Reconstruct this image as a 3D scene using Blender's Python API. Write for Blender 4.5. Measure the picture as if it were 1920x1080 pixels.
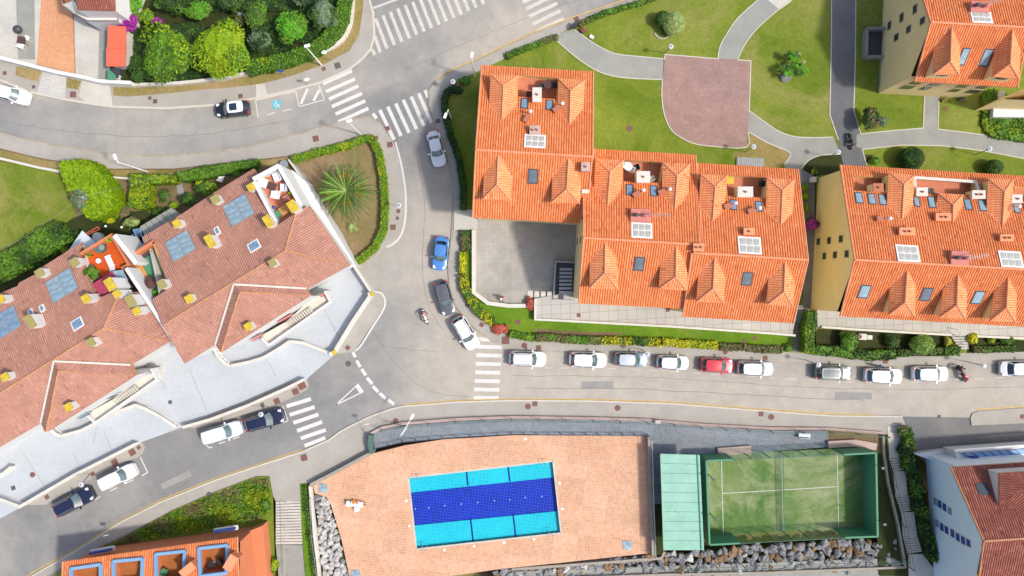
import bpy, math, random
from mathutils import Vector, Matrix
from mathutils.geometry import tessellate_polygon
random.seed(7)
R = math.radians
PI = math.pi
for o in list(bpy.data.objects): bpy.data.objects.remove(o)
scene = bpy.context.scene
COL = scene.collection
# ------------------------------------------------------------------ camera, sky, sun, exposure
H = 81.0            # flying height of the camera in metres
S = 16.0            # photo pixels per metre on the ground
cd = bpy.data.cameras.new('camera'); cam = bpy.data.objects.new('camera', cd); COL.objects.link(cam)
cam.location = (0, 0, H); cam.rotation_euler = (0, 0, 0)
cd.sensor_width = 36; cd.lens = 36 * H / 120.0; cd.clip_end = 2000
scene.camera = cam
SUN_EL, SUN_DIR = 52, (0.96, -0.27)          # the sun stands to the right and a little below in the picture
w = bpy.data.worlds.new('World'); scene.world = w; w.use_nodes = True
nt = w.node_tree; bg = nt.nodes['Background']
sky = nt.nodes.new('ShaderNodeTexSky'); sky.sky_type = 'NISHITA'; sky.sun_disc = False
sky.sun_elevation = R(SUN_EL); sky.sun_rotation = math.atan2(SUN_DIR[0], SUN_DIR[1])
sky.air_density = 1.0; sky.dust_density = 3.0
nt.links.new(sky.outputs[0], bg.inputs[0]); bg.inputs[1].default_value = 0.15
ld = bpy.data.lights.new('sun', 'SUN'); ld.energy = 2.45; ld.angle = R(4); ld.color = (1, 0.96, 0.9)
sun = bpy.data.objects.new('sun', ld); COL.objects.link(sun)
hd = Vector((SUN_DIR[0], SUN_DIR[1])).normalized()
sv = Vector((hd.x * math.cos(R(SUN_EL)), hd.y * math.cos(R(SUN_EL)), math.sin(R(SUN_EL))))
sun.rotation_euler = sv.to_track_quat('Z', 'Y').to_euler(); sun.location = (60, -20, 90)
scene.view_settings.view_transform = 'Standard'; scene.view_settings.look = 'None'
scene.view_settings.gamma = 1; scene.view_settings.exposure = 0.5
scene.render.engine = 'CYCLES'; scene.cycles.max_bounces = 6

# ------------------------------------------------------------------ pixel of the photo at height h -> point
def G(px, py, h=0.0):
    k = (1 - h / H) / S
    return Vector(((px - 960) * k, (540 - py) * k, h))
def GL(pts, h=0.0): return [G(p[0], p[1], h) for p in pts]
def lin(c): return tuple(((v / 255) / 12.92) if v / 255 < .04045 else (((v / 255) + .055) / 1.055) ** 2.4 for v in c)
KK = 1.42
def ph(r, g, b, k=KK):
    return tuple(min(.82, v / k) for v in lin((r, g, b)))

# ------------------------------------------------------------------ materials
MATS = {}
def nodes_of(name):
    m = bpy.data.materials.new(name); m.use_nodes = True
    t = m.node_tree; return m, t, t.nodes['Principled BSDF']
def N(t, kind, **kw):
    n = t.nodes.new(kind)
    for k, v in kw.items():
        if isinstance(k, str) and hasattr(n, k): setattr(n, k, v)
    return n
def ramp(t, fac, cols):
    r = t.nodes.new('ShaderNodeValToRGB'); e = r.color_ramp.elements
    while len(e) < len(cols): e.new(.5)
    for i, (p, c) in enumerate(cols): e[i].position = p; e[i].color = (*c[:3], 1)
    t.links.new(fac, r.inputs[0]); return r.outputs[0]
def noise(t, vec, scale, detail=4, rough=.6, dist=0):
    n = t.nodes.new('ShaderNodeTexNoise'); n.inputs['Scale'].default_value = scale
    n.inputs['Detail'].default_value = detail; n.inputs['Roughness'].default_value = rough; n.inputs['Distortion'].default_value = dist
    t.links.new(vec, n.inputs['Vector']); return n.outputs['Fac']
def mix(t, a, b, fac, mode='MIX'):
    n = t.nodes.new('ShaderNodeMix'); n.data_type = 'RGBA'; n.blend_type = mode
    for sock, v in ((n.inputs[6], a), (n.inputs[7], b), (n.inputs[0], fac)):
        if isinstance(v, (int, float)): sock.default_value = v
        elif isinstance(v, tuple): sock.default_value = (*v[:3], 1)
        else: t.links.new(v, sock)
    return n.outputs[2]
def mth(t, op, a, b=None, c=None):
    n = t.nodes.new('ShaderNodeMath'); n.operation = op
    for i, v in enumerate((a, b, c)):
        if v is None: continue
        if isinstance(v, (int, float)): n.inputs[i].default_value = v
        else: t.links.new(v, n.inputs[i])
    return n.outputs[0]
def bump(t, p, h, s, d=.02):
    b = t.nodes.new('ShaderNodeBump'); b.inputs['Strength'].default_value = s; b.inputs['Distance'].default_value = d
    t.links.new(h, b.inputs['Height']); t.links.new(b.outputs[0], p.inputs['Normal'])
def pos(t, obj=False):
    if obj: return t.nodes.new('ShaderNodeTexCoord').outputs['Object']
    return t.nodes.new('ShaderNodeNewGeometry').outputs['Position']
def scl(c, f): return tuple(min(1, v * f) for v in c)
def mat(name, c, rough=.8, var=.18, scale=.6, fine=9, finevar=.12, metal=0, coat=0, bmp=.15, obj=False, c2=None, spec=.3):
    """plain surface with broad patches and fine grain"""
    if name in MATS: return MATS[name]
    m, t, p = nodes_of(name); v = pos(t, obj)
    a = noise(t, v, scale, 5, .65); b = noise(t, v, fine, 4, .7)
    base = ramp(t, a, [(.3, scl(c, 1 - var)), (.7, scl(c2 or c, 1 + var))])
    g = ramp(t, b, [(.3, (1 - finevar,) * 3), (.7, (1 + finevar,) * 3)])
    t.links.new(mix(t, base, g, 1.0, 'MULTIPLY'), p.inputs['Base Color'])
    p.inputs['Roughness'].default_value = rough; p.inputs['Metallic'].default_value = metal
    p.inputs['Coat Weight'].default_value = coat; p.inputs['Specular IOR Level'].default_value = spec
    if bmp: bump(t, p, b, bmp)
    MATS[name] = m; return m
def tiles(name, c, cs, gw, gcol, size, rot, rough=.8, patch=.12, per=.12, aspect=1.0):
    """square paving; size in m, rot in degrees"""
    if name in MATS: return MATS[name]
    m, t, p = nodes_of(name)
    mp = t.nodes.new('ShaderNodeMapping'); t.links.new(pos(t), mp.inputs[0]); mp.inputs['Rotation'].default_value = (0, 0, R(rot))
    mp.inputs['Scale'].default_value = (1 / size, aspect / size, 1)
    sp = t.nodes.new('ShaderNodeSeparateXYZ'); t.links.new(mp.outputs[0], sp.inputs[0])
    fx = mth(t, 'FRACT', sp.outputs[0]); fy = mth(t, 'FRACT', sp.outputs[1])
    line = mth(t, 'MAXIMUM', mth(t, 'LESS_THAN', fx, gw), mth(t, 'LESS_THAN', fy, gw))
    fl = t.nodes.new('ShaderNodeVectorMath'); fl.operation = 'FLOOR'; t.links.new(mp.outputs[0], fl.inputs[0])
    wn = t.nodes.new('ShaderNodeTexWhiteNoise'); t.links.new(fl.outputs[0], wn.inputs[0])
    # larger laid patches of tiles from other batches
    s2 = t.nodes.new('ShaderNodeVectorMath'); s2.operation = 'MULTIPLY'; t.links.new(fl.outputs[0], s2.inputs[0]); s2.inputs[1].default_value = (.11, .19, 1)
    f2 = t.nodes.new('ShaderNodeVectorMath'); f2.operation = 'FLOOR'; t.links.new(s2.outputs[0], f2.inputs[0])
    w2 = t.nodes.new('ShaderNodeTexWhiteNoise'); t.links.new(f2.outputs[0], w2.inputs[0])
    a = noise(t, pos(t), .25, 5, .7)
    base = ramp(t, a, [(.3, c), (.7, cs)])
    v1 = ramp(t, wn.outputs['Value'], [(0, (1 - per,) * 3), (1, (1 + per,) * 3)])
    v2 = ramp(t, w2.outputs['Value'], [(0, (1 - patch,) * 3), (1, (1 + patch, 1 + patch, 1 + patch * 1.3))])
    x = mix(t, base, v1, 1.0, 'MULTIPLY'); x = mix(t, x, v2, 1.0, 'MULTIPLY'); x = mix(t, x, gcol, mth(t, 'MULTIPLY', line, .75))
    t.links.new(x, p.inputs['Base Color']); p.inputs['Roughness'].default_value = rough; p.inputs['Specular IOR Level'].default_value = .3
    MATS[name] = m; return m
def rooftile(name, c1, c2, dirt_shade, ribw, course=.42, lapk=.1):
    """clay pan tiles: the ribs are geometry; UV = metres across, metres down the slope"""
    m, t, p = nodes_of(name)
    uv = t.nodes.new('ShaderNodeTexCoord').outputs['UV']; sp = t.nodes.new('ShaderNodeSeparateXYZ'); t.links.new(uv, sp.inputs[0])
    u = mth(t, 'DIVIDE', sp.outputs[0], ribw); v = mth(t, 'DIVIDE', sp.outputs[1], course)
    cb = t.nodes.new('ShaderNodeCombineXYZ'); t.links.new(mth(t, 'FLOOR', u), cb.inputs[0]); t.links.new(mth(t, 'FLOOR', v), cb.inputs[1])
    wn = t.nodes.new('ShaderNodeTexWhiteNoise'); t.links.new(cb.outputs[0], wn.inputs[0])
    base = ramp(t, wn.outputs['Value'], [(0, scl(c1, .97)), (.6, c1), (1, c2)])
    a = noise(t, pos(t), .5, 6, .75)
    base = mix(t, base, ramp(t, a, [(.28, (.74, .72, .72)), (.45, (.93, .92, .9)), (.66, (1.08, 1.08, 1.08))]), 1.0, 'MULTIPLY')
    w3 = t.nodes.new('ShaderNodeTexWhiteNoise'); w3.noise_dimensions = '4D'; w3.inputs['W'].default_value = 3.3; t.links.new(cb.outputs[0], w3.inputs[0])
    base = mix(t, base, scl(c2, 1.12), mth(t, 'MULTIPLY', mth(t, 'GREATER_THAN', w3.outputs['Value'], .975), .6)); base = mix(t, base, dirt_shade, mth(t, 'MULTIPLY', mth(t, 'LESS_THAN', w3.outputs['Value'], .02), .5))
    fu = mth(t, 'FRACT', u)
    gut = mth(t, 'LESS_THAN', mth(t, 'MINIMUM', fu, mth(t, 'SUBTRACT', 1.0, fu)), .17)     # grimy channel between two ribs
    base = mix(t, base, dirt_shade, mth(t, 'MULTIPLY', gut, .62))
    fv = mth(t, 'FRACT', v)
    lap = mth(t, 'LESS_THAN', fv, .13)  # shade at the overlap step of each course, put into the colour
    base = mix(t, base, dirt_shade, mth(t, 'MULTIPLY', lap, lapk))
    t.links.new(base, p.inputs['Base Color']); p.inputs['Roughness'].default_value = .75; p.inputs['Specular IOR Level'].default_value = .3
    bump(t, p, fv, .2 + lapk, .03); MATS[name] = m; return m
def leafmat(name, c1, c2, c3):
    m, t, p = nodes_of(name)
    a = noise(t, pos(t), 1.3, 3, .6); b = noise(t, pos(t), 7, 2, .6)
    base = ramp(t, b, [(.28, c1), (.5, c2), (.74, c3)])
    base = mix(t, base, ramp(t, a, [(.35, (.8, .86, .8)), (.65, (1.15, 1.1, 1.05))]), 1.0, 'MULTIPLY')
    t.links.new(base, p.inputs['Base Color']); p.inputs['Roughness'].default_value = .65; p.inputs['Specular IOR Level'].default_value = .25
    MATS[name] = m; return m
def lawnmat(name, c1, c2, dry, amount=.55):
    m, t, p = nodes_of(name)
    a = noise(t, pos(t), .16, 6, .7, .6); b = noise(t, pos(t), 3.2, 5, .75); d = noise(t, pos(t), .07, 5, .7, 1)
    base = ramp(t, a, [(.32, c1), (.66, c2)])
    base = mix(t, base, dry, ramp(t, d, [(amount, (0, 0, 0)), (amount + .16, (.75, .75, .75))]))
    base = mix(t, base, ramp(t, b, [(.25, (.72, .74, .7)), (.75, (1.25, 1.22, 1.2))]), 1.0, 'MULTIPLY')
    t.links.new(base, p.inputs['Base Color']); p.inputs['Roughness'].default_value = .9; p.inputs['Specular IOR Level'].default_value = .1
    bump(t, p, b, .6, .06); MATS[name] = m; return m
def plain(name, c, rough=.5, metal=0, coat=0, spec=.5):
    if name in MATS: return MATS[name]
    return mat(name, c, rough, .04, 2, 20, .03, metal, coat, 0, True, None, spec)
def glass(name, c, rough=.08):
    if name in MATS: return MATS[name]
    m, t, p = nodes_of(name); v = pos(t, True)
    a = noise(t, v, 1.5, 3, .5)
    t.links.new(ramp(t, a, [(.35, scl(c, .75)), (.65, scl(c, 1.2))]), p.inputs['Base Color'])
    p.inputs['Roughness'].default_value = rough; p.inputs['Specular IOR Level'].default_value = .9; p.inputs['Coat Weight'].default_value = .5
    MATS[name] = m; return m
def paint(name, c): return mat(name, c, .32, .03, 1, 30, .02, 0, .6, 0, True)

# asphalt: tyre-worn bands, patches, fine aggregate
def asphalt(name, c1, c2, c3, warm=None, spots=()):
    m, t, p = nodes_of(name)
    a = noise(t, pos(t), .045, 5, .6, .8); b = noise(t, pos(t), .5, 6, .75); f = noise(t, pos(t), 14, 3, .8)
    base = ramp(t, a, [(.38, c1), (.5, c2), (.62, c3)])
    if warm:      # where traffic has polished and dusted the surface
        tot = None; wn_ = mth(t, 'MULTIPLY', mth(t, 'SUBTRACT', noise(t, pos(t), .12, 5, .65, 1), .5), 1.5)
        for x, y, rx, ry in spots:
            sb = t.nodes.new('ShaderNodeVectorMath'); sb.operation = 'SUBTRACT'; t.links.new(pos(t), sb.inputs[0]); sb.inputs[1].default_value = (x, y, 0)
            dv = t.nodes.new('ShaderNodeVectorMath'); dv.operation = 'MULTIPLY'; t.links.new(sb.outputs[0], dv.inputs[0]); dv.inputs[1].default_value = (1 / rx, 1 / ry, 0)
            ln_ = t.nodes.new('ShaderNodeVectorMath'); ln_.operation = 'LENGTH'; t.links.new(dv.outputs[0], ln_.inputs[0])
            k = mth(t, 'SUBTRACT', 1.35, ln_.outputs['Value']); tot = k if tot is None else mth(t, 'MAXIMUM', tot, k)
        k = mth(t, 'ADD', tot, wn_); mr = t.nodes.new('ShaderNodeMapRange'); mr.interpolation_type = 'SMOOTHSTEP'; t.links.new(k, mr.inputs[0]); mr.inputs[1].default_value = -.1; mr.inputs[2].default_value = .75
        base = mix(t, base, warm, mr.outputs[0])
        st = noise(t, pos(t), .9, 5, .8); base = mix(t, base, scl(c1, .8), ramp(t, st, [(.66, (0, 0, 0)), (.74, (.4, .4, .4))]))
    base = mix(t, base, ramp(t, b, [(.3, (.86, .86, .86)), (.7, (1.1, 1.1, 1.1))]), 1.0, 'MULTIPLY')
    base = mix(t, base, ramp(t, f, [(.3, (.82, .82, .82)), (.7, (1.14, 1.14, 1.14))]), 1.0, 'MULTIPLY')
    vo = t.nodes.new('ShaderNodeTexVoronoi'); vo.feature = 'DISTANCE_TO_EDGE'; vo.inputs['Scale'].default_value = .11
    wv = t.nodes.new('ShaderNodeVectorMath'); wv.operation = 'ADD'; t.links.new(pos(t), wv.inputs[0])
    nn = t.nodes.new('ShaderNodeTexNoise'); nn.inputs['Scale'].default_value = .6; t.links.new(pos(t), nn.inputs['Vector'])
    sc = t.nodes.new('ShaderNodeVectorMath'); sc.operation = 'SCALE'; sc.inputs['Scale'].default_value = 2.5; t.links.new(nn.outputs['Color'], sc.inputs[0]); t.links.new(sc.outputs[0], wv.inputs[1])
    t.links.new(wv.outputs[0], vo.inputs['Vector'])
    crack = mth(t, 'LESS_THAN', vo.outputs['Distance'], .006)
    base = mix(t, base, scl(c1, .55), mth(t, 'MULTIPLY', crack, .07))
    t.links.new(base, p.inputs['Base Color']); p.inputs['Roughness'].default_value = .92; p.inputs['Specular IOR Level'].default_value = .2
    bump(t, p, f, .3, .01); MATS[name] = m; return m
asphalt('asphalt', ph(150, 149, 146), ph(168, 165, 159), ph(184, 178, 169), ph(199, 189, 175),
        [(1.5, 24, 9, 10), (-3.5, 0, 9, 22), (6, -8, 14, 9), (30, -13, 34, 3.2), (-5, -3, 6, 12), (58, -13.5, 18, 3.4), (-40, 24, 22, 2.2)])
asphalt('asphalt_grey', ph(150, 151, 152), ph(163, 163, 163), ph(178, 177, 174))
asphalt('asphalt_dark', ph(118, 118, 120), ph(134, 133, 132), ph(148, 145, 140))
mat('pave', ph(186, 179, 168), .9, .1, .35, 7, .1)
mat('pave_light', ph(216, 210, 196), .9, .1, .5, 7, .1)
mat('kerb', ph(222, 212, 195), .9, .08, .8, 8, .08)
mat('kerb_dark', ph(184, 172, 154), .9, .2, .8, 8, .1)
mat('concrete', ph(166, 166, 157), .9, .13, .3, 6, .12)
mat('concrete_white', ph(214, 208, 196), .9, .12, .4, 6, .1)
tiles('court_paving', ph(168, 162, 152), ph(206, 198, 184), .05, ph(166, 160, 150), .5, -3, patch=.09, per=.04)
tiles('pave_grid', ph(198, 192, 182), ph(214, 207, 196), .05, ph(150, 144, 136), 1.1, -3, patch=.05, per=.04)
tiles('slab_grid', ph(205, 202, 192), ph(222, 216, 204), .05, ph(176, 168, 158), .45, -12, patch=.05, per=.05)
tiles('deck', ph(222, 164, 128), ph(234, 184, 150), .16, ph(240, 202, 164), .31, 7.5, patch=.1, per=.11)
tiles('brick_drive', ph(228, 160, 112), ph(236, 176, 132), .12, ph(200, 150, 120), .3, -3, patch=.06, per=.08)
tiles('walkway', ph(126, 134, 140), ph(148, 152, 156), .09, ph(160, 166, 172), .42, 5, patch=.07, per=.12, aspect=2)
mat('plaza', ph(172, 140, 130), .95, .13, .5, 3.5, .16)
lawnmat('lawn', ph(108, 130, 38), ph(142, 154, 62), ph(168, 156, 98), .5)
lawnmat('lawn_bright', ph(92, 134, 34), ph(122, 154, 44), ph(160, 150, 90), .6)
lawnmat('dry_grass', ph(140, 132, 66), ph(174, 152, 104), ph(190, 164, 122), .48)
lawnmat('soil', ph(120, 104, 72), ph(150, 128, 98), ph(110, 118, 60), .56)
lawnmat('bare_soil', ph(150, 126, 94), ph(170, 146, 112), ph(130, 128, 70), .5)
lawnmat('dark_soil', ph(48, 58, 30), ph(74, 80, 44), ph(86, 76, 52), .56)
rooftile('tile_orange', ph(250, 148, 88, 1.38), ph(254, 166, 110, 1.38), ph(206, 94, 54), .26)
rooftile('tile_orange_deep', ph(255, 164, 108, 1.2), ph(255, 176, 122, 1.2), ph(214, 94, 54), .25, .42, .3)
rooftile('tile_terra', ph(206, 152, 130), ph(216, 162, 142), ph(156, 106, 92), .24)
rooftile('tile_red', ph(172, 100, 82), ph(196, 124, 104), ph(100, 56, 50), .25)
mat('ridge', ph(250, 166, 122), .8, .08, 1, 9, .1)
mat('ridge_terra', ph(206, 146, 118), .8, .12, 1.5, 9, .12, c2=ph(214, 158, 104))
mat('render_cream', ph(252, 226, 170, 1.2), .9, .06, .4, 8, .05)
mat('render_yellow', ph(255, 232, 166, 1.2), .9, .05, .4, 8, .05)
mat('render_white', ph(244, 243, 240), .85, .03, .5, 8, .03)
mat('render_salmon', ph(224, 138, 96), .85, .06, .5, 8, .05)
mat('render_orange', ph(226, 112, 50), .85, .08, .8, 8, .05)
mat('wall_offwhite', ph(232, 226, 212), .9, .1, .8, 8, .08)
mat('wall_stone', ph(176, 166, 150), .9, .15, .9, 6, .14)
mat('yard_floor', ph(204, 209, 213), .7, .07, .18, 3, .06)
mat('terrace_tile', ph(216, 136, 104), .85, .1, .8, 6, .08)
mat('terrace_brown', ph(186, 112, 60), .85, .15, .8, 6, .12)
mat('terrace_orange', ph(224, 96, 30), .8, .1, .8, 6, .08)
mat('parapet_rose', ph(206, 180, 168), .9, .1, 1, 8, .1)
mat('pinkpad', ph(222, 142, 130), .85, .1, 1.2, 8, .08)
def wornpaint(name, c, road, lo, hi, k):
    m, t, p = nodes_of(name); a = noise(t, pos(t), 2.6, 6, .8); b = noise(t, pos(t), .5, 3, .6)
    base = mix(t, scl(c, .93), scl(c, 1.03), b); t.links.new(mix(t, base, road, ramp(t, a, [(lo, (0, 0, 0)), (hi, (k, k, k))])), p.inputs['Base Color']); p.inputs['Roughness'].default_value = .85; MATS[name] = m
wornpaint('roadpaint', ph(236, 233, 226), ph(176, 170, 162), .54, .7, .6)
wornpaint('roadpaint_worn', ph(226, 220, 208), ph(180, 174, 164), .48, .66, .75)
mat('yellowpaint', ph(222, 186, 112), .85, .12, 1, 6, .12)
mat('bluepaint', ph(112, 196, 208), .7, .06, 1, 6, .06)
mat('rust', ph(136, 96, 86), .8, .15, 3, 12, .12, obj=True)
mat('iron', ph(110, 100, 96), .7, .15, 3, 12, .12, obj=True)
mat('bark', ph(96, 80, 60), .95, .2, 2, 8, .2)
mat('rock', ph(150, 148, 148), .95, .3, 1.1, 5, .22, bmp=.8)
mat('rock_white', ph(206, 202, 196), .95, .22, 1.1, 5, .2, bmp=.8)
mat('rock_brown', ph(150, 122, 92), .95, .25, 1.1, 5, .2, bmp=.8)
plain('white_paint', (.78, .78, .76)); plain('dark_metal', (.05, .05, .055), .5); plain('grey_metal', (.35, .36, .37), .4, .4)
plain('black', (.02, .02, .022), .6); plain('tyre', (.018, .018, .02), .85); plain('rim', (.5, .5, .52), .3, .8)
mat('yellow_cap', ph(216, 184, 66), .8, .2, 2.5, 8, .1, c2=ph(224, 196, 60)); plain('olive_cap', ph(172, 160, 96), .8); plain('pot_white', (.75, .73, .7)); plain('pot_clay', ph(196, 120, 88), .8)
plain('wood', ph(214, 156, 84), .8); plain('brown_cover', ph(98, 66, 60), .9); plain('maroon', ph(186, 66, 96), .7)
plain('court_green', ph(84, 152, 114), .7); plain('pole_green', ph(70, 110, 96), .6); plain('skin', ph(212, 160, 130), .6)
plain('blue_shirt', ph(100, 150, 210), .9); plain('red_cloth', ph(190, 60, 60), .9); plain('hair', (.03, .02, .015), .8)
plain('dark_cloth', (.03, .03, .04), .9); plain('pink_cloth', ph(240, 170, 170), .9); plain('blue_trim', ph(140, 184, 222), .6)
plain('blue_shutter', ph(64, 88, 168), .5); plain('lamp_red', (.5, .02, .03), .3); plain('head_light', (.7, .72, .75), .15)
plain('green_cover', ph(92, 118, 110), .8); plain('salmon_sheet', ph(240, 118, 88), .6); plain('canopy_white', ph(226, 234, 238), .7)
glass('pane_blue', ph(150, 180, 205, 1.6)); glass('pane_grey', ph(120, 128, 135, 1.6)); glass('pane_dark', (.04, .05, .06)); glass('pane_pale', ph(164, 192, 204, 1.5)); glass('car_glass', ph(110, 132, 134, 1.7), .05)
glass('car_glass_dark', (.015, .025, .05), .05)
glass('pane_milk', ph(214, 210, 196, 1.5), .5)
leafmat('leaf_hedge', ph(104, 142, 10), ph(138, 172, 16), ph(162, 192, 30))
mat('house_white_skyshade', (.70, .79, .86), .85, .03, .5, 8, .03)  # white walls; the blue of their sky-lit shade is put into the colour
leafmat('leaf_lime', ph(110, 140, 10), ph(150, 172, 20), ph(190, 196, 40))
leafmat('leaf_green', ph(62, 104, 22), ph(98, 142, 36), ph(134, 172, 56))
leafmat('leaf_mid', ph(40, 72, 18), ph(72, 108, 34), ph(106, 140, 52))
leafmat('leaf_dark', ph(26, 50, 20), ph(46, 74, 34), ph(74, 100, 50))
leafmat('leaf_fresh', ph(60, 130, 20), ph(100, 176, 40), ph(140, 200, 60))
leafmat('leaf_grey', ph(70, 92, 70), ph(104, 128, 96), ph(150, 168, 130))
leafmat('leaf_pale', ph(130, 156, 80), ph(164, 184, 106), ph(200, 212, 146))
leafmat('leaf_yellow', ph(176, 176, 20), ph(210, 200, 30), ph(232, 214, 60))
leafmat('leaf_red', ph(150, 60, 50), ph(196, 92, 76), ph(214, 130, 104))
leafmat('leaf_purple', ph(120, 20, 110), ph(170, 40, 160), ph(200, 84, 190))
leafmat('leaf_brown', ph(96, 86, 54), ph(130, 116, 80), ph(158, 140, 104))
leafmat('leaf_orange', ph(214, 130, 20), ph(232, 150, 30), ph(240, 170, 60))

# ------------------------------------------------------------------ mesh builder
class MB:
    def __init__(s): s.v = []; s.f = []; s.m = []; s.uv = []
    def add(s, vs, fs, m=0, uvs=None):
        b = len(s.v); s.v += [tuple(v) for v in vs]
        for i, f in enumerate(fs):
            s.f.append([b + k for k in f]); s.m.append(m)
            s.uv.append([uvs[k] for k in f] if uvs else None)
        return s
    def prism(s, pts, z0, z1, m=0, ms=None):
        """pts: Vectors (x,y); top at z1, sides down to z0"""
        n = len(pts); ms = m if ms is None else ms
        tri = tessellate_polygon([[Vector((p[0], p[1], 0)) for p in pts]])
        top = [(p[0], p[1], z1) for p in pts]; bot = [(p[0], p[1], z0) for p in pts]
        fs = []
        for a, b, c in tri:
            A, B, Cc = pts[a], pts[b], pts[c]
            fs.append((a, b, c) if (B[0]-A[0])*(Cc[1]-A[1])-(B[1]-A[1])*(Cc[0]-A[0]) > 0 else (a, c, b))
        s.add(top, fs, m)
        area = sum(pts[i][0]*pts[(i+1) % n][1]-pts[(i+1) % n][0]*pts[i][1] for i in range(n))
        if z1 - z0 > 1e-4:
            q = [(i, (i+1) % n, n+(i+1) % n, n+i) if area < 0 else ((i+1) % n, i, n+i, n+(i+1) % n) for i in range(n)]
            s.add(top + bot, q, ms)
        return s
    def slab(s, pts3, th, m=0, ms=None):
        """planar sloping polygon with thickness downwards"""
        n = len(pts3); tri = tessellate_polygon([[Vector((p[0], p[1], 0)) for p in pts3]])
        fs = []
        for a, b, c in tri:
            A, B, Cc = pts3[a], pts3[b], pts3[c]
            fs.append((a, b, c) if (B[0]-A[0])*(Cc[1]-A[1])-(B[1]-A[1])*(Cc[0]-A[0]) > 0 else (a, c, b))
        s.add(pts3, fs, m)
        low = [(p[0], p[1], p[2] - th) for p in pts3]
        s.add([tuple(p) for p in pts3] + low, [(i, n+i, n+(i+1) % n, (i+1) % n) for i in range(n)], m if ms is None else ms)
        s.add(low, [tuple(reversed(f)) for f in fs], m if ms is None else ms)
        return s
    def box(s, c, l, w, h, rot=0, m=0):
        """c = centre of the bottom"""
        ca, sa = math.cos(rot), math.sin(rot); vs = []
        for z in (0, h):
            for x, y in ((-1, -1), (1, -1), (1, 1), (-1, 1)):
                X, Y = x*l/2, y*w/2; vs.append((c[0]+X*ca-Y*sa, c[1]+X*sa+Y*ca, c[2]+z))
        return s.add(vs, [(3, 2, 1, 0), (4, 5, 6, 7), (0, 1, 5, 4), (1, 2, 6, 5), (2, 3, 7, 6), (3, 0, 4, 7)], m)
    def beam(s, p, q, w, h, m=0):
        p = Vector(p); q = Vector(q); d = q-p
        if d.length < 1e-6: return s
        d.normalize(); side = d.cross(Vector((0, 0, 1)))
        if side.length < 1e-3: side = Vector((1, 0, 0))
        side.normalize(); up = side.cross(d); vs = []
        for a in (p, q):
            for x, y in ((-1, -1), (1, -1), (1, 1), (-1, 1)): vs.append(a+side*(x*w/2)+up*(y*h/2))
        return s.add(vs, [(0, 1, 2, 3), (7, 6, 5, 4), (0, 4, 5, 1), (1, 5, 6, 2), (2, 6, 7, 3), (3, 7, 4, 0)], m)
    def tube(s, p, q, r0, r1=None, n=8, m=0):
        p = Vector(p); q = Vector(q); r1 = r0 if r1 is None else r1; d = (q-p)
        if d.length < 1e-6: return s
        d.normalize(); a = d.orthogonal().normalized(); b = d.cross(a); vs = []
        for c, r in ((p, r0), (q, r1)):
            for i in range(n): t = 2*PI*i/n; vs.append(c+a*(r*math.cos(t))+b*(r*math.sin(t)))
        fs = [(i, (i+1) % n, n+(i+1) % n, n+i) for i in range(n)]+[tuple(reversed(range(n))), tuple(range(n, 2*n))]
        return s.add(vs, fs, m)
    def cyl(s, c, r, h, n=16, m=0, r2=None): return s.tube(c, (c[0], c[1], c[2]+h), r, r if r2 is None else r2, n, m)
    def blob(s, c, rx, ry, rz, m=0, nu=12, nv=8, jit=0, rnd=random):
        vs = [(c[0], c[1], c[2]-rz)]; fs = []
        for j in range(1, nv):
            t = PI*j/nv-PI/2
            for i in range(nu):
                a = 2*PI*i/nu; k = 1+rnd.uniform(-jit, jit)
                vs.append((c[0]+rx*k*math.cos(t)*math.cos(a), c[1]+ry*k*math.cos(t)*math.sin(a), c[2]+rz*k*math.sin(t)))
        vs.append((c[0], c[1], c[2]+rz)); L = len(vs)-1
        for i in range(nu): fs.append((0, 1+(i+1) % nu, 1+i)); fs.append((L, L-nu+i, L-nu+(i+1) % nu))
        for j in range(nv-2):
            for i in range(nu):
                a = 1+j*nu+i; b = 1+j*nu+(i+1) % nu; fs.append((a, b, b+nu, a+nu))
        return s.add(vs, fs, m)
    def build(s, name, mats, parent=None, smooth=False, local=False, angle=35):
        if not isinstance(mats, (list, tuple)): mats = [mats]
        if not s.v: return None
        if local: org = Vector((0, 0, 0))
        else:
            xs = [v[0] for v in s.v]; ys = [v[1] for v in s.v]; zs = [v[2] for v in s.v]
            org = Vector(((min(xs)+max(xs))/2, (min(ys)+max(ys))/2, min(zs)))
        me = bpy.data.meshes.new(name)
        me.from_pydata([(v[0]-org.x, v[1]-org.y, v[2]-org.z) for v in s.v], [], s.f)
        for mm in mats: me.materials.append(MATS[mm] if isinstance(mm, str) else mm)
        me.polygons.foreach_set('material_index', s.m)
        if any(u for u in s.uv):
            ul = me.uv_layers.new(name='UVMap'); k = 0
            for f, u in zip(s.f, s.uv):
                for i in range(len(f)):
                    if u: ul.data[k].uv = u[i]
                    k += 1
        if smooth:
            me.polygons.foreach_set('use_smooth', [True]*len(s.f)); me.set_sharp_from_angle(angle=R(angle))
        me.update()
        o = bpy.data.objects.new(name, me); COL.objects.link(o)
        o.location = org
        if parent is not None:
            o.parent = parent
            if not local: o.location = org-world_loc(parent)
        return o
def world_loc(o):
    l = Vector(o.location)
    while o.parent: o = o.parent; l += o.location
    return l
def tag(o, label=None, cat=None, group=None, kind=None):
    if label: o['label'] = label
    if cat: o['category'] = cat
    if group: o['group'] = group
    if kind: o['kind'] = kind
    return o
def empty(name, loc, label=None, cat=None, group=None, rz=0):
    o = bpy.data.objects.new(name, None); COL.objects.link(o); o.location = loc; o.rotation_euler = (0, 0, rz); o.empty_display_size = .3
    return tag(o, label, cat, group)
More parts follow.
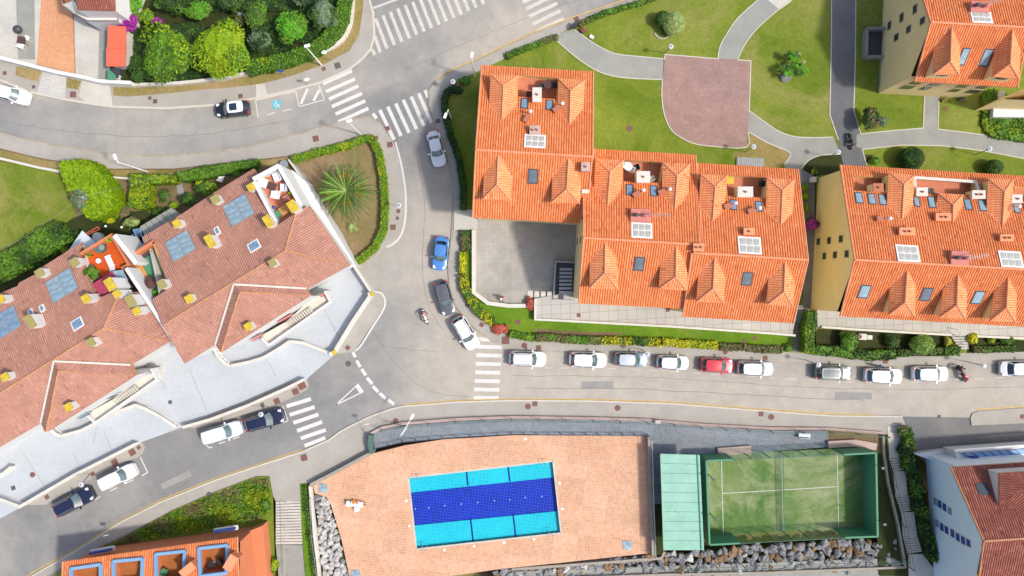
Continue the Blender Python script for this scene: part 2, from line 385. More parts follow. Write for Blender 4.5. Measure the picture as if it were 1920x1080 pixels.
def copy_tree(o, parent=None):
    c = o.copy(); COL.objects.link(c)
    if parent is not None: c.parent = parent
    for ch in KIDS.get(o.name, []) or [x for x in bpy.data.objects if x.parent == o]: copy_tree(ch, c)
    return c
KIDS = {}
def offset_path(path, d, closed=False):
    out = []; n = len(path)
    for i in range(n):
        a = path[i-1] if (i > 0 or closed) else path[i]; b = path[(i+1) % n] if (i < n-1 or closed) else path[i]
        t0 = Vector((path[i][0]-a[0], path[i][1]-a[1])); t1 = Vector((b[0]-path[i][0], b[1]-path[i][1]))
        t0 = t0.normalized() if t0.length > 1e-6 else None; t1 = t1.normalized() if t1.length > 1e-6 else None
        if t0 is None: t0 = t1
        if t1 is None: t1 = t0
        t = (t0+t1); t = t.normalized() if t.length > 1e-6 else t0
        nrm = Vector((-t.y, t.x)); k = 1/max(.5, nrm.dot(Vector((-t0.y, t0.x))))
        out.append(Vector((path[i][0]+nrm.x*d*k, path[i][1]+nrm.y*d*k)))
    return out
def strip_poly(path, w):
    a = offset_path(path, w/2); b = offset_path(path, -w/2); return a+b[::-1]
def smooth(pts, n=5, closed=False):
    """Catmull-Rom through pixel points"""
    out = []; L = len(pts)
    rng = L if closed else L-1
    for i in range(rng):
        p0 = pts[(i-1) % L] if (closed or i > 0) else pts[i]; p1 = pts[i]; p2 = pts[(i+1) % L]; p3 = pts[(i+2) % L] if (closed or i < L-2) else p2
        for k in range(n):
            t = k/n
            out.append(tuple(.5*((2*p1[j])+(-p0[j]+p2[j])*t+(2*p0[j]-5*p1[j]+4*p2[j]-p3[j])*t*t+(-p0[j]+3*p1[j]-3*p2[j]+p3[j])*t**3) for j in (0, 1)))
    if not closed: out.append(tuple(pts[-1]))
    return out
def resample(path, step):
    out = [Vector(path[0]).to_2d()]; 
    for a, b in zip(path, path[1:]):
        a = Vector(a).to_2d(); b = Vector(b).to_2d(); d = (b-a).length; n = max(1, int(d/step))
        for i in range(1, n+1): out.append(a.lerp(b, i/n))
    return out
def struct(name, px, z0, z1, m, ms=None, pts=None):
    o = MB().prism([p.to_2d() for p in (pts or GL(px, z1))], z0, z1, 0, 1 if ms else None).build(name, [m]+([ms] if ms else []))
    o['kind'] = 'structure'; return o
def line(mb, px, wpx, z0, z1, m=0, sm=0):
    path = smooth(px, sm) if sm else px
    mb.prism(strip_poly([p.to_2d() for p in GL(path, z1)], wpx/S), z0, z1, m); return mb
mat('patch_a', ph(172, 167, 160), .9, .1, .8, 12, .16); mat('patch_b', ph(164, 161, 155), .9, .1, .8, 12, .16)
# ================================================================== GROUND, ROADS, PAVEMENTS
g = MB(); g.add([(-400, -400, -.6), (400, -400, -.6), (400, 400, -.6), (-400, 400, -.6)], [(0, 1, 2, 3)])
struct('ground', None, 0, 0, 'dry_grass', pts=[Vector((-400, -400, 0)), Vector((400, -400, 0)), Vector((400, 400, 0)), Vector((-400, 400, 0))]).location.z = -1.9
struct('road', [(-260, -220), (2180, -220), (2180, 850), (1700, 850), (1700, 798), (1440, 790), (1210, 776), (960, 768), (755, 774), (690, 800), (560, 880), (505, 930), (460, 1000), (200, 1300), (-260, 1300)], -.5, 0, 'asphalt')
# greyer younger asphalt: a sheet on the lower left street and the road by the tall building
struct('road_patch', [(1690, 781), (1820, 783), (1822, 798), (1990, 790), (1990, 845), (1800, 848), (1740, 872), (1718, 850), (1700, 800)], 0, .004, 'asphalt_dark')

kerbN = [(-60, 120), (0, 150), (55, 172), (120, 186), (180, 196), (212, 200), (312, 203), (400, 197), (480, 184), (555, 167), (600, 155), (655, 130), (680, 110), (695, 92), (702, 67), (700, 25), (690, -10), (682, -60)]
wallN = [(-60, 88), (0, 110), (60, 125), (118, 140), (160, 148), (200, 157), (250, 160), (338, 157), (425, 147), (480, 135), (530, 127), (605, 100), (642, 77), (657, 50), (661, 25), (663, -10), (660, -60)]
struct('pavement', kerbN + wallN[::-1], -.1, .12, 'pave', 'kerb')
line(kN := MB(), kerbN, 4, .12, .125, 0, 1); kN.build('kerb', 'kerb')['kind'] = 'structure'
verge_up = [(212, 163), (250, 164), (338, 161), (425, 151), (480, 139), (530, 130), (605, 104), (644, 80), (660, 50), (664, 25), (666, -10)]
verge_dn = [(682, -10), (680, 20), (673, 65), (655, 95), (605, 122), (537, 145), (490, 157), (440, 163), (380, 168), (300, 176), (240, 181), (212, 179)]
struct('verge', verge_up + verge_dn, .12, .14, 'dry_grass')
struct('verge', [(30, 124), (60, 129), (78, 134), (70, 153), (50, 148), (29, 141)], .12, .14, 'dry_grass')
struct('verge', [(126, 146), (152, 152), (146, 168), (124, 164)], .12, .14, 'dry_grass')
struct('pavement_slabs', [(80, 134), (124, 144), (122, 186), (70, 174)], .12, .13, 'slab_grid')
struct('pavement_slabs', [(154, 152), (205, 160), (212, 200), (160, 192), (148, 180)], .12, .128, 'pave_light')
struct('pavement_slabs', [(480, 137), (491, 136), (502, 180), (480, 184)], .12, .13, 'pave_light')

kerbS = [(-60, 235), (0, 250), (50, 263), (100, 272), (212, 290), (300, 293), (400, 286), (480, 272), (555, 252), (630, 232), (667, 222), (692, 220), (712, 232), (730, 255), (740, 272), (752, 307), (760, 357), (760, 407), (752, 440), (737, 457), (722, 464), (716, 470), (700, 484), (672, 498)]
vergeS = [(665, 492), (700, 472), (722, 430), (727, 370), (722, 330), (709, 270), (700, 252), (690, 250), (650, 262), (548, 292), (480, 300), (400, 311), (325, 318), (200, 318), (75, 298), (0, 280), (-60, 265)]
struct('pavement', kerbS + vergeS, -.1, .12, 'pave', 'kerb')
line(kS := MB(), kerbS[:14], 4, .12, .125, 0, 1); kS.build('kerb', 'kerb_dark')['kind'] = 'structure'
struct('garden_ground', [(-60, 262), (0, 278), (75, 296), (200, 316), (325, 316), (480, 299), (548, 291), (560, 300), (540, 330), (470, 330), (340, 420), (240, 480), (120, 500), (60, 540), (-60, 600)], 0, .125, 'soil')
struct('verge', [(-60, 265), (0, 281), (75, 299), (200, 319), (325, 319), (480, 302), (545, 295), (540, 303), (420, 325), (330, 336), (245, 336), (200, 333), (117, 323), (80, 317), (0, 297), (-60, 285)], .125, .14, 'dry_grass')
struct('lawn', smooth([(-60, 290), (0, 302), (60, 312), (105, 324), (125, 350), (142, 395), (120, 420), (60, 450), (0, 488), (-60, 520)], 4), .125, .15, 'lawn')
struct('bed', [(332, 330), (470, 316), (420, 335), (345, 395), (300, 420), (290, 380), (285, 350)], .125, .15, 'soil')
struct('bed', [(-60, 500), (60, 440), (160, 400), (270, 395), (330, 415), (300, 440), (270, 470), (160, 470), (60, 530), (-60, 590)], .125, .148, 'dark_soil')
struct('path', [(330, 336), (338, 336), (346, 362), (342, 370), (333, 366)], .15, .17, 'concrete')
struct('bare_garden', [(548, 300), (560, 294), (690, 258), (700, 262), (716, 330), (720, 375), (718, 420), (700, 466), (668, 490), (645, 440), (600, 370), (575, 330)], .0, .14, 'bare_soil')
# white painted kerb edges of the two islands
wl = MB(); line(wl, [(741, 266), (752, 307), (760, 357), (760, 407), (752, 440), (737, 457), (725, 463)], 3, .0, .135, 0, 4)
wl.build('kerb_paint', 'roadpaint')['kind'] = 'structure'
wl = MB(); line(wl, [(703, 547), (715, 550), (722, 564), (718, 582), (697, 615), (677, 647), (666, 658)], 3, .0, .135, 0, 4); wl.build('kerb_paint', 'roadpaint')['kind'] = 'structure'
struct('pavement', [(704, 546), (715, 550), (721, 566), (716, 582), (664, 659), (650, 662), (630, 663), (631, 657), (662, 610)], -.1, .12, 'pave', 'kerb')
struct('pavement', [(574, 711), (578, 722), (575, 731), (555, 742), (527, 755), (480, 770), (420, 789), (378, 801), (362, 803), (350, 800), (350, 795), (470, 747), (540, 716)], -.1, .12, 'pave', 'kerb')
struct('pavement', [(264, 828), (271, 838), (266, 850), (257, 858), (220, 870), (175, 895), (87, 946), (60, 947), (46, 946), (150, 886), (240, 836)], -.1, .12, 'pave', 'kerb')
# big block to the right of the junction
kerbE = [(1260, -60), (1180, 0), (1085, 32), (1005, 62), (960, 82), (892, 115), (842, 137), (817, 152), (805, 170), (804, 195), (817, 237), (830, 268), (840, 295), (850, 345), (850, 395), (847, 445), (841, 495), (843, 540), (850, 565), (867, 592), (892, 617), (925, 640), (960, 655), (1060, 660), (1210, 664), (1385, 675), (1440, 678), (1590, 684), (1665, 687), (1800, 684), (1920, 677), (2100, 670)]
innerE = [(1330, -60), (1230, 0), (1135, 27), (1080, 45), (1045, 67), (960, 103), (905, 130), (867, 147), (838, 165), (828, 180), (830, 212), (842, 250), (857, 275), (867, 345), (871, 395), (866, 432), (862, 482), (861, 520), (868, 545), (892, 585), (925, 612), (960, 634), (1060, 643), (1235, 646), (1350, 652), (1440, 658), (1507, 662), (1615, 670), (1680, 670), (1800, 662), (1920, 658), (2100, 652)]
struct('pavement', kerbE + innerE[::-1], -.1, .12, 'pave', 'kerb_dark')
line(kE := MB(), kerbE, 3, .12, .125, 0, 1); kE.build('kerb', 'kerb_dark')['kind'] = 'structure'
struct('lawn', innerE + [(2100, -60)], -.1, .14, 'lawn')
# paths and the square in the park
def edged(name, px, m, z=.17, edge='kerb', ew=2.2, closed=True):
    struct(name, px, .1, z, m)
    p = [v.to_2d() for v in GL(px, z)]; p2 = p + [p[0]] if closed else p
    MB().prism(strip_poly(p2, ew / S), .1, z + .02).build('kerb', edge)['kind'] = 'structure'
pa = smooth([(1045, 77), (1080, 107), (1115, 130), (1147, 142), (1190, 147), (1242, 149)], 3)
pb = smooth([(1244, 110), (1200, 106), (1152, 100), (1115, 82), (1077, 55)], 3)
struct('path', pa + pb + [(1062, 58), (1047, 66)], .1, .17, 'concrete')
struct('path', smooth([(1346, 112), (1350, 87), (1365, 60), (1385, 32), (1430, -8)], 3) + [(1440, -40), (1520, -40), (1482, 0)] + smooth([(1455, 22), (1425, 48), (1400, 78), (1386, 105), (1383, 116)], 3), .1, .17, 'concrete')
struct('path', [(1462, -6), (1470, -20), (1500, -20), (1482, 4), (1462, 18), (1440, 0)], .17, .178, 'pave_light')
cs = smooth([(1404, 207), (1440, 233), (1460, 246), (1490, 256), (1530, 258), (1562, 257)], 3)
struct('path', cs + [(1575, 287)] + smooth([(1575, 290), (1540, 291), (1517, 300), (1502, 316)], 3) + [(1506, 340), (1478, 335), (1470, 310), (1482, 287)] + smooth([(1482, 287), (1440, 268), (1400, 245)], 3), .1, .168, 'concrete')
struct('path', [(1606, 252), (1615, 251), (1731, 240), (1734, 175), (1761, 175), (1759, 242), (1840, 252), (1920, 265), (2080, 290), (2080, 320), (1920, 297), (1840, 282), (1765, 273), (1690, 272), (1620, 280), (1606, 275)], .1, .168, 'concrete')
struct('lane', [(1561, -60), (1604, -60), (1603, 100), (1601, 207), (1614, 250), (1617, 280), (1625, 312), (1582, 312), (1572, 270), (1556, 215), (1559, 75)], .1, .165, 'asphalt_dark')
struct('plaza', [(1247, 103), (1407, 113), (1404, 207), (1400, 276), (1335, 274)] + smooth([(1305, 270), (1285, 262), (1260, 245), (1246, 215), (1241, 180), (1242, 150)], 3), .1, .18, 'plaza', 'kerb')
ed = MB()
for pth, cl in ((pa, 0), (pb, 0), (cs, 0), ([(1559, -40), (1559, 75), (1556, 215), (1572, 262)], 0), ([(1605, -40), (1604, 100), (1601, 207), (1614, 251), (1660, 246), (1731, 240), (1734, 176)], 0),
                ([(1761, 176), (1759, 242), (1840, 252), (1920, 265), (2000, 280)], 0), ([(1625, 309), (1617, 280), (1690, 272), (1765, 273), (1840, 282), (1920, 297), (2000, 309)], 0),
                (smooth([(1502, 316), (1517, 300), (1540, 291), (1576, 289)], 3), 0), (smooth([(1346, 112), (1350, 87), (1365, 60), (1385, 32), (1430, -8)], 3), 0), (smooth([(1482, 0), (1455, 22), (1425, 48), (1400, 78), (1386, 105), (1383, 114)], 3), 0),
                ([(1383, 112), (1408, 114), (1405, 207)], 0), ([(1246, 112), (1247, 102), (1346, 110)], 0), (smooth([(1400, 245), (1440, 268), (1482, 287), (1470, 308)], 3), 0),
                (smooth([(1242, 149), (1241, 180), (1246, 215), (1260, 245), (1285, 262), (1305, 270), (1335, 274), (1400, 276), (1402, 245)], 3), 0)):
    ed.prism(strip_poly([p.to_2d() for p in GL(pth, .2)], 1.8 / S), .1, .2)
ed.build('path_edging', 'kerb')['kind'] = 'structure'
struct('verge', smooth([(1408, 250), (1440, 262), (1482, 288), (1462, 312), (1400, 308), (1370, 290), (1402, 280)], 3), .1, .15, 'dry_grass')
struct('verge', [(1763, 180), (1830, 186), (1842, 250), (1762, 241)], .1, .15, 'lawn')
struct('bed', [(1607, 320), (1640, 290), (1520, 290), (1500, 330), (1507, 660), (1530, 662), (1530, 330)], .1, .146, 'dark_soil')
struct('path', [(1500, 316), (1527, 330), (1530, 600), (1522, 662), (1487, 660), (1490, 600), (1506, 560)], .1, .158, 'asphalt_dark')  # passage shadow put into the colour: paved dark between the two blocks
# courtyard, its podium and the strips of garden around
struct('courtyard', [(866, 396), (1100, 396), (1093, 575), (1002, 575), (952, 571), (915, 566), (890, 548), (889, 432), (866, 430)], .1, .22, 'court_paving', 'concrete')
struct('entry_path', [(851, 393), (895, 393), (895, 431), (851, 431)], .12, .225, 'pave_light')
struct('podium', [(1002, 560), (1085, 545), (1500, 560), (1486, 627), (1440, 623), (1250, 610), (1002, 598)], .1, .75, 'pave_grid', 'wall_offwhite')
struct('podium', [(1530, 560), (2080, 600), (2080, 660), (1900, 632), (1780, 626), (1600, 618), (1533, 613)], .1, .75, 'pave_grid', 'wall_offwhite')
struct('bed', [(1533, 616), (1600, 620), (1776, 628), (1776, 668), (1680, 668), (1510, 660)], .1, .146, 'dark_soil')
struct('bed', [(1813, 631), (2080, 650), (2080, 656), (1813, 662)], .1, .147, 'dark_soil')
struct('lawn', [(892, 575), (915, 570), (1000, 575), (1003, 600), (1250, 613), (1440, 626), (1483, 630), (1483, 656), (1350, 650), (1230, 643), (1060, 640), (960, 630), (925, 608)], .1, .15, 'lawn_bright')
struct('lawn', [(868, 435), (888, 435), (888, 545), (912, 571), (925, 606), (892, 582), (866, 540)], .1, .147, 'lawn_bright')
struct('bed', smooth([(1000, 616), (1100, 622), (1180, 625), (1100, 634), (1010, 632)], 2), .1, .153, 'soil')
# south side: pavement, stone walkway, pool deck
kerbP = [(-60, 1150), (0, 1115), (60, 1080), (160, 1022), (225, 980), (300, 942), (400, 902), (480, 875), (567, 847), (617, 825), (637, 810), (655, 800), (692, 782), (730, 768), (755, 762), (855, 754), (960, 751), (1110, 752), (1260, 757), (1385, 767), (1440, 771), (1565, 780), (1692, 781)]
innerP = [(1704, 815), (1650, 814), (1550, 806), (1440, 806), (1310, 798), (1210, 789), (1110, 786), (960, 785), (855, 789), (755, 797), (717, 804), (695, 816), (700, 842), (642, 877), (587, 905), (562, 907), (566, 940), (517, 940), (512, 930), (505, 892), (480, 892), (400, 922), (325, 955), (237, 1002), (200, 1020), (75, 1085), (-60, 1170)]
struct('pavement', kerbP + innerP, -.1, .12, 'pave', 'kerb_dark')
line(kP := MB(), kerbP, 3, .12, .125, 0, 1); kP.build('kerb', 'kerb')['kind'] = 'structure'
struct('pavement', [(1820, 784), (1824, 775), (1835, 771), (1920, 765), (2080, 758), (2080, 784), (1920, 791), (1822, 798)], -.1, .12, 'pave', 'kerb')
struct('grass_slope_ground', [(60, 1100), (200, 1022), (237, 1004), (325, 957), (400, 924), (480, 894), (504, 893), (511, 930), (516, 1100)], -.1, .1, 'lawn')
struct('landing', [(517, 1022), (567, 1022), (575, 1120), (526, 1120)], -.1, .1, 'concrete')
struct('verge', [(562, 908), (578, 908), (584, 960), (596, 1120), (576, 1120), (566, 1000)], -.1, .13, 'lawn_bright')
struct('walkway', [(700, 842), (696, 815), (717, 805), (755, 798), (855, 790), (960, 786), (1110, 787), (1210, 790), (1310, 799), (1440, 807), (1552, 808), (1555, 838), (1320, 856), (1240, 852), (1240, 945), (1213, 945), (1213, 820), (960, 814), (830, 822), (755, 829)], -.1, .1, 'walkway')
struct('bed', [(1213, 945), (1250, 945), (1250, 1040), (1216, 1040)], -.1, .1, 'dark_soil')
struct('bed', [(1552, 806), (1654, 814), (1652, 850), (1555, 842)], -.1, .11, 'soil')
struct('bed', [(1640, 815), (1664, 812), (1700, 1080), (1650, 1080), (1644, 1000)], -.1, .105, 'dark_soil')
struct('bed', [(1664, 812), (1712, 815), (1730, 900), (1745, 1000), (1800, 1080), (1800, 1130), (1700, 1130), (1694, 1060), (1670, 900)], -.1, .09, 'dark_soil')
pool = [(766, 895), (1037, 864), (1052, 999), (781, 1029)]
deck_out = [(587, 905), (642, 877), (700, 850), (760, 835), (830, 824), (960, 816), (1213, 818), (1220, 1037), (1100, 1050), (930, 1068), (860, 1078), (660, 1100), (640, 1010), (620, 945), (612, 932), (590, 925)]
# deck laid as four pieces round the basin
P = pool
struct('pool_deck', [(587, 905), (642, 877), (700, 850), (760, 835), (830, 824), (900, 820), (960, 816), (1213, 818), P[1], P[0]], -1.6, .12, 'deck', 'wall_stone')
struct('pool_deck', [(1213, 818), (1220, 1037), P[2], P[1]], -1.6, .12, 'deck', 'wall_stone')
struct('pool_deck', [(1220, 1037), (1100, 1050), (930, 1068), (860, 1078), (660, 1104), P[3], P[2]], -1.6, .12, 'deck', 'wall_stone')
struct('pool_deck', [(660, 1104), (640, 1010), (620, 945), (612, 932), (590, 925), (587, 905), P[0], P[3]], -1.6, .12, 'deck', 'wall_stone')
struct('path', [(1240, 1062), (1440, 1055), (1690, 1046), (1700, 1068), (1700, 1100), (900, 1100), (960, 1072)], -.3, -.05, 'concrete')
struct('path', [(1664, 800), (1688, 800), (1690, 857), (1668, 857)], -.1, .15, 'concrete_white')
struct('path', [(1675, 883), (1698, 883), (1702, 930), (1679, 930)], -.1, .14, 'concrete_white')
struct('path', [(1690, 960), (1714, 960), (1720, 1006), (1693, 1006)], -.1, .13, 'concrete_white')
struct('path', [(1703, 1039), (1730, 1039), (1800, 1130), (1705, 1130)], -.1, .12, 'concrete_white')
struct('yard', [(300, 630), (346, 660), (404, 640), (583, 545), (668, 498), (703, 546), (629, 663), (573, 712), (350, 798), (265, 829), (47, 947), (0, 972), (-80, 1010), (-80, 700), (100, 640)], -.1, .1, 'yard_floor')
# north-west plots
struct('yard', [(-60, -60), (28, -60), (12, 60), (0, 110), (-60, 92)], 0, .1, 'pave_light')
struct('yard', [(0, -60), (82, -60), (69, 120), (60, 124), (0, 109)], 0, .13, 'concrete_white')
struct('yard', [(28, -60), (64, -60), (66, 112), (34, 110)], .1, .14, 'concrete')
struct('driveway', [(81, -60), (118, -60), (136, 32), (140, 138), (69, 121)], 0, .15, 'brick_drive')
struct('yard', [(139, 30), (160, 40), (206, 40), (206, 150), (142, 140)], 0, .12, 'concrete_white')
struct('yard', [(158, 42), (202, 44), (202, 148), (184, 148), (186, 60)], .12, .128, 'concrete')
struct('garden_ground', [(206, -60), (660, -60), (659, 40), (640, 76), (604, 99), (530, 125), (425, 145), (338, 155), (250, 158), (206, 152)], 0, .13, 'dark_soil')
struct('path', [(268, -10), (276, -10), (262, 28), (254, 26)], .13, .15, 'slab_grid')
struct('path', [(432, 8), (440, 6), (465, 34), (456, 42)], .13, .15, 'slab_grid')

sm_ = MB(); rr = random.Random(4)
for pth in ([(960, 705), (1150, 706), (1300, 712), (1500, 726), (1700, 730), (1990, 722)], [(980, 728), (1200, 730), (1420, 742), (1620, 750)], [(0, 226), (120, 246), (260, 256), (400, 250), (560, 222)], [(780, 290), (796, 380), (792, 470), (800, 560), (830, 620)],
            [(700, 620), (740, 680), (800, 730), (880, 745)], [(230, 1000), (380, 935), (520, 880), (640, 810)], [(760, 130), (850, 90), (960, 45), (1080, 0)], [(100, 1030), (240, 960), (400, 880)], [(640, 560), (700, 640), (820, 660)]):
    q = [(x + rr.uniform(-1.2, 1.2), y + rr.uniform(-1.2, 1.2)) for x, y in smooth(pth, 9)]; sm_.prism(strip_poly([p.to_2d() for p in GL(q, .005)], rr.uniform(.035, .06)), .005, .005)
mat('seam', ph(140, 136, 130), .9, .1, 1, 8, .1); sm_.build('road_seam', 'seam')['kind'] = 'structure'
for i, (x, y, w_, h_, a_) in enumerate(((1120, 722, 60, 14, 1), (330, 900, 60, 12, 25), (1600, 742, 70, 13, -1), (700, 150, 40, 16, 25))):
    MB().box(G(x, y, 0), w_ / S, h_ / S, .0035 + i * .0003, R(a_)).build('road_patch', 'patch_a' if i % 2 else 'patch_b')['kind'] = 'structure'

# ------------------------------------------------------------------ road markings
def stripe(mb, a, b, wpx, z=.008): mb.prism(strip_poly([G(*a, z).to_2d(), G(*b, z).to_2d()], wpx / S), z, z)
def marks(name, segs, wpx, m='roadpaint', z=.008):
    mb = MB()
    for a, b in segs: stripe(mb, a, b, wpx, z)
    o = mb.build(name, m); o['kind'] = 'structure'; return o
marks('crosswalk', [((697, 92), (703, 103)), ((703, 68), (713, 98))] + [((704 + k * 13.9, 35 - k * 6.35), (726 + k * 13.9, 91 - k * 6.4)) for k in range(0, 14)], 6.2, 'roadpaint_worn')
marks('crosswalk', [((1005, 59), (1057, 35)), ((999, 45), (1051, 20)), ((992, 31), (1045, 6)), ((986, 17), (1038, -8)), ((980, 4), (1031, -20))], 6.5, 'roadpaint_worn')
marks('crosswalk', [((605, 157), (660, 133)), ((611, 172), (666, 148)), ((617, 186), (672, 161)), ((622, 200), (679, 175)), ((629, 214), (685, 189)), ((634, 229), (691, 203))], 6.5)
marks('crosswalk', [((699, 213), (706, 222)), ((712, 206), (739, 262)), ((727, 200), (752, 255)), ((742, 194), (767, 249)), ((756, 187), (781, 242)), ((771, 181), (795, 236)), ((785, 175), (809, 230)), ((797, 169), (803, 183))], 6.5)
marks('crosswalk', [((898, 636), (918, 637)), ((895, 650), (941, 651)), ((893, 666), (941, 667)), ((892, 682), (939, 683)), ((891, 698), (938, 699)), ((890, 714), (937, 715)), ((889, 730), (936, 731)), ((888, 746), (935, 746))], 7)
marks('crosswalk', [((537, 762), (583, 748)), ((543, 778), (590, 763)), ((550, 793), (597, 777)), ((557, 808), (604, 791)), ((564, 822), (611, 806)), ((571, 836), (610, 821))], 7)
marks('road_marking', [((661.5, 660), (666.5, 670)), ((668.5, 676), (675.5, 688)), ((678, 692), (686, 704)), ((688, 708), (698, 720)), ((699, 724), (709, 735)), ((711.5, 737), (724, 748)), ((727, 749), (739, 758))], 6)
tri = MB(); stripe(tri, (630, 759), (671, 721), 2.2); stripe(tri, (630, 759), (680, 735), 2.2)
tri.prism([p.to_2d() for p in GL([(671, 718.5), (682, 734), (675, 738.5), (666.5, 725)])], .0085, .0085); tri.build('road_marking', 'roadpaint')['kind'] = 'structure'
marks('road_marking', [((479, 188), (484, 220)), ((484, 220), (486, 219)), ((478, 188), (553, 171)), ((554, 170), (561, 200)), ((561, 200), (608, 187)), ((597, 157), (608, 187)), ((502, 215), (516, 211)), ((531, 208), (547, 204))], 1.7)
marks('road_marking', [((577, 166), (564, 195)), ((599, 168), (588, 189))], 5)
marks('road_marking', [((700, 15), (741, 0)), ((741, 0), (800, -24))], 4, 'roadpaint_worn')
sq = MB().prism([p.to_2d() for p in GL([(508, 190), (526, 186.5), (528.5, 201.5), (511, 205)])], .01, .01); sq.build('road_marking', 'bluepaint')['kind'] = 'structure'
# wheelchair symbol
ws = MB(); c = G(518.5, 197)
for i in range(12):
    a0 = R(130 + i * 21); a1 = R(130 + (i + 1) * 21)
    ws.prism(strip_poly([Vector((c.x + .24 * math.cos(a0), c.y + .24 * math.sin(a0))), Vector((c.x + .24 * math.cos(a1), c.y + .24 * math.sin(a1)))], .09), .014, .014)
ws.prism(strip_poly([c.to_2d() + Vector((-.08, .42)), c.to_2d() + Vector((.0, .05)), c.to_2d() + Vector((.26, .02)), c.to_2d() + Vector((.38, -.3))], .1), .015, .015)
ws.cyl((c.x - .1, c.y + .44, .011), .08, .006, 8); ws.build('road_marking', 'roadpaint')['kind'] = 'structure'
marks('road_marking', [((944, 661), (941, 682)), ((941, 682), (957, 684)), ((1020, 690), (1037, 690)), ((1054, 690), (1071, 690)), ((1136, 691), (1155, 691)), ((1179, 692), (1197, 692)), ((1217, 694), (1235, 695)), ((1255, 697), (1274, 697)), ((1297, 699), (1314, 700)), ((1332, 702), (1351, 702)), ((1371, 704), (1385, 705)), ((1400, 706), (1420, 706)), ((1440, 709), (1453, 709)), ((1472, 710), (1494, 711)), ((1515, 712), (1530, 713)), ((1585, 716), (1603, 716)), ((1707, 717), (1722, 717)), ((1790, 712), (1802, 712)), ((1829, 711), (1846, 710)), ((1866, 708), (1884, 708))], 1.3, 'roadpaint_worn')
marks('road_marking', [((387, 835), (393, 840)), ((393, 840), (398, 838)), ((410, 832), (422, 828)), ((437, 823), (449, 819)), ((530, 761), (540, 789)), ((540, 789), (529, 793)), ((500, 800), (512, 797)),
                       ((263, 857), (277, 886)), ((277, 886), (266, 892)), ((207, 921), (220, 914)), ((237, 905), (251, 899)), ((177, 938), (188, 931))], 1.9)
marks('road_marking', [((180, 1005), (219, 984))], 2.4)
yl = MB()
for pth in ([(50, 1080), (155, 1021), (222, 979), (298, 939), (398, 899), (480, 872), (567, 843)], [(755, 759), (855, 751), (960, 748), (1110, 749), (1260, 754), (1385, 764), (1440, 768), (1565, 776), (1640, 778)],
            [(1180, -3), (1083, 29), (1003, 59), (958, 79), (890, 112), (840, 134), (815, 150)], [(1830, 768), (1920, 762), (1990, 757)]):
    yl.prism(strip_poly([p.to_2d() for p in GL(pth, .01)], 2.2 / S), .01, .01)
yl.build('road_marking', 'yellowpaint')['kind'] = 'structure'

# ------------------------------------------------------------------ swimming pool
mat('pool_blue', ph(14, 60, 160), .5, .05, .5, 6, .04); tiles('pool_aqua', ph(28, 196, 216, 1.2), ph(44, 212, 222, 1.2), .1, ph(90, 224, 232, 1.2), .4, 7, patch=.02, per=.05)
tiles('pool_navy', ph(22, 40, 168, 1.2), ph(28, 50, 186, 1.2), .18, ph(70, 100, 210, 1.2), .34, 7, patch=.06, per=.16)
wm = bpy.data.materials.new('water'); wm.use_nodes = True; t = wm.node_tree; t.nodes.remove(t.nodes['Principled BSDF'])
tr = t.nodes.new('ShaderNodeBsdfTransparent'); tr.inputs[0].default_value = (.82, .97, 1, 1); gl = t.nodes.new('ShaderNodeBsdfGlossy'); gl.inputs['Roughness'].default_value = .05
fz = t.nodes.new('ShaderNodeFresnel'); fz.inputs[0].default_value = 1.33; mx = t.nodes.new('ShaderNodeMixShader')
bp = t.nodes.new('ShaderNodeBump'); bp.inputs['Strength'].default_value = .3; bp.inputs['Distance'].default_value = .05; t.links.new(noise(t, pos(t), 2.2, 3, .5), bp.inputs['Height'])
t.links.new(bp.outputs[0], gl.inputs['Normal']); t.links.new(bp.outputs[0], fz.inputs['Normal'])
t.links.new(fz.outputs[0], mx.inputs[0]); t.links.new(tr.outputs[0], mx.inputs[1]); t.links.new(gl.outputs[0], mx.inputs[2]); t.links.new(mx.outputs[0], t.nodes['Material Output'].inputs[0]); MATS['water'] = wm
def lerp(a, b, k): return (a[0] + (b[0] - a[0]) * k, a[1] + (b[1] - a[1]) * k)
root = empty('swimming_pool', G(909, 947, -1.2), 'rectangular pool with turquoise sides and a dark blue middle set in the orange deck', 'swimming pool')
Q = lambda px, z: [v.to_2d() for v in GL(px, z)]
zf = -.45
MB().prism(Q([(770, 925), (1041, 896), (1047, 960), (777, 987)], 0), -1.3, zf - .001).build('basin_floor', 'pool_navy', root)
MB().prism(Q([(766, 895), (1037, 864), (1041, 896), (770, 925)], 0), -1.3, zf + .12).prism(Q([(777, 987), (1047, 960), (1052, 999), (781, 1029)], 0), -1.3, zf + .12).build('shelf', 'pool_aqua', root)
ln = MB()
for a, b in (((874, 882), (877, 912)), ((952, 873), (956, 904)), ((882, 974), (887, 1018)), ((962, 966), (967, 1008))): ln.prism(strip_poly(Q([a, b], 0), 3.2 / S), -1, zf + .14)
ln.build('lane_line', 'pool_blue', root)
sp = MB()
for x, y in ((779, 954), (804, 952), (834, 948), (865, 945), (896, 942), (927, 939), (956, 937), (985, 933), (1016, 931)): sp.cyl(G(x, y, zf), .07, .02, 8)
sp.build('floor_inlet', 'white_paint', root)
MB().prism(Q([(766.5, 895.5), (1036.5, 864.5), (1051.5, 998.5), (781.5, 1028.5)], 0), -.03, -.03).build('water_surface', 'water', root)
cp = MB()
for a, b in zip(pool, pool[1:] + pool[:1]): cp.prism(strip_poly(Q([a, b], 0), 3 / S), .121, .128)
cp.build('coping', 'pave_light', root)
ld_ = MB()
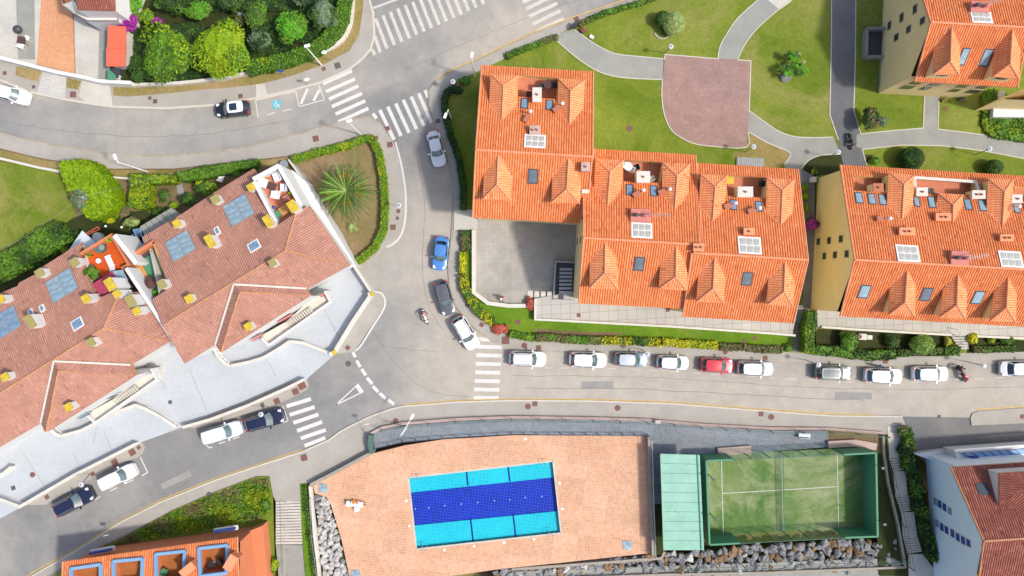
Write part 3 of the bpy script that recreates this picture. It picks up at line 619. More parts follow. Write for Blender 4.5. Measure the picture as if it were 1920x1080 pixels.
for x, y in ((784, 894), (1021, 866), (797, 1026), (1034, 999)):
    for d in (-.25, .25):
        a = G(x, y, .12); ld_.tube((a.x + d, a.y + .35, .12), (a.x + d, a.y + .3, .75), .025, n=6); ld_.tube((a.x + d, a.y + .3, .75), (a.x + d, a.y - .3, .7), .025, n=6); ld_.tube((a.x + d, a.y - .3, .7), (a.x + d, a.y - .4, -.3), .025, n=6)
ld_.build('ladder', 'grey_metal', root)
lid0 = None
for i, (x, y) in enumerate(((762, 939), (768, 986), (833, 1031), (889, 1024), (945, 1017), (1049, 906), (1054, 954), (1001, 1011), (985, 823))):
    o = MB().box(G(x, y, .12), .27, .27, .03, R(8)).build('skimmer_lid', 'white_paint')
    tag(o, 'small square white lid in the orange tiles round the pool', 'lid', 'white lids around the pool rim')
for x, y, l in ((606, 915, 'pale blue square shower tray in the upper left corner of the pool deck'), (667, 1077, 'pale blue shower tray at the bottom edge of the deck near the rocks'), (1176, 1022, 'pale blue square shower tray in the lower right corner of the pool deck')):
    r_ = empty('shower_tray', G(x, y, .12), l, 'shower tray', 'shower trays on the pool deck')
    MB().box(G(x, y, .12), 1.0, 1.0, .05, R(3)).build('tray', 'pane_pale', r_)
    MB().cyl(G(x, y, .17), .05, .01, 8).build('drain', 'grey_metal', r_)
    q_ = G(x, y, .17); MB().tube((q_.x, q_.y + .42, .17), (q_.x, q_.y + .42, 2.1), .03, n=6).tube((q_.x, q_.y + .42, 2.1), (q_.x, q_.y + .15, 2.15), .025, n=6).build('pipe', 'grey_metal', r_)
# ================================================================== ROOFS AND BUILDINGS
class Plane:
    """z = a x + b y + c through three points"""
    def __init__(s, p, q, r):
        n = (Vector(q)-Vector(p)).cross(Vector(r)-Vector(p)); s.a = -n.x/n.z; s.b = -n.y/n.z; s.c = p[2]-s.a*p[0]-s.b*p[1]
        s.g = Vector((s.a, s.b)); s.sl = s.g.length; gd = s.g.normalized(); s.dn = -gd; s.u = Vector((-s.dn.y, s.dn.x)); s.n = Vector((-s.a, -s.b, 1)).normalized()
    def z(s, x, y): return s.a*x+s.b*y+s.c
    def hit(s, px, py=None, up=0):
        if py is None: px, py = px
        X = (px-960)/S; Y = (540-py)/S; k = s.a*X+s.b*Y; z = (k+s.c+up)/(1+k/H)
        return Vector((X*(1-z/H), Y*(1-z/H), z))
def tilepatch(mb, outline, plane, rib, amp=.045, holes=(), m=0, me=None, skirt=.16):
    """corrugated clay roof over a planar outline (3D points); ribs run down the slope, real geometry"""
    o2 = lambda p: (plane.u.x*p[0]+plane.u.y*p[1], plane.dn.x*p[0]+plane.dn.y*p[1])
    back = lambda u, v: (plane.u.x*u+plane.dn.x*v, plane.u.y*u+plane.dn.y*v)
    loops = [[o2(p) for p in outline]]+[[o2(p) for p in h] for h in holes]
    us = sorted({q[0] for lp in loops for q in lp}); st = rib/4; prof = (0, .72, 1, .72)
    k0 = math.ceil(us[0]/st); k1 = math.floor(us[-1]/st)
    allu = sorted(set(us) | {k*st for k in range(k0, k1+1)})
    def zs(u):
        f = (u/rib) % 1.0; h = abs(math.sin(PI*f)) ** .8; return h*amp
    def cuts(u):
        r = []
        for lp in loops:
            n = len(lp)
            for i in range(n):
                a, b = lp[i], lp[(i+1) % n]
                if (a[0] <= u) != (b[0] <= u): t = (u-a[0])/(b[0]-a[0]); r.append((a[1]+(b[1]-a[1])*t, (lp, i)))
        return sorted(r, key=lambda q: q[0])
    def ev(seg, u):
        lp, i = seg; a, b = lp[i], lp[(i+1) % len(lp)]
        return a[1]+(b[1]-a[1])*(u-a[0])/(b[0]-a[0])
    ksl = math.sqrt(1+plane.sl**2)
    for ua, ub in zip(allu, allu[1:]):
        if ub-ua < 1e-5: continue
        c = cuts((ua+ub)/2)
        for j in range(0, len(c)-1, 2):
            va0, va1 = ev(c[j][1], ua), ev(c[j+1][1], ua); vb0, vb1 = ev(c[j][1], ub), ev(c[j+1][1], ub)
            vs = []; uvs = []
            for u, v in ((ua, va0), (ub, vb0), (ub, vb1), (ua, va1)):
                x, y = back(u, v); vs.append((x, y, plane.z(x, y)+zs(u))); uvs.append((u, v*ksl))
            # winding upward
            A = (vs[1][0]-vs[0][0])*(vs[2][1]-vs[0][1])-(vs[1][1]-vs[0][1])*(vs[2][0]-vs[0][0])
            mb.add(vs, [(0, 1, 2, 3) if A > 0 else (3, 2, 1, 0)], m, uvs)
    if me is not None:
        for lp in [outline]:
            n = len(lp)
            for i in range(n):
                a, b = lp[i], lp[(i+1) % n]; mb.add([a, b, (b[0], b[1], b[2]-skirt), (a[0], a[1], a[2]-skirt)], [(0, 1, 2, 3)], me, [(0, 0)]*4)
    return mb
def gcorner(root, name, pts, m, z0=0):
    """wall skin: list of (x,y,ztop); vertical quads down to z0"""
    mb = MB(); n = len(pts)
    for i in range(n):
        a, b = pts[i], pts[(i+1) % n]; mb.add([(a[0], a[1], z0), (b[0], b[1], z0), tuple(b), tuple(a)], [(0, 1, 2, 3)])
    return mb.build(name, m, root)
def skylight(root, plane, cx, cy, w, h, ax, frame='dark_metal', pane='pane_blue', grid=(1, 1), rise=.1, bar=.1, gap=.06, label=None):
    c = plane.hit(cx, cy); k = (1-c.z/H)/S; w *= k; h *= k
    e = ax; f = Vector((-ax.y, ax.x))
    def at(u, v, up): x = c.x+e.x*u+f.x*v; y = c.y+e.y*u+f.y*v; return (x, y, plane.z(x, y)+up)
    fr = MB().slab([at(-w/2, -h/2, rise), at(w/2, -h/2, rise), at(w/2, h/2, rise), at(-w/2, h/2, rise)], rise+.12)
    o = fr.build('skylight', frame, root)
    if label: o['label'] = label
    nx, ny = grid; iw = (w-2*bar-(nx-1)*gap)/nx; ih = (h-2*bar-(ny-1)*gap)/ny
    for i in range(nx):
        for j in range(ny):
            u0 = -w/2+bar+i*(iw+gap); v0 = -h/2+bar+j*(ih+gap)
            MB().slab([at(u0, v0, rise+.02), at(u0+iw, v0, rise+.02), at(u0+iw, v0+ih, rise+.02), at(u0, v0+ih, rise+.02)], .02).build('pane', pane, o)
    return o
def dormer(root, plane, apex, hip, lv, le, re, rv, wallm, tile='tile_orange_deep', rib=.25, window=True):
    A = plane.hit(*apex); L = plane.hit(*lv); Rr = plane.hit(*rv); zl = (L.z+Rr.z)/2
    rise = .04; zl -= .03
    Hp = G(*hip, A.z+rise); E1 = G(*le, zl); E2 = G(*re, zl)
    d = MB()
    for tri_ in ([A, Hp, E1, L], [A, Rr, E2, Hp]):
        pl = Plane(A, Hp, tri_[1] if tri_[1] is not Hp else E1); 
        if tri_[1] is Rr: pl = Plane(A, Hp, E2)
        pts = [Vector((p.x, p.y, pl.z(p.x, p.y))) for p in tri_]
        tilepatch(d, pts, pl, rib, .05, m=0, me=1, skirt=.1)
    pl = Plane(Hp, E1, E2); tilepatch(d, [Hp, E1, E2], pl, rib, .05, m=0, me=1, skirt=.1)
    o = d.build('dormer', [tile, 'ridge'], root)
    cap = MB()
    for a, b in ((A, Hp), (Hp, E1), (Hp, E2)): cap.tube(a+Vector((0, 0, .03)), b+Vector((0, 0, .03)), .085, n=6)
    for a, b in ((A, L), (A, Rr)): cap.tube(a+Vector((0, 0, .02)), b+Vector((0, 0, .02)), .05, n=5)
    cap.build('ridge_cap', 'ridge', o)
    ctr = (E1+E2+L+Rr)/4; ins = [ctr+(p-ctr)*.84 for p in (L, E1, E2, Rr)]
    zb = min(plane.z(E1.x, E1.y), plane.z(E2.x, E2.y))-.25
    MB().prism([p.to_2d() for p in ins], zb, zl-.1).build('cheek_wall', wallm, o)
    if window:
        a, b = ins[1], ins[2]; dr = (b-a).to_2d().normalized(); nn = Vector((dr.y, -dr.x)); 
        if nn.dot((Hp-ctr).to_2d()) < 0: nn = -nn
        mid = (a+b)/2; z1 = zl-.16; z0 = max(zb+.35, zl-1.0); q = mid.to_2d()+nn*.03
        ang = math.atan2(dr.y, dr.x)
        MB().box((q.x, q.y, z0), (b-a).length*.62, .08, z1-z0, ang).build('window', 'white_paint', o)
        q = mid.to_2d()+nn*.08; MB().box((q.x, q.y, z0+.08), (b-a).length*.5, .03, z1-z0-.16, ang).build('pane', 'pane_dark', o)
    return o
def orange_house(label, ridge, north, south, outN, outS, zr, zn, zs_, wallm, holes=(), dormers=(), skies=(), walls_inset=(.12, .5), cut=None, name='apartment_building', tile='tile_orange', capm='ridge', group='orange roofed apartment buildings', rib=.26):
    """ridge/north/south: left and right pixel ends; outN/outS: outlines of both slopes"""
    RL, RR = G(*ridge[0], zr), G(*ridge[1], zr); NL, NR = G(*north[0], zn), G(*north[1], zn); SL, SR = G(*south[0], zs_), G(*south[1], zs_)
    pn = Plane(RL, RR, (NL+NR)/2); ps = Plane(RL, RR, (SL+SR)/2)
    ctr = (RL+RR)/2; root = empty(name, (ctr.x, ctr.y, 0), label, 'building', group)
    r = MB()
    for pl, out, hs in ((pn, outN, holes), (ps, outS, ())):
        tilepatch(r, [pl.hit(*q) for q in out], pl, rib, .08, [[pl.hit(*q) for q in h] for h in hs], 0, 1, .2)
    roof = r.build('roof', [tile, capm], root)
    e1 = (RR-RL).to_2d().normalized(); e2 = Vector((-e1.y, e1.x))
    cap = MB()
    ix = [pn.hit(*q) for q in outN if abs(pn.hit(*q).z-zr) < .45]
    cap.tube(RL+Vector((0, 0, .06)), RR+Vector((0, 0, .06)), .12, n=8)
    for pl, out in ((pn, outN), (ps, outS)):
        pts = [pl.hit(*q) for q in out]
        for a, b in zip(pts, pts[1:]+pts[:1]):
            d = (b-a).to_2d()
            if d.length > .2 and abs(d.normalized().dot(e2)) > .9: cap.tube(a+Vector((0, 0, .04)), b+Vector((0, 0, .04)), .09, n=6)
    cap.build('ridge_cap', capm, roof)
    # walls (gable ends follow the slopes)
    st = lambda p: ((p.to_2d()-RL.to_2d()).dot(e1), (p.to_2d()-RL.to_2d()).dot(e2))
    def wp(s_, t_): q = RL.to_2d()+e1*s_+e2*t_; return q
    sW, sE = walls_inset[0], st(RR)[0]-walls_inset[0]; tN = (st(NL)[1]+st(NR)[1])/2-walls_inset[1]; tS = (st(SL)[1]+st(SR)[1])/2+walls_inset[1]
    pts = []
    for s_, t_ in ((sW, tN), (sW, 0), (sW, tS), (sE, tS), (sE, 0), (sE, tN)):
        q = wp(s_, t_); zz = (pn if t_ > 0 else ps).z(q.x, q.y) if t_ else zr
        pts.append((q.x, q.y, zz-.12))
    gcorner(root, 'wall', pts, wallm)
    for hole in holes:
        hp = [pn.hit(*q) for q in hole]; zf = min(p.z for p in hp)-.75
        MB().prism([p.to_2d() for p in hp], zf-.2, zf).build('terrace_floor', 'terrace_tile', root)
        tw = MB(); n = len(hp); c = sum((p for p in hp), Vector())/n
        for i in range(n):
            a, b = hp[i], hp[(i+1) % n]; tw.add([a, b, (b.x, b.y, zf), (a.x, a.y, zf)], [(0, 1, 2, 3)])
        tw.build('terrace_wall', wallm, root)
    for d in dormers: dormer(root, pn if d[0] == 'N' else ps, *d[1:], wallm)
    for s_ in skies:
        pl = pn if s_[0] == 'N' else ps
        if s_[1] == 'g': skylight(root, pl, *s_[2:], e1, 'white_paint', 'pane_milk', (3, 2), .14, .16, .08)
        else: skylight(root, pl, *s_[2:], e1, 'dark_metal', 'pane_' + s_[1], (1, 1), .08, .11)
    return root, pn, ps, e1, wp, (sW, sE, tN, tS)
def chimney(root, plane, cx, cy, w, l, h, ang, body='render_white', cap='yellow_cap', pots=0, capth=.12, z=None):
    """stack with its cap; cx, cy = pixel of the middle of its top"""
    c = plane.hit(cx, cy, up=h) if plane else G(cx, cy, z)
    if cap == 'yellow_cap' or cap == 'olive_cap': w *= .85; l *= .85
    zt = c.z; zb = (plane.z(c.x, c.y) if plane else z-h)-.5
    o = MB().box((c.x, c.y, zb), l, w, zt-zb, ang).build('chimney', body, root)
    MB().box((c.x, c.y, zt), l+.12, w+.12, capth, ang).build('chimney_cap', cap, o)
    for i in range(pots):
        q = Vector((math.cos(ang), math.sin(ang)))*((i-(pots-1)/2)*.45); MB().cyl((c.x+q.x, c.y+q.y, zt+capth), .12, .28, 10, r2=.09).build('chimney_pot', 'pot_clay', o)
    return o
def flue(root, plane, cx, cy, ang=0):
    """small clay block with a white ball-topped flue beside it"""
    c = plane.hit(cx, cy, up=.45); o = MB().box((c.x, c.y, c.z-1.0), .75, .45, 1.0, ang).build('chimney', 'pinkpad', root)
    MB().box((c.x, c.y, c.z), .85, .55, .08, ang).build('chimney_cap', 'pot_clay', o)
    d = Vector((math.cos(ang), math.sin(ang)))*.75
    MB().tube((c.x+d.x, c.y+d.y, c.z-1), (c.x+d.x, c.y+d.y, c.z+.35), .07).blob((c.x+d.x, c.y+d.y, c.z+.42), .2, .2, .16, nu=10, nv=6).build('flue_cowl', 'pot_white', o)
    return o
def antenna(root, plane, cx, cy, ang, n=9, L=1.9, h=1.6):
    c = plane.hit(cx, cy, up=h); d = Vector((math.cos(ang), math.sin(ang), 0)); f = Vector((-d.y, d.x, 0)); mb = MB()
    mb.tube((c.x, c.y, c.z-h-.3), c, .03, n=6); mb.tube(c-d*.3, c+d*L, .025, n=5)
    for i in range(n):
        q = c+d*(L*i/(n-1)); w_ = .34-.015*i; mb.tube(q-f*w_, q+f*w_, .014, n=4)
    return mb.build('roof_antenna', 'grey_metal', root)
def pad(root, plane, cx, cy, w, h, e1, up=.5):
    c = plane.hit(cx, cy, up=up); k = (1-c.z/H)/S; ang = math.atan2(e1.y, e1.x)
    o = MB().box((c.x, c.y, c.z-up-1), w*k, h*k, up+1, ang).build('roof_plinth', 'pinkpad', root)
    mb = MB()
    for i in range(2):
        q = c+Vector((e1.x, e1.y, 0))*(-.5+i*.95); mb = MB().blob((q.x, q.y, q.z+.35), .34, .2, .3, nu=10, nv=6); mb.tube((q.x, q.y, c.z), (q.x, q.y, c.z+.4), .04, n=5); mb.build('satellite_dish', 'pinkpad' if i else 'dark_metal', o)
    return o

# ---- A: the tall block left of the row
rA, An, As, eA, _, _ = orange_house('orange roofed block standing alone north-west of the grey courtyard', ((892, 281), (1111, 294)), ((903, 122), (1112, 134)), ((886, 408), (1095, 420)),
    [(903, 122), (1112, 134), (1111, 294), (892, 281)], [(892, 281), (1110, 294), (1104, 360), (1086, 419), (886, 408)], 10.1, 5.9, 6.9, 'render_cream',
    holes=[[(971, 142), (1046, 147), (1044, 186), (971, 181)]],
    dormers=[('S', (934, 290), (932, 346), (907, 324), (905, 374), (957, 375), (961, 325)), ('S', (1066, 296), (1063, 354), (1036, 327), (1034, 380), (1087, 382), (1090, 331)),
             ('N', (941, 225), (944, 161), (917, 197), (920, 139), (971, 142), (969, 203)), ('N', (1068, 234), (1070, 170), (1045, 207), (1047, 147), (1097, 150), (1095, 201))],
    skies=[('N', 'blue', 983, 194, 14, 22), ('N', 'blue', 1030, 197, 14, 22), ('N', 'g', 1003, 265, 40, 27), ('S', 'grey', 999, 331, 20, 26)])
flue(rA, An, 988, 222, R(60)); flue(rA, An, 1044, 204, R(40)); chimney(rA, An, 1003, 244, .8, 1.0, .5, 0, 'pinkpad', 'parapet_rose', 2)
chimney(rA, An, 1007, 178, 1.4, .85, .9, 0, 'render_cream', 'wall_offwhite', 1); chimney(rA, As, 1098, 313, .8, .8, .8, 0, 'pinkpad', 'parapet_rose', 1); chimney(rA, As, 1097, 359, .3, .6, .4, 0, 'render_cream', 'wall_offwhite')
# ---- B
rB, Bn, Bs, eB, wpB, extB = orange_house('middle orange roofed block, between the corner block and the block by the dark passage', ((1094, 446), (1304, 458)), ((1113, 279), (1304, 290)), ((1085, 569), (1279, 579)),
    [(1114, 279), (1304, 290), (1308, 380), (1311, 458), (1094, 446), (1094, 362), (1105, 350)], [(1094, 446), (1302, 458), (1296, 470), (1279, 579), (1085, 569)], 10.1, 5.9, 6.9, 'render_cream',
    holes=[[(1169, 300), (1242, 305), (1239, 343), (1169, 340)]],
    dormers=[('N', (1139, 387), (1144, 322), (1113, 354), (1117, 297), (1169, 301), (1164, 362)), ('N', (1265, 394), (1270, 330), (1241, 364), (1242, 304), (1294, 307), (1291, 366)),
             ('S', (1135, 456), (1134, 511), (1106, 490), (1105, 541), (1159, 542), (1159, 487)), ('S', (1268, 462), (1267, 519), (1238, 495), (1235, 542), (1288, 545), (1291, 495))],
    skies=[('N', 'blue', 1180, 356, 14, 22), ('N', 'blue', 1225, 358, 14, 22), ('N', 'g', 1203, 432, 39, 30), ('S', 'grey', 1198, 495, 20, 26)])
pad(rB, Bn, 1201, 404, 36, 24, eB); antenna(rB, Bn, 1222, 403, R(2)); flue(rB, Bn, 1194, 364, R(30)); flue(rB, Bn, 1242, 360, R(20))
chimney(rB, Bn, 1206, 332, 1.1, 1.3, .9, 0, 'render_cream', 'wall_offwhite', 1)
# ---- D
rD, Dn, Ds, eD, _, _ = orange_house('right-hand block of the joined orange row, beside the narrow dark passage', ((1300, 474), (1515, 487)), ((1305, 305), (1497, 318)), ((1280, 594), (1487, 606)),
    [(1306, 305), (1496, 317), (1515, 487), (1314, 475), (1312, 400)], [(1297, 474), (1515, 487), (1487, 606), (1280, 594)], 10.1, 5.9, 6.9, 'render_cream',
    holes=[[(1364, 329), (1437, 333), (1436, 371), (1364, 367)]],
    dormers=[('N', (1336, 415), (1341, 350), (1310, 386), (1314, 326), (1364, 329), (1360, 394)), ('N', (1464, 422), (1467, 357), (1436, 398), (1438, 333), (1490, 337), (1486, 400)),
             ('S', (1340, 482), (1337, 541), (1309, 514), (1306, 566), (1357, 568), (1361, 515)), ('S', (1472, 491), (1470, 547), (1440, 522), (1438, 572), (1487, 575), (1492, 520))],
    skies=[('N', 'blue', 1375, 384, 14, 21), ('N', 'blue', 1422, 387, 14, 21), ('N', 'g', 1405, 460, 43, 33), ('S', 'grey', 1400, 523, 20, 25)])
flue(rD, Dn, 1365, 386, R(20)); flue(rD, Dn, 1410, 395, R(20)); chimney(rD, Dn, 1397, 360, 1.0, 1.5, .9, 0, 'render_cream', 'wall_offwhite', 1); chimney(rD, Dn, 1404, 434, .6, 1.0, .5, 0, 'pinkpad', 'ridge', 1); chimney(rD, Dn, 1310, 464, .7, 1.0, .7, 0, 'pinkpad', 'ridge', 2)
# ---- E
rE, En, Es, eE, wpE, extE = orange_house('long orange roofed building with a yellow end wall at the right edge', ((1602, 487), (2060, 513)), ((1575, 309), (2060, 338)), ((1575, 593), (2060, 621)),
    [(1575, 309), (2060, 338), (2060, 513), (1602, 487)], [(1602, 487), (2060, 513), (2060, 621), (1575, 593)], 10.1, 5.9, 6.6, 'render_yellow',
    holes=[[(1600, 331), (1664, 333), (1663, 361), (1601, 357)], [(1714, 333), (1829, 341), (1836, 366), (1808, 365), (1757, 362), (1716, 361)], [(1902, 349), (1950, 352), (1950, 379), (1901, 376)]],
    dormers=[('N', (1691, 412), (1695, 345), (1663, 386), (1666, 322), (1714, 329), (1712, 390)), ('N', (1786, 418), (1787, 384), (1756, 387), (1759, 362), (1805, 365), (1805, 392)), ('N', (1879, 425), (1883, 359), (1850, 397), (1852, 334), (1900, 336), (1899, 400)),
             ('S', (1701, 507), (1697, 567), (1669, 535), (1666, 591), (1715, 593), (1717, 535)), ('S', (1796, 515), (1794, 572), (1767, 541), (1762, 595), (1811, 599), (1815, 541)), ('S', (1890, 521), (1887, 577), (1862, 547), (1856, 602), (1904, 604), (1908, 547))],
    skies=[('N', 'pale', 1610, 371, 15, 22), ('N', 'pale', 1634, 373, 15, 22), ('N', 'pale', 1654, 374, 15, 22), ('N', 'pale', 1718, 378, 12, 20), ('N', 'pale', 1746, 379, 14, 23), ('N', 'blue', 1814, 383, 14, 22), ('N', 'pale', 1841, 385, 15, 23), ('N', 'pale', 1905, 390, 12, 20), ('N', 'pale', 1926, 392, 14, 22),
           ('N', 'g', 1701, 475, 42, 32), ('N', 'g', 1894, 486, 42, 31), ('S', 'pale', 1620, 547, 20, 25), ('S', 'grey', 1736, 552, 20, 25), ('S', 'pale', 1833, 558, 20, 25)])
flue(rE, En, 1652, 410, R(0)); chimney(rE, En, 1700, 434, .7, 1.5, .5, 0, 'pinkpad', 'ridge', 2); chimney(rE, En, 1768, 407, .7, 1.5, .5, 0, 'pinkpad', 'ridge', 2); chimney(rE, En, 1887, 446, .6, 1.3, .5, 0, 'pinkpad', 'ridge', 2); flue(rE, En, 1893, 390, R(10))
pad(rE, En, 1801, 484, 34, 26, eE); antenna(rE, En, 1820, 483, R(8), L=1.8); chimney(rE, En, 1646, 352, .8, 1.0, .8, 0, 'render_yellow', 'pot_clay', 1); chimney(rE, En, 1728, 360, .8, 1.1, .6, 0, 'render_yellow', 'wall_offwhite', 1); chimney(rE, En, 1834, 365, .8, 1.3, .6, 0, 'render_yellow', 'wall_offwhite', 2); chimney(rE, En, 1906, 373, .8, 1.0, .6, 0, 'render_yellow', 'wall_offwhite', 1)
pr = MB()
for a, b in (((1714, 333), (1829, 341)), ((1829, 341), (1837, 366)), ((1714, 333), (1716, 361))): pr.beam(En.hit(*a, up=.12), En.hit(*b, up=.12), .3, .25)
pr.build('parapet', 'wall_offwhite', rE)
# ---- F (upper right corner)
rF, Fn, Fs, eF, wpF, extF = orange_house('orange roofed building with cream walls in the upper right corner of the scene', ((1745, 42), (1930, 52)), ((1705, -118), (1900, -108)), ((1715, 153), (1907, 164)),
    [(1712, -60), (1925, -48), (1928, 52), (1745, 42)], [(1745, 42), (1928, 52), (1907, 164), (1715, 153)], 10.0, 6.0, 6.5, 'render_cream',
    dormers=[('S', (1784, 51), (1782, 115), (1751, 86), (1750, 140), (1799, 141), (1801, 87)), ('S', (1898, 55), (1894, 120), (1865, 90), (1861, 144), (1911, 149), (1912, 93))],
    skies=[('S', 'pale', 1806, 107, 15, 27), ('S', 'pale', 1848, 109, 18, 27), ('N', 'g', 1839, 33, 38, 25)])
pad(rF, Fn, 1838, 12, 34, 20, eF); antenna(rF, Fn, 1856, 4, R(15))

# windows in the gable and long walls that the camera sees
def wallwin(root, ctr, d, w, h, depth=.06, m='pane_dark', fr=None):
    """window in a vertical wall: d = direction along the wall, box proud of the wall by a few mm"""
    ang = math.atan2(d.y, d.x); f = MB().box((ctr.x, ctr.y, ctr.z-h/2), w, depth, h, ang).build('window', fr or 'kerb_dark', root)
    nn = Vector((-d.y, d.x, 0)); 
    MB().box((ctr.x, ctr.y, ctr.z-h/2+.07), w-.14, depth+.03, h-.14, ang).build('pane', m, f)
def gable_windows(root, RLpx, zr, e1, s0, lst):
    """lst of pixels of window centres on the west gable wall; solve height from the wall plane"""
    RL = G(*RLpx, zr).to_2d()+e1*s0; e2 = Vector((-e1.y, e1.x))
    for px, py, w, h in lst:
        # point on ray with (P-RL).e1 = 0
        X = Vector(((px-960)/S, (540-py)/S)); k = RL.dot(e1)/X.dot(e1); z = (1-k)*H
        q = X*k; wallwin(root, Vector((q.x-e1.x*.02, q.y-e1.y*.02, z)), e2, w, h)
gable_windows(rE, (1602, 487), 10.1, eE, .12, [(1535, 453, .8, .9), (1555, 451, .8, .9), (1577, 448, .8, .9), (1546, 480, .8, .9), (1566, 478, .8, .9), (1588, 476, .8, .9)])
gable_windows(rF, (1745, 42), 10.0, eF, .12, [(1668, 48, 1.0, .8), (1691, 33, 1.0, .8), (1716, 17, 1.0, .8), (1681, 70, .8, .9), (1704, 55, .8, .9), (1730, 39, .8, .9)])
gable_windows(rB, (1094, 446), 10.1, eB, .12, [(1083, 453, .8, .9), (1089, 450, .8, .9)])
def long_windows(root, anchor_px, z, e1, inset, lst, sgn=-1):
    e2 = Vector((-e1.y, e1.x)); a = G(*anchor_px, z).to_2d()-e2*(inset*sgn)
    for px, py, w, h in lst:
        X = Vector(((px-960)/S, (540-py)/S)); k = a.dot(e2)/X.dot(e2); zz = (1-k)*H; q = X*k
        wallwin(root, Vector((q.x+e2.x*.02*sgn, q.y+e2.y*.02*sgn, zz)), e1, w, h)
long_windows(rF, (1811, 158.5), 6.5, eF, .5, [(1702, 163, 1.3, 1.3), (1736, 165, .9, 1.2), (1717, 155, 1.1, 1.1), (1753, 158, 1.1, 1.1), (1791, 169, 1.0, 1.2), (1826, 171, 1.4, 1.3), (1805, 161, 1.1, 1.1), (1842, 163, 1.1, 1.1)])
# ================================================================== WHITE TERRACED HOUSES WITH TERRACOTTA ROOFS
def wallrun(mb, px, wd, z0, z1, m=0, sm=0):
    """free-standing wall; px = pixels of its foot"""
    path = smooth(px, sm) if sm else px
    mb.prism(strip_poly([p.to_2d() for p in GL(path, 0)], wd), z0, z1, m); return mb
def cluster(label, zr, ze, ridge, nweave, secorner, nwpoly, epoly, sepoly, wing, wallpx, skies, chims, tiny=()):
    RL, RR = G(*ridge[0], zr), G(*ridge[1], zr); NE = G(*nweave, ze)
    nd = (RR-RL).to_2d().normalized(); nn = Vector((-nd.y, nd.x)); D = (NE-RL).to_2d().dot(nn); sl = (zr-ze)/D
    pnw = Plane(RL, RR, NE)
    t = RL.to_2d()-nn*5; pse = Plane(RL, RR, (t.x, t.y, zr-sl*1.0*5))
    hipn = pnw.hit(*epoly[1]); pe = Plane(RR, pse.hit(*secorner), hipn)
    ctr = (RL+RR)/2; root = empty('terraced_house', (ctr.x, ctr.y, 0), label, 'house', 'white terraced houses with terracotta roofs')
    r = MB()
    for pl, poly in ((pnw, nwpoly), (pe, epoly), (pse, sepoly)): tilepatch(r, [pl.hit(*q) for q in poly], pl, .24, .06, m=0, me=1, skirt=.2)
    roof = r.build('roof', ['tile_terra', 'ridge_terra'], root)
    A = pse.hit(*wing[0], up=.8); C1 = pse.hit(*wing[1], up=.45); C2 = pse.hit(*wing[2], up=.45); V0 = pse.hit(*wing[3], up=.06); V1 = pse.hit(*wing[4], up=.06); V2 = pse.hit(*wing[5], up=.06)
    wg = MB()
    for tr3, poly in (((A, C1, C2), [A, C1, C2]), ((V0, V1, A), [V0, V1, C1, A]), ((V0, V2, A), [V0, A, C2, V2])):
        pl = Plane(*tr3); tilepatch(wg, [Vector((p.x, p.y, pl.z(p.x, p.y))) for p in poly], pl, .24, .06, m=0, me=1, skirt=.5)
    wg.build('wing_roof', ['tile_terra', 'ridge_terra'], root)
    cp = MB()
    for a, b in ((RL, RR), (RR, pse.hit(*secorner)), (RR, hipn), (A, C1), (A, C2)): cp.tube(a+Vector((0, 0, .05)), b+Vector((0, 0, .05)), .1, n=6)
    cp.build('ridge_cap', 'ridge_terra', roof)
    fl = MB()
    for a, b in ((V0, V1), (V0, V2)): fl.beam(a+Vector((0, 0, .1)), b+Vector((0, 0, .1)), .2, .08)
    fl.build('valley_gutter', 'wall_offwhite', roof)
    # walls: foot polygon with roof heights
    zmin = lambda x, y: min(pnw.z(x, y), pse.z(x, y), pe.z(x, y))
    W = []
    for px, py, zz in wallpx:
        q = G(px, py, zz); W.append((q.x, q.y, max(.5, zmin(q.x, q.y)-.14)))
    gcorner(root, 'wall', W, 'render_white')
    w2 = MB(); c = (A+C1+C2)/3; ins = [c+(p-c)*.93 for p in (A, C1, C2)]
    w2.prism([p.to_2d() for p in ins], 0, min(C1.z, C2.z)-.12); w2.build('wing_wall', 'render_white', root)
    for q in skies:
        if q[4] == 2: skylight(root, pnw, q[0], q[1], q[2], q[3], nd, 'grey_metal', 'pane_pale' if len(q) < 6 else q[5], (2, 2), .16, .14, .16)
        else: skylight(root, pnw, q[0], q[1], q[2], q[3], nd, 'pot_white', 'pane_blue', (1, 1), .14, .12)
    an = math.atan2(nd.y, nd.x)
    for cx, cy, side, w_, l_, h_, cap in chims: chimney(root, {'N': pnw, 'S': pse, 'E': pe}[side], cx, cy, w_, l_, h_, an+(PI/2 if l_ > w_ else 0), 'render_white', cap)
    return root, pnw, pse, pe, nd
YC, OC = 'yellow_cap', 'olive_cap'
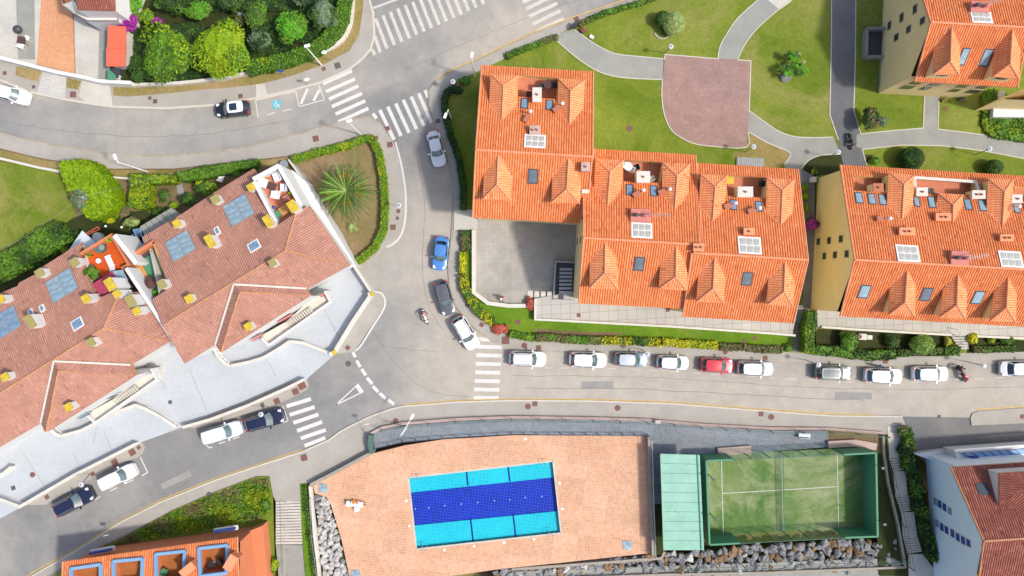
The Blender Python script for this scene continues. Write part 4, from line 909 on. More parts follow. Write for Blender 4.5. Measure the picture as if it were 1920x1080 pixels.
L1, n1, s1, e1_, nd1 = cluster('white house with terracotta roof and a sunny white-walled roof terrace beside the palm garden', 7.8, 5.0, ((305, 610), (535, 470)), (479, 315), (657, 497),
    [(476, 316), (484, 327), (473, 336), (520, 422), (555, 399), (535, 470), (305, 610), (286, 561), (315, 541), (312, 524), (287, 454), (271, 456), (267, 444), (346, 398), (400, 362)],
    [(535, 470), (555, 399), (580, 385), (657, 497)], [(535, 470), (657, 497), (577, 541), (439, 533), (404, 646), (346, 682), (305, 610)],
    ((450, 548), (415, 660), (583, 553), (439, 533), (404, 646), (575, 541)),
    [(474, 324, 5.4), (272, 448, 5.4), (312, 605, 7.4), (346, 674, 6), (404, 640, 6), (440, 612, 6), (560, 540, 6), (650, 494, 6), (578, 392, 6), (524, 420, 6), (484, 340, 6)],
    [(448, 394, 50, 46, 2), (339, 461, 49, 44, 2), (477, 461, 23, 19, 1), (408, 433, 10, 16, 1)],
    [(404, 374, 'N', .9, .9, 1.2, OC), (471, 351, 'N', .8, .8, 1.2, YC), (332, 419, 'N', .8, .8, 1.3, YC), (394, 452, 'N', .8, 1.5, 1.8, YC), (503, 415, 'N', .8, 1.4, 1.3, YC), (511, 493, 'N', .75, .8, .8, OC), (355, 560, 'N', .8, .8, .9, YC), (466, 612, 'S', .8, .8, 1.6, YC), (304, 533, 'N', .8, 1.0, 1.3, OC), (549, 387, 'N', .9, 1.3, 1.6, YC)])
L2, n2, s2, e2_, nd2 = cluster('white house with terracotta roof and an orange tiled roof terrace at the left edge', 7.8, 5.0, ((0, 737), (195, 615)), (155, 453), (319, 640),
    [(155, 453), (149, 475), (178, 550), (190, 557), (217, 545), (219, 560), (195, 615), (0, 737), (-120, 812), (-170, 650), (0, 550), (34, 536), (36, 530), (69, 513), (79, 501)],
    [(195, 615), (219, 560), (226, 546), (262, 548), (319, 640)], [(195, 615), (319, 640), (246, 684), (102, 677), (77, 793), (0, 838), (-100, 900), (-120, 812), (0, 737)],
    ((110, 696), (88, 809), (256, 702), (102, 677), (77, 793), (246, 684)),
    [(152, 460, 5.4), (-170, 656, 5.4), (-100, 895, 6), (75, 788, 6), (102, 770, 6), (310, 640, 6), (256, 552, 6), (222, 552, 6), (188, 553, 6), (172, 545, 6)],
    [(117, 535, 55, 46, 2), (13, 604, 50, 46, 2, 'pane_blue'), (146, 607, 23, 20, 1), (80, 578, 10, 14, 1), (59, 586, 10, 14, 1)],
    [(140, 492, 'N', .9, .9, 1.2, OC), (75, 512, 'N', .9, .9, 1.2, OC), (162, 560, 'N', .8, .9, 1.6, YC), (2, 561, 'N', .8, .8, 1.4, YC), (57, 603, 'N', .8, 1.6, 1.8, OC), (171, 642, 'S', .8, .9, 1.1, OC), (10, 707, 'N', .8, .8, 1.1, YC), (129, 763, 'S', .8, .8, 1.6, YC), (207, 533, 'N', .9, 1.4, 2.3, YC), (220, 551, 'N', .75, .75, 1.9, YC), (245, 564, 'E', .9, 1.3, 1.9, OC), (257, 583, 'E', .75, .75, 1.9, YC)])
def tslab(root, name, px, z, m, th=.3, up=None):
    return MB().prism([p.to_2d() for p in GL(px, z)], z-th, z).build(name, m, root)
def par(root, px, zt, z0, wd, m, name='parapet'):
    mb = MB(); mb.prism(strip_poly([p.to_2d() for p in GL(px, zt)], wd), z0, zt); return mb.build(name, m, root)
# roof terrace of L1 (sunny, white chairs) and the green one on its left flank
tslab(L1, 'terrace_floor', [(476, 334), (522, 312), (563, 383), (556, 400), (520, 421)], 5.5, 'terrace_tile')
par(L1, [(474, 336), (523, 310)], 6.7, 0, .42, 'render_white'); par(L1, [(522, 311), (564, 385)], 6.75, 0, .42, 'render_white'); par(L1, [(476, 340), (520, 424)], 6.72, 4.5, .36, 'render_white')
tslab(L1, 'side_ledge', [(546, 318), (573, 340), (606, 396), (668, 500), (655, 500), (588, 394), (552, 350)], 2.6, 'render_white', 2.6)
tslab(L1, 'terrace_floor', [(248, 480), (288, 455), (316, 540), (288, 562), (268, 540)], 4.6, 'court_green', 4.6)
tslab(L1, 'terrace_deck', [(248, 495), (262, 488), (286, 535), (288, 560), (280, 558)], 4.7, 'wood', .1)
par(L1, [(248, 479), (288, 453)], 5.9, 4, .4, 'render_salmon'); par(L1, [(287, 454), (312, 524)], 5.9, 4.4, .2, 'ridge_terra')
par(L1, [(214, 441), (255, 494)], 6.9, 0, .5, 'render_white'); par(L1, [(236, 503), (288, 582), (322, 636)], 7.0, 0, .38, 'render_white')
# orange terrace of L2
tslab(L2, 'terrace_floor', [(150, 474), (208, 440), (242, 496), (228, 505), (186, 522), (160, 492)], 4.9, 'terrace_orange', 4.9)
par(L2, [(150, 476), (208, 441), (241, 496), (228, 503)], 6.0, 0, .3, 'render_salmon')
tslab(L2, 'maroon_awning', [(171, 534), (210, 508), (224, 538), (190, 556)], 6.2, 'maroon', .1)
tslab(L2, 'glass_awning', [(211, 508), (230, 506), (240, 526), (220, 528)], 6.1, 'pane_pale', .08)
tslab(L2, 'planter', [(158, 500), (172, 495), (188, 520), (170, 532)], 5.3, 'soil', .8)
# white lower floors with balconies along the street side
for rt, off, kk in ((L1, (0, 0), ''), (L2, (-326, 146), '')):
    T = lambda x, y: (x+off[0], y+off[1])
    tslab(rt, 'balcony', [T(592, 552), T(612, 545), T(618, 565), T(545, 616), T(500, 646), T(488, 630), T(537, 603)], 2.2, 'wall_offwhite', 2.2)
    par(rt, [T(490, 634), T(503, 647), T(545, 618), T(619, 566), T(608, 546)], 2.9, 1.5, .18, 'render_white', 'balcony_parapet')
    st = MB()
    for i in range(11):
        a = lerp(T(537, 604), T(585, 574), i/11); b = lerp(T(546, 613), T(593, 585), i/11); st.prism(strip_poly([p.to_2d() for p in GL([a, b], 2.3)], .2), 2.15, 2.26+i*.04)
    st.build('stair', 'pave_light', rt)
    mb = MB()
    for a, b in ((T(600, 556), T(606, 551)), (T(520, 604), T(545, 590)), (T(470, 640), T(488, 628))):
        p, q = GL([a, b], 3.4); d = (q-p).normalized(); mb = MB().box(((p.x+q.x)/2, (p.y+q.y)/2, 2.3), (q-p).length, .12, 1.1, math.atan2(d.y, d.x)); mb.build('balcony_glass', 'pane_pale' if rt == L2 else 'pinkpad', rt)
# ------------------------------------------------------------------ white garden walls and balustrades
def balustrade(px, label, z=1.05, spaced=True, base='render_white', m='wall_offwhite', zb=.1, g='white walls round the pale driveways'):
    pts = [p.to_2d() for p in GL(px, 0)]; c = pts[0].lerp(pts[-1], .5); root = empty('balustrade', (c.x, c.y, zb), label, 'wall', g)
    MB().prism(strip_poly(pts, .3), zb, z*.35 if spaced else z-.1).build('plinth', base, root)
    MB().prism(strip_poly(pts, .34), z-.1, z).build('coping', m, root)
    if spaced:
        mb = MB()
        for q in resample(pts, .42): mb.cyl((q.x, q.y, z*.35), .085, z*.65-.1, 6)
        mb.build('balusters', m, root)
    return root
balustrade([(701, 549), (664, 604), (629, 662)], 'straight pale wall between the upper driveway and the wedge of pavement', 1.3, False)
balustrade([(626, 663), (600, 652), (574, 642), (548, 639)], 'curving balustrade from the yellow-capped post down to the driveway corner')
balustrade([(548, 639), (524, 655), (500, 669), (470, 678), (440, 684)], 'low wall zigzagging under the house with the white-walled terrace', 1.0, False)
balustrade([(438, 684), (428, 678), (416, 666), (408, 650)], 'short curved balustrade at the lower corner of the terracotta wing', 1.2)
balustrade([(574, 710), (540, 727), (470, 758), (400, 784), (350, 798)], 'long wall above the parked white pick-up and black car', 1.1, False)
balustrade([(262, 757), (282, 764), (310, 779), (337, 797)], 'short balustrade sloping to the street above the parked cars')
balustrade([(262, 757), (232, 768), (162, 804), (126, 814)], 'low wall along the second house near its dark car port', 1.0, False)
balustrade([(124, 814), (114, 808), (104, 798)], 'tiny balustrade at the corner of the second house wing', 1.2)
balustrade([(263, 829), (210, 856), (150, 886), (95, 918), (47, 946)], 'long wall above the parked white car and black estate car', 1.1, False)
balustrade([(0, 928), (20, 934), (46, 944)], 'short balustrade at the left edge near the street')
balustrade([(-20, 896), (2, 893), (20, 882), (32, 872)], 'curved balustrade at the left edge below the green balcony')
for x, y, l in ((627, 661, 'between the balustrade and the street corner'), (698, 551, 'at the top end of the driveway wall')):
    r_ = empty('gate_post', G(x, y, 0), 'yellow-capped white post ' + l, 'post', 'yellow-capped gate posts'); MB().box(G(x, y, 0), .42, .42, 1.5, R(30)).build('shaft', 'render_white', r_); MB().box(G(x, y, 1.5), .5, .5, .1, R(30)).build('cap', 'yellow_cap', r_)
pl = MB(); 
struct('ramp', [(425, 668), (560, 590), (600, 600), (545, 636), (500, 666), (440, 681), (428, 678)], .1, .108, 'yard_floor')
jn = MB()
for a, b in (((356, 690), (388, 770)), ((500, 671), (518, 706)), ((140, 852), (150, 880)), ((196, 808), (212, 848)), ((182, 800), (176, 830)), ((45, 850), (85, 912)), ((600, 565), (640, 640)), ((290, 680), (310, 730))): jn.prism(strip_poly([p.to_2d() for p in GL([a, b])], .07), .104, .104)
jn.build('yard_joint', 'kerb_dark')['kind'] = 'structure'
# brown-red line wall beside the driveway top
wallrun(MB(), [(669, 500), (685, 524), (700, 547)], .3, 0, 1.4).build('garden_wall', 'wall_offwhite')
tag(bpy.data.objects['garden_wall'], 'short pale wall running from the roof corner down to the driveway tip', 'wall')
def gwall(px, label, wd=.28, z=1.2, m='wall_offwhite', z0=-.1, sm=0, name='garden_wall', cat='wall', grp=None):
    o = wallrun(MB(), px, wd, z0, z, 0, sm).build(name, m); return tag(o, label, cat, grp)
gwall([(546, 302), (566, 330), (600, 384), (640, 446), (667, 492)], 'thin pale wall dividing the white house from the bare palm garden', .2, 1.0)
gwall([(-40, 100), (0, 111), (60, 126), (118, 141), (160, 149), (200, 158), (256, 161)], 'bluish white boundary wall below the tiled driveways at upper left', .4, 1.3, 'render_white')
gwall([(256, 161), (338, 158), (425, 148), (480, 136), (530, 128), (605, 101), (643, 78), (658, 50), (662, 25), (664, -20)], 'low cream kerb wall curving round the dense garden and hedge', .35, .6, 'wall_offwhite', sm=3)
gwall([(-40, 286), (0, 297), (80, 316), (117, 323)], 'low pale wall at the top of the lower left lawn', .28, .6)
gwall([(196, 332), (245, 336), (330, 337)], 'low pale wall stub between the lime hedge and the square hedge', .22, .5)
gwall([(889, 432), (889, 548), (915, 568), (952, 573), (1001, 573)], 'low cream wall round the lower left corner of the courtyard', .45, .75, 'wall_offwhite', .1)
gwall([(1003, 560), (1003, 598), (1250, 611), (1440, 624), (1485, 628)], 'long cream parapet along the front edge of the middle podium', .25, 1.0, 'wall_offwhite', .1)
gwall([(1534, 612), (1600, 617), (1774, 627)], 'cream parapet in front of the yellow-ended building, left of its steps', .25, 1.0, 'wall_offwhite', .1)
gwall([(1816, 629), (1900, 633), (2060, 641)], 'cream parapet in front of the right building, right of its steps', .25, 1.0, 'wall_offwhite', .1)
gwall([(586, 906), (642, 877), (699, 846)], 'grey wall between the pavement and the upper left pool deck', .4, .95, 'wall_stone')
gwall([(699, 812), (697, 828), (701, 846)], 'short green-grey wall closing the left end of the stone walkway', .5, 1.2, 'green_cover')
gwall([(584, 908), (588, 960), (596, 1030), (602, 1100)], 'straight pale wall beside the narrow grass strip and white rocks', .28, .7, 'wall_offwhite')
gwall([(1214, 816), (1218, 930), (1222, 1038)], 'dark-topped wall along the right side of the pool deck', .28, .9, 'wall_stone')
gwall([(696, 812), (717, 801), (755, 793), (855, 785), (960, 781), (1110, 783), (1210, 786), (1310, 795), (1440, 802), (1552, 803), (1652, 811)], 'long pinkish parapet between the south pavement and the stone walkway', .3, .45, 'parapet_rose', sm=1)
gwall([(1652, 812), (1654, 850), (1662, 905), (1680, 980), (1694, 1062)], 'dark retaining wall running down beside the steps and sports court', .25, .5, 'wall_stone')
gwall([(960, 1067), (1240, 1046), (1246, 1034)], 'grey retaining wall above the boulders under the pool deck', .3, .16, 'wall_stone', -1.9)
gwall([(900, 1088), (1240, 1076), (1440, 1072), (1695, 1062)], 'bottom grey wall along the lower side of the boulders', .25, .3, 'wall_stone', -1.9)

def fence(px, label, h=1.1, step=2.6, lean=0, m='pole_green', z0=.1, grp=None, rails=2, name='fence', mesh=None, sm=0):
    pts = [p.to_2d() for p in GL(smooth(px, sm) if sm else px, 0)]; c = pts[0].lerp(pts[-1], .5); root = empty(name, (c.x, c.y, z0), label, 'fence', grp)
    for q in resample(pts, step): MB().tube((q.x, q.y, z0), (q.x, q.y, z0+h), .045, n=6).build('post', m, root)
    for k in range(rails):
        mb = MB(); zz = z0+h*(1-k*.45)
        for a, b in zip(pts, pts[1:]): mb.beam((a.x, a.y, zz), (b.x, b.y, zz), .04, .04)
        mb.build('rail', m, root)
    return root
fence([(717, 803), (755, 796), (855, 788), (960, 784), (1110, 786), (1210, 789), (1310, 798), (1440, 806), (1550, 807), (1650, 814)], 'green post fence along the upper edge of the stone walkway', 1.6, 2.5, z0=.4)
fence([(703, 838), (755, 826), (830, 819), (960, 812), (1212, 813)], 'dark thin railing on the upper edge of the pool deck', 1.0, 1.4, m='dark_metal')
fence([(1217, 820), (1220, 935), (1224, 1036)], 'thin grey railing on the right edge of the pool deck', 1.0, 1.6, m='grey_metal', z0=.9)
fence([(1656, 815), (1659, 860), (1668, 905), (1686, 980), (1700, 1060)], 'dark sagging fence beside the outdoor steps', 1.5, 3.0, m='dark_metal')
fence([(1242, 1062), (1440, 1056), (1560, 1052), (1692, 1046)], 'green posts fence below the sports court', 1.4, 2.9)
fence([(586, 930), (590, 1000), (600, 1080)], 'thin pale wire fence beside the narrow grass strip', 1.2, 2.2, m='grey_metal')

# ------------------------------------------------------------------ outdoor steps
def steps(a0, a1, b0, b1, n, label, z0, z1, m='concrete_white', rail=None):
    """flight between edge a0-a1 (first riser line) and b0-b1 (last)"""
    c = lerp(lerp(a0, a1, .5), lerp(b0, b1, .5), .5); root = empty('steps', G(*c, 0), label, 'steps', 'flights of outdoor steps')
    mb = MB()
    for i in range(n):
        k0, k1 = i/n, (i+.78)/n; z = z0+(z1-z0)*i/max(1, n-1)
        q = [lerp(a0, b0, k0), lerp(a1, b1, k0), lerp(a1, b1, k1), lerp(a0, b0, k1)]; mb.prism([p.to_2d() for p in GL(q, z)], min(z0, z1)-.5, z)
    mb.build('treads', m, root)
    mb = MB().prism([p.to_2d() for p in GL([a0, a1, b1, b0], 0)], min(z0, z1)-.6, min(z0, z1)-.12); mb.build('risers', 'kerb_dark', root)
    if rail:
        r_ = MB(); p, q = G(*rail[0], 0), G(*rail[1], 0); r_.tube((p.x, p.y, z0+.9), (q.x, q.y, z1+.9), .035, n=6)
        for k in (0, .33, .66, 1): w_ = p.lerp(q, k); zz = z0+(z1-z0)*k; r_.tube((w_.x, w_.y, zz), (w_.x, w_.y, zz+.9), .03, n=6)
        r_.build('handrail', 'grey_metal', root)
    return root
steps((517, 941), (565, 939), (517, 1022), (567, 1021), 15, 'wide pale steps with a middle handrail beside the orange building at the bottom', .12, -.0+.1, rail=((536, 941), (540, 1078)))
steps((1666, 856), (1690, 856), (1675, 884), (1700, 881), 6, 'upper short flight of steps between the court fence and the shrubs', .15, .14)
steps((1679, 930), (1704, 929), (1689, 961), (1715, 957), 7, 'middle short flight of steps between the court fence and the shrubs', .14, .13)
steps((1693, 1007), (1720, 1005), (1702, 1039), (1729, 1035), 7, 'lowest short flight of steps between the court fence and the shrubs', .13, .12)
steps((1777, 618), (1811, 616), (1799, 656), (1817, 656), 8, 'railed steps in front of the right building leading to the pavement', .764, .2, rail=((1779, 616), (1798, 656)))
steps((990, 545), (990, 560), (1038, 547), (1038, 562), 4, 'three low cream steps beside the dark stairwell of the courtyard', .25, .7, 'wall_offwhite')
steps((1494, 572), (1506, 572), (1492, 605), (1505, 605), 7, 'narrow steps in the dark passage between two orange buildings', .75, .2, 'concrete')
# dark stairwell beside block B
sw = empty('stairwell', G(1060, 525, .2), 'dark sunken stairwell at the courtyard edge under the middle block', 'stairwell')
MB().prism([p.to_2d() for p in GL([(1042, 492), (1078, 494), (1077, 562), (1038, 560)])], .2, .24).build('pit_floor', 'dark_metal', sw)
for a, b in (((1041, 491), (1079, 493)), ((1041, 491), (1037, 561)), ((1037, 561), (1077, 563))): wallrun(MB(), [a, b], .16, .2, .9).build('rail_wall', 'grey_metal', sw)
m_ = MB()
for i in range(8): p = lerp((1050, 505), (1048, 555), i/7); q = G(*p, .24); m_.box((q.x+.7, q.y, .24), 1.5, .28, .1+.06*i)
m_.build('treads', 'grey_metal', sw); MB().box(G(1052, 557, .3), .5, .5, .6).build('vent_box', 'dark_metal', sw)
# basement light well beside building F
lw = empty('light_well', G(1635, 85, .1), 'dark glazed light well against the cream end wall at upper right', 'light well')
for a, b in (((1618, 59), (1657, 58)), ((1618, 59), (1617, 111)), ((1617, 111), (1648, 111))): wallrun(MB(), [a, b], .3, .1, 1.0).build('rim', 'concrete', lw)
MB().prism([p.to_2d() for p in GL([(1618, 60), (1657, 59), (1655, 110), (1618, 110)])], .1, .3).build('floor', 'dark_metal', lw)
mb = MB().prism([p.to_2d() for p in GL([(1648, 112), (1660, 112), (1663, 165), (1646, 165)])], .1, .4); mb.build('side_ledge', 'concrete', lw)

# ------------------------------------------------------------------ white house lower right
rW, Wn, Ws, eW, _, _ = orange_house('white house with shade-blue walls, blue windows and terracotta roof in the lower right corner', ((1844, 1014), (2010, 1003)), ((1782, 876), (1990, 862)), ((1826, 1150), (2010, 1140)),
    [(1782, 876), (1990, 862), (2005, 1003), (1844, 1014)], [(1844, 1014), (2005, 1003), (2005, 1141), (1826, 1150)], 9.4, 6.2, 6.2, 'house_white_skyshade', walls_inset=(.05, .1), tile='tile_red', capm='ridge_terra', group=None, name='white_house', rib=.25,
    skies=[('N', 'dark', 1843, 916, 24, 20)])
def wallblocks(root, lst):
    RLp = G(1844, 1014, 9.4).to_2d()+eW*.05; e2 = Vector((-eW.y, eW.x))
    for px, py, w, h, m in lst:
        X = Vector(((px-960)/S, (540-py)/S)); k = RLp.dot(eW)/X.dot(eW); z = (1-k)*H; q = X*k
        wallwin(root, Vector((q.x-eW.x*.03, q.y-eW.y*.03, z)), e2, w, h, .08, m, 'pot_white')
wallblocks(rW, [(1755, 940, 1.0, .8, 'pane_pale'), (1763, 945, 1.0, .8, 'blue_shutter'), (1772, 951, 1.0, .8, 'blue_shutter'), (1782, 958, .9, .8, 'pane_pale'),
                (1758, 981, 1.0, .8, 'pane_pale'), (1767, 988, 1.0, .8, 'blue_shutter'), (1776, 994, 1.0, .8, 'blue_shutter'), (1787, 1000, 1.0, .8, 'blue_shutter'), (1797, 1007, 1.0, .8, 'blue_shutter'), (1807, 1013, 1.0, .8, 'blue_shutter'), (1817, 1018, .9, .8, 'blue_shutter')])
pD = [G(1873, 887, 8.3), G(2000, 879, 8.3), G(2000, 950, 9.6), G(1920, 914, 9.3), G(1873, 945, 8.3), G(2000, 1004, 8.6)]
dm = MB(); pl_ = Plane(pD[0], pD[1], pD[3]); tilepatch(dm, [Vector((p.x, p.y, pl_.z(p.x, p.y))) for p in (pD[0], pD[1], pD[2], pD[3])], pl_, .25, .07, m=0, me=1)
pl_ = Plane(pD[0], pD[3], pD[4]); tilepatch(dm, [Vector((p.x, p.y, pl_.z(p.x, p.y))) for p in (pD[0], pD[3], pD[4])], pl_, .25, .07, m=0, me=1)
pl_ = Plane(pD[3], pD[4], pD[2]); tilepatch(dm, [Vector((p.x, p.y, pl_.z(p.x, p.y))) for p in (pD[3], pD[4], G(2000, 1000, 8.2), pD[2])], pl_, .25, .07, m=0, me=1)
dd = dm.build('dormer', ['tile_red', 'ridge_terra'], rW); c_ = (pD[0]+pD[2]+pD[4])/3
MB().prism([(c_+(p-c_)*.96).to_2d() for p in (pD[0], pD[1], G(2000, 1000, 8.3), pD[4])], 5.5, 8.15).build('cheek_wall', 'render_white', dd)
tslab(rW, 'terrace_floor', [(1713, 851), (1786, 842), (1990, 828), (1990, 872), (1782, 876)], .9, 'render_white', 1)
tslab(rW, 'upper_volume', [(1790, 846), (1990, 832), (1990, 856), (1838, 860), (1838, 872), (1797, 868)], 2.6, 'render_white', 2.2)
par(rW, [(1790, 845), (1990, 831)], 3.1, 2.5, .25, 'render_white')
tslab(rW, 'glass_roof', [(1800, 850), (1990, 837), (1990, 848), (1815, 858)], 2.75, 'blue_trim', .1)
gl_ = MB()
for i in range(12): p = lerp((1806, 850), (1985, 837), i/11); q = lerp((1818, 857), (1995, 846), i/11); gl_.beam(G(*p, 2.8), G(*q, 2.8), .09, .06)
gl_.build('glazing_bars', 'blue_shutter', rW); tslab(rW, 'bay_window', [(1824, 857), (1836, 857), (1836, 870), (1824, 870)], 3.3, 'blue_shutter', .7)

# ------------------------------------------------------------------ orange building lower left with four roof terraces
holesO = [[(133, 1066), (189, 1058), (190, 1110), (135, 1116)], [(213, 1052), (268, 1047), (266, 1100), (214, 1104)], [(292, 1039), (347, 1033), (344, 1090), (294, 1094)], [(373, 1028), (427, 1022), (425, 1074), (376, 1080)]]
rO, On, Os, eO, _, _ = orange_house('orange building with four blue-rimmed roof terraces at the bottom left', ((114, 1190), (450, 1144)), ((118, 1053), (445, 1007)), ((112, 1260), (450, 1220)),
    [(118, 1053), (445, 1007), (450, 1144), (114, 1190)], [(114, 1190), (450, 1144), (450, 1220), (112, 1260)], 7.6, 5.0, 6.0, 'render_salmon', holes=holesO, group=None, rib=.26)
for h_ in holesO:
    par_ = MB(); pts = [On.hit(*q, up=.14) for q in h_]
    for a, b in zip(pts, pts[1:]+pts[:1]): par_.beam(a, b, .32, .3)
    par_.build('parapet', 'blue_trim', rO); 
    pts = [On.hit(*q) for q in h_]; z_ = min(p.z for p in pts)-.7; MB().prism([p.to_2d() for p in pts], z_-.1, z_+.05).build('terrace_tiles', 'terrace_brown', rO)
tslab(rO, 'side_wing', [(447, 1004), (492, 986), (503, 1100), (449, 1100)], 1.9, 'render_salmon', 2)
chimney(rO, On, 352, 1068, .8, 1.6, .8, R(40), 'render_salmon', 'ridge'); chimney(rO, On, 433, 1055, .9, 1.6, .8, R(60), 'render_salmon', 'ridge')
for a, b in (((168, 1037), (212, 1029)), ((400, 997), (444, 990))):
    p, q = GL([a, b], 3.2); d = (q-p).normalized(); o = MB().box(((p.x+q.x)/2, (p.y+q.y)/2, 2.8), (q-p).length, .5, .25, math.atan2(d.y, d.x)).build('balcony', 'render_white', rO); MB().box(((p.x+q.x)/2, (p.y+q.y)/2, 3.05), (q-p).length*.9, .2, .5, math.atan2(d.y, d.x)).build('shutter', 'blue_shutter', rO)

# ------------------------------------------------------------------ padel court and its shelter
lawnmat('court_turf', ph(84, 126, 62), ph(128, 150, 92), ph(186, 188, 150), .48)
ct = empty('tennis_court', G(1465, 922, 0), 'small walled tennis court with worn green turf and a net across the middle', 'tennis court')
base = [(1312, 853), (1616, 838), (1619, 989), (1318, 1004)]
MB().prism([p.to_2d() for p in GL(base)], -1.9, .06).build('court_floor', 'court_turf', ct)
lm = MB(); z = .075
for a, b in (((1352, 852), (1356, 1001)), ((1354, 925), (1573, 912)), ((1569, 841), (1572, 990)), ((1465, 848), (1468, 996))): lm.prism(strip_poly([p.to_2d() for p in GL([a, b])], .065), z, z)
lm.build('court_lines', 'roadpaint', ct)
nt_ = empty('net', G(1463, 922, .06)); nt_.parent = ct; nt_.location = G(1463, 922, .06)-ct.location
p, q = G(1463, 848, 0), G(1466, 996, 0)
mb = MB(); L_ = (q-p).length; d = (q-p).normalized(); n_ = 70
for i in range(n_+1): w_ = p+d*(L_*i/n_); mb.beam((w_.x, w_.y, .1), (w_.x, w_.y, .88), .012, .012)
for k in range(8): mb.beam((p.x, p.y, .12+k*.105), (q.x, q.y, .12+k*.105), .012, .012)
mb.beam((p.x, p.y, .92), (q.x, q.y, .92), .04, .07); mb.build('net', 'court_green', ct); bpy.data.objects.remove(nt_)
gm = bpy.data.materials.new('court_glass'); gm.use_nodes = True; t = gm.node_tree; t.nodes.remove(t.nodes['Principled BSDF']); tr = t.nodes.new('ShaderNodeBsdfTransparent'); tr.inputs[0].default_value = (.86, .93, .9, 1); gl = t.nodes.new('ShaderNodeBsdfGlossy'); gl.inputs[0].default_value = (.8, .9, .86, 1); gl.inputs['Roughness'].default_value = .15
mx = t.nodes.new('ShaderNodeMixShader'); mx.inputs[0].default_value = .2; t.links.new(tr.outputs[0], mx.inputs[1]); t.links.new(gl.outputs[0], mx.inputs[2]); t.links.new(mx.outputs[0], t.nodes['Material Output'].inputs[0]); MATS['court_glass'] = gm
def panel(a, b, h, th, m, name, z0=.06): o = wallrun(MB(), [a, b], th, z0, h).build(name, m, ct); return o
panel((1617.5, 837), (1620.5, 990), 3.0, .22, 'court_green', 'end_wall'); panel((1560, 841), (1616, 838), 3.0, .2, 'court_green', 'return_wall'); panel((1562, 991), (1619, 989), 3.0, .2, 'court_green', 'return_wall')
panel((1311, 852), (1317, 1004), 3.0, .2, 'court_green', 'end_wall'); panel((1318, 1004), (1372, 1001), 3.0, .2, 'court_green', 'return_wall'); panel((1312, 852), (1360, 850), 3.0, .2, 'court_green', 'return_wall')
for side, (a, b) in enumerate((((1360, 850), (1560, 841)), ((1372, 1001), (1562, 991)))):
    for i in range(6):
        u, v = lerp(a, b, i/6), lerp(a, b, (i+1)/6); panel(u, v, 3.0, .02, 'court_glass', 'glass_panel')
        q = G(*u, 0); MB().tube((q.x, q.y, 0), (q.x, q.y, 3.05), .05, n=6).build('post', 'pole_green', ct)
    tb = MB(); u, v = G(*a, 3.02), G(*b, 3.02); u2 = G(*a, 0); v2 = G(*b, 0); tb.beam((u2.x, u2.y, 3.03), (v2.x, v2.y, 3.03), .06, .06); tb.build('top_rail', 'pole_green', ct)
for x, y in ((1318, 880), (1322, 952), (1619, 860), (1622, 960)):
    q = G(x, y, 0); o = MB().tube((q.x, q.y, 0), (q.x, q.y, 4.2), .05, n=6).box((q.x, q.y, 4.2), .35, .25, .12).build('floodlight', 'dark_metal', ct)
wallrun(MB(), [(1550, 832), (1600, 829), (1640, 836)], .8, 0, .5).build('ledge', 'parapet_rose', ct); wallrun(MB(), [(1344, 846), (1380, 843), (1406, 841)], .9, 0, .5).build('ledge', 'parapet_rose', ct)
sh = empty('shelter', G(1278, 942, 0), 'long pale green metal roofed shelter between the pool and the sports court', 'shelter')
zS = 2.9; a, b, c, d = [(1239, 851), (1312, 853), (1320, 1032), (1245, 1032)]
mb = MB(); n_ = 10
for i in range(n_):
    q = [lerp(a, d, i/n_), lerp(b, c, i/n_), lerp(b, c, (i+.97)/n_), lerp(a, d, (i+.97)/n_)]; mb.prism([p.to_2d() for p in GL(q, zS)], zS-.06, zS)
MATS.pop('shelter_green', None); mat('shelter_green', ph(156, 206, 182), .55, .1, .7, 5, .08); plain('shelter_line', ph(92, 170, 140), .6)
sr = mb.build('roof', 'shelter_green', sh); MB().prism([p.to_2d() for p in GL([a, b, c, d], zS)], zS-.14, zS-.07).build('roof_lining', 'shelter_line', sr)
par(sh, [(1308, 853), (1316, 1032)], zS+.12, zS-.1, .12, 'shelter_line', 'gutter'); par(sh, [(1239, 851), (1245, 1032)], zS+.06, zS-.12, .12, 'shelter_green', 'edge_trim')
for x, y in ((1242, 860), (1300, 862), (1246, 935), (1304, 935), (1250, 1010), (1308, 1010)): q = G(x, y, 2.6); MB().tube((q.x, q.y, 0), (q.x, q.y, 2.8), .07, n=8).build('post', 'pole_green', sh)

# ------------------------------------------------------------------ house and outbuildings, upper left
rU = empty('white_house', G(170, -20, 0), 'white walled house with brown tiled roof cut by the top edge, by the purple bush', 'house')
pU = Plane(G(150, -70, 7.5), G(215, -70, 7.5), G(215, 20, 5.2)); r = MB(); tilepatch(r, [pU.hit(*q) for q in ((146, 19), (216, 20), (214, -70), (136, -70))], pU, .25, .06, m=0, me=1)
pU2 = Plane(G(136, -70, 7.5), G(146, 19, 5.2), G(118, 9, 4.9)); tilepatch(r, [pU2.hit(*q) for q in ((134, 0), (118, 8), (105, -70), (132, -70))], pU2, .25, .06, m=0, me=1)
r.build('roof', ['tile_red', 'ridge_terra'], rU)
gcorner(rU, 'wall', [tuple(G(x, y, 5.1)) for x, y in ((117, 9), (135, 1), (146, 20), (216, 20), (216, -80), (108, -80))], 'render_white')
gcorner(rU, 'lower_wall', [tuple(G(x, y, 3)) for x, y in ((121, 16), (163, 40), (222, 40), (222, 20), (146, 20))], 'render_white')
tslab(rU, 'lower_roof', [(121, 15), (163, 38), (220, 38), (216, 22), (146, 20)], 3.1, 'wall_offwhite', .1)
s_ = empty('shed', G(218, 88, 0), 'long narrow shed with a bright salmon metal roof beside the purple bush', 'shed')
mat('salmon_roof', ph(240, 120, 90), .55, .06, .5, 6, .05)
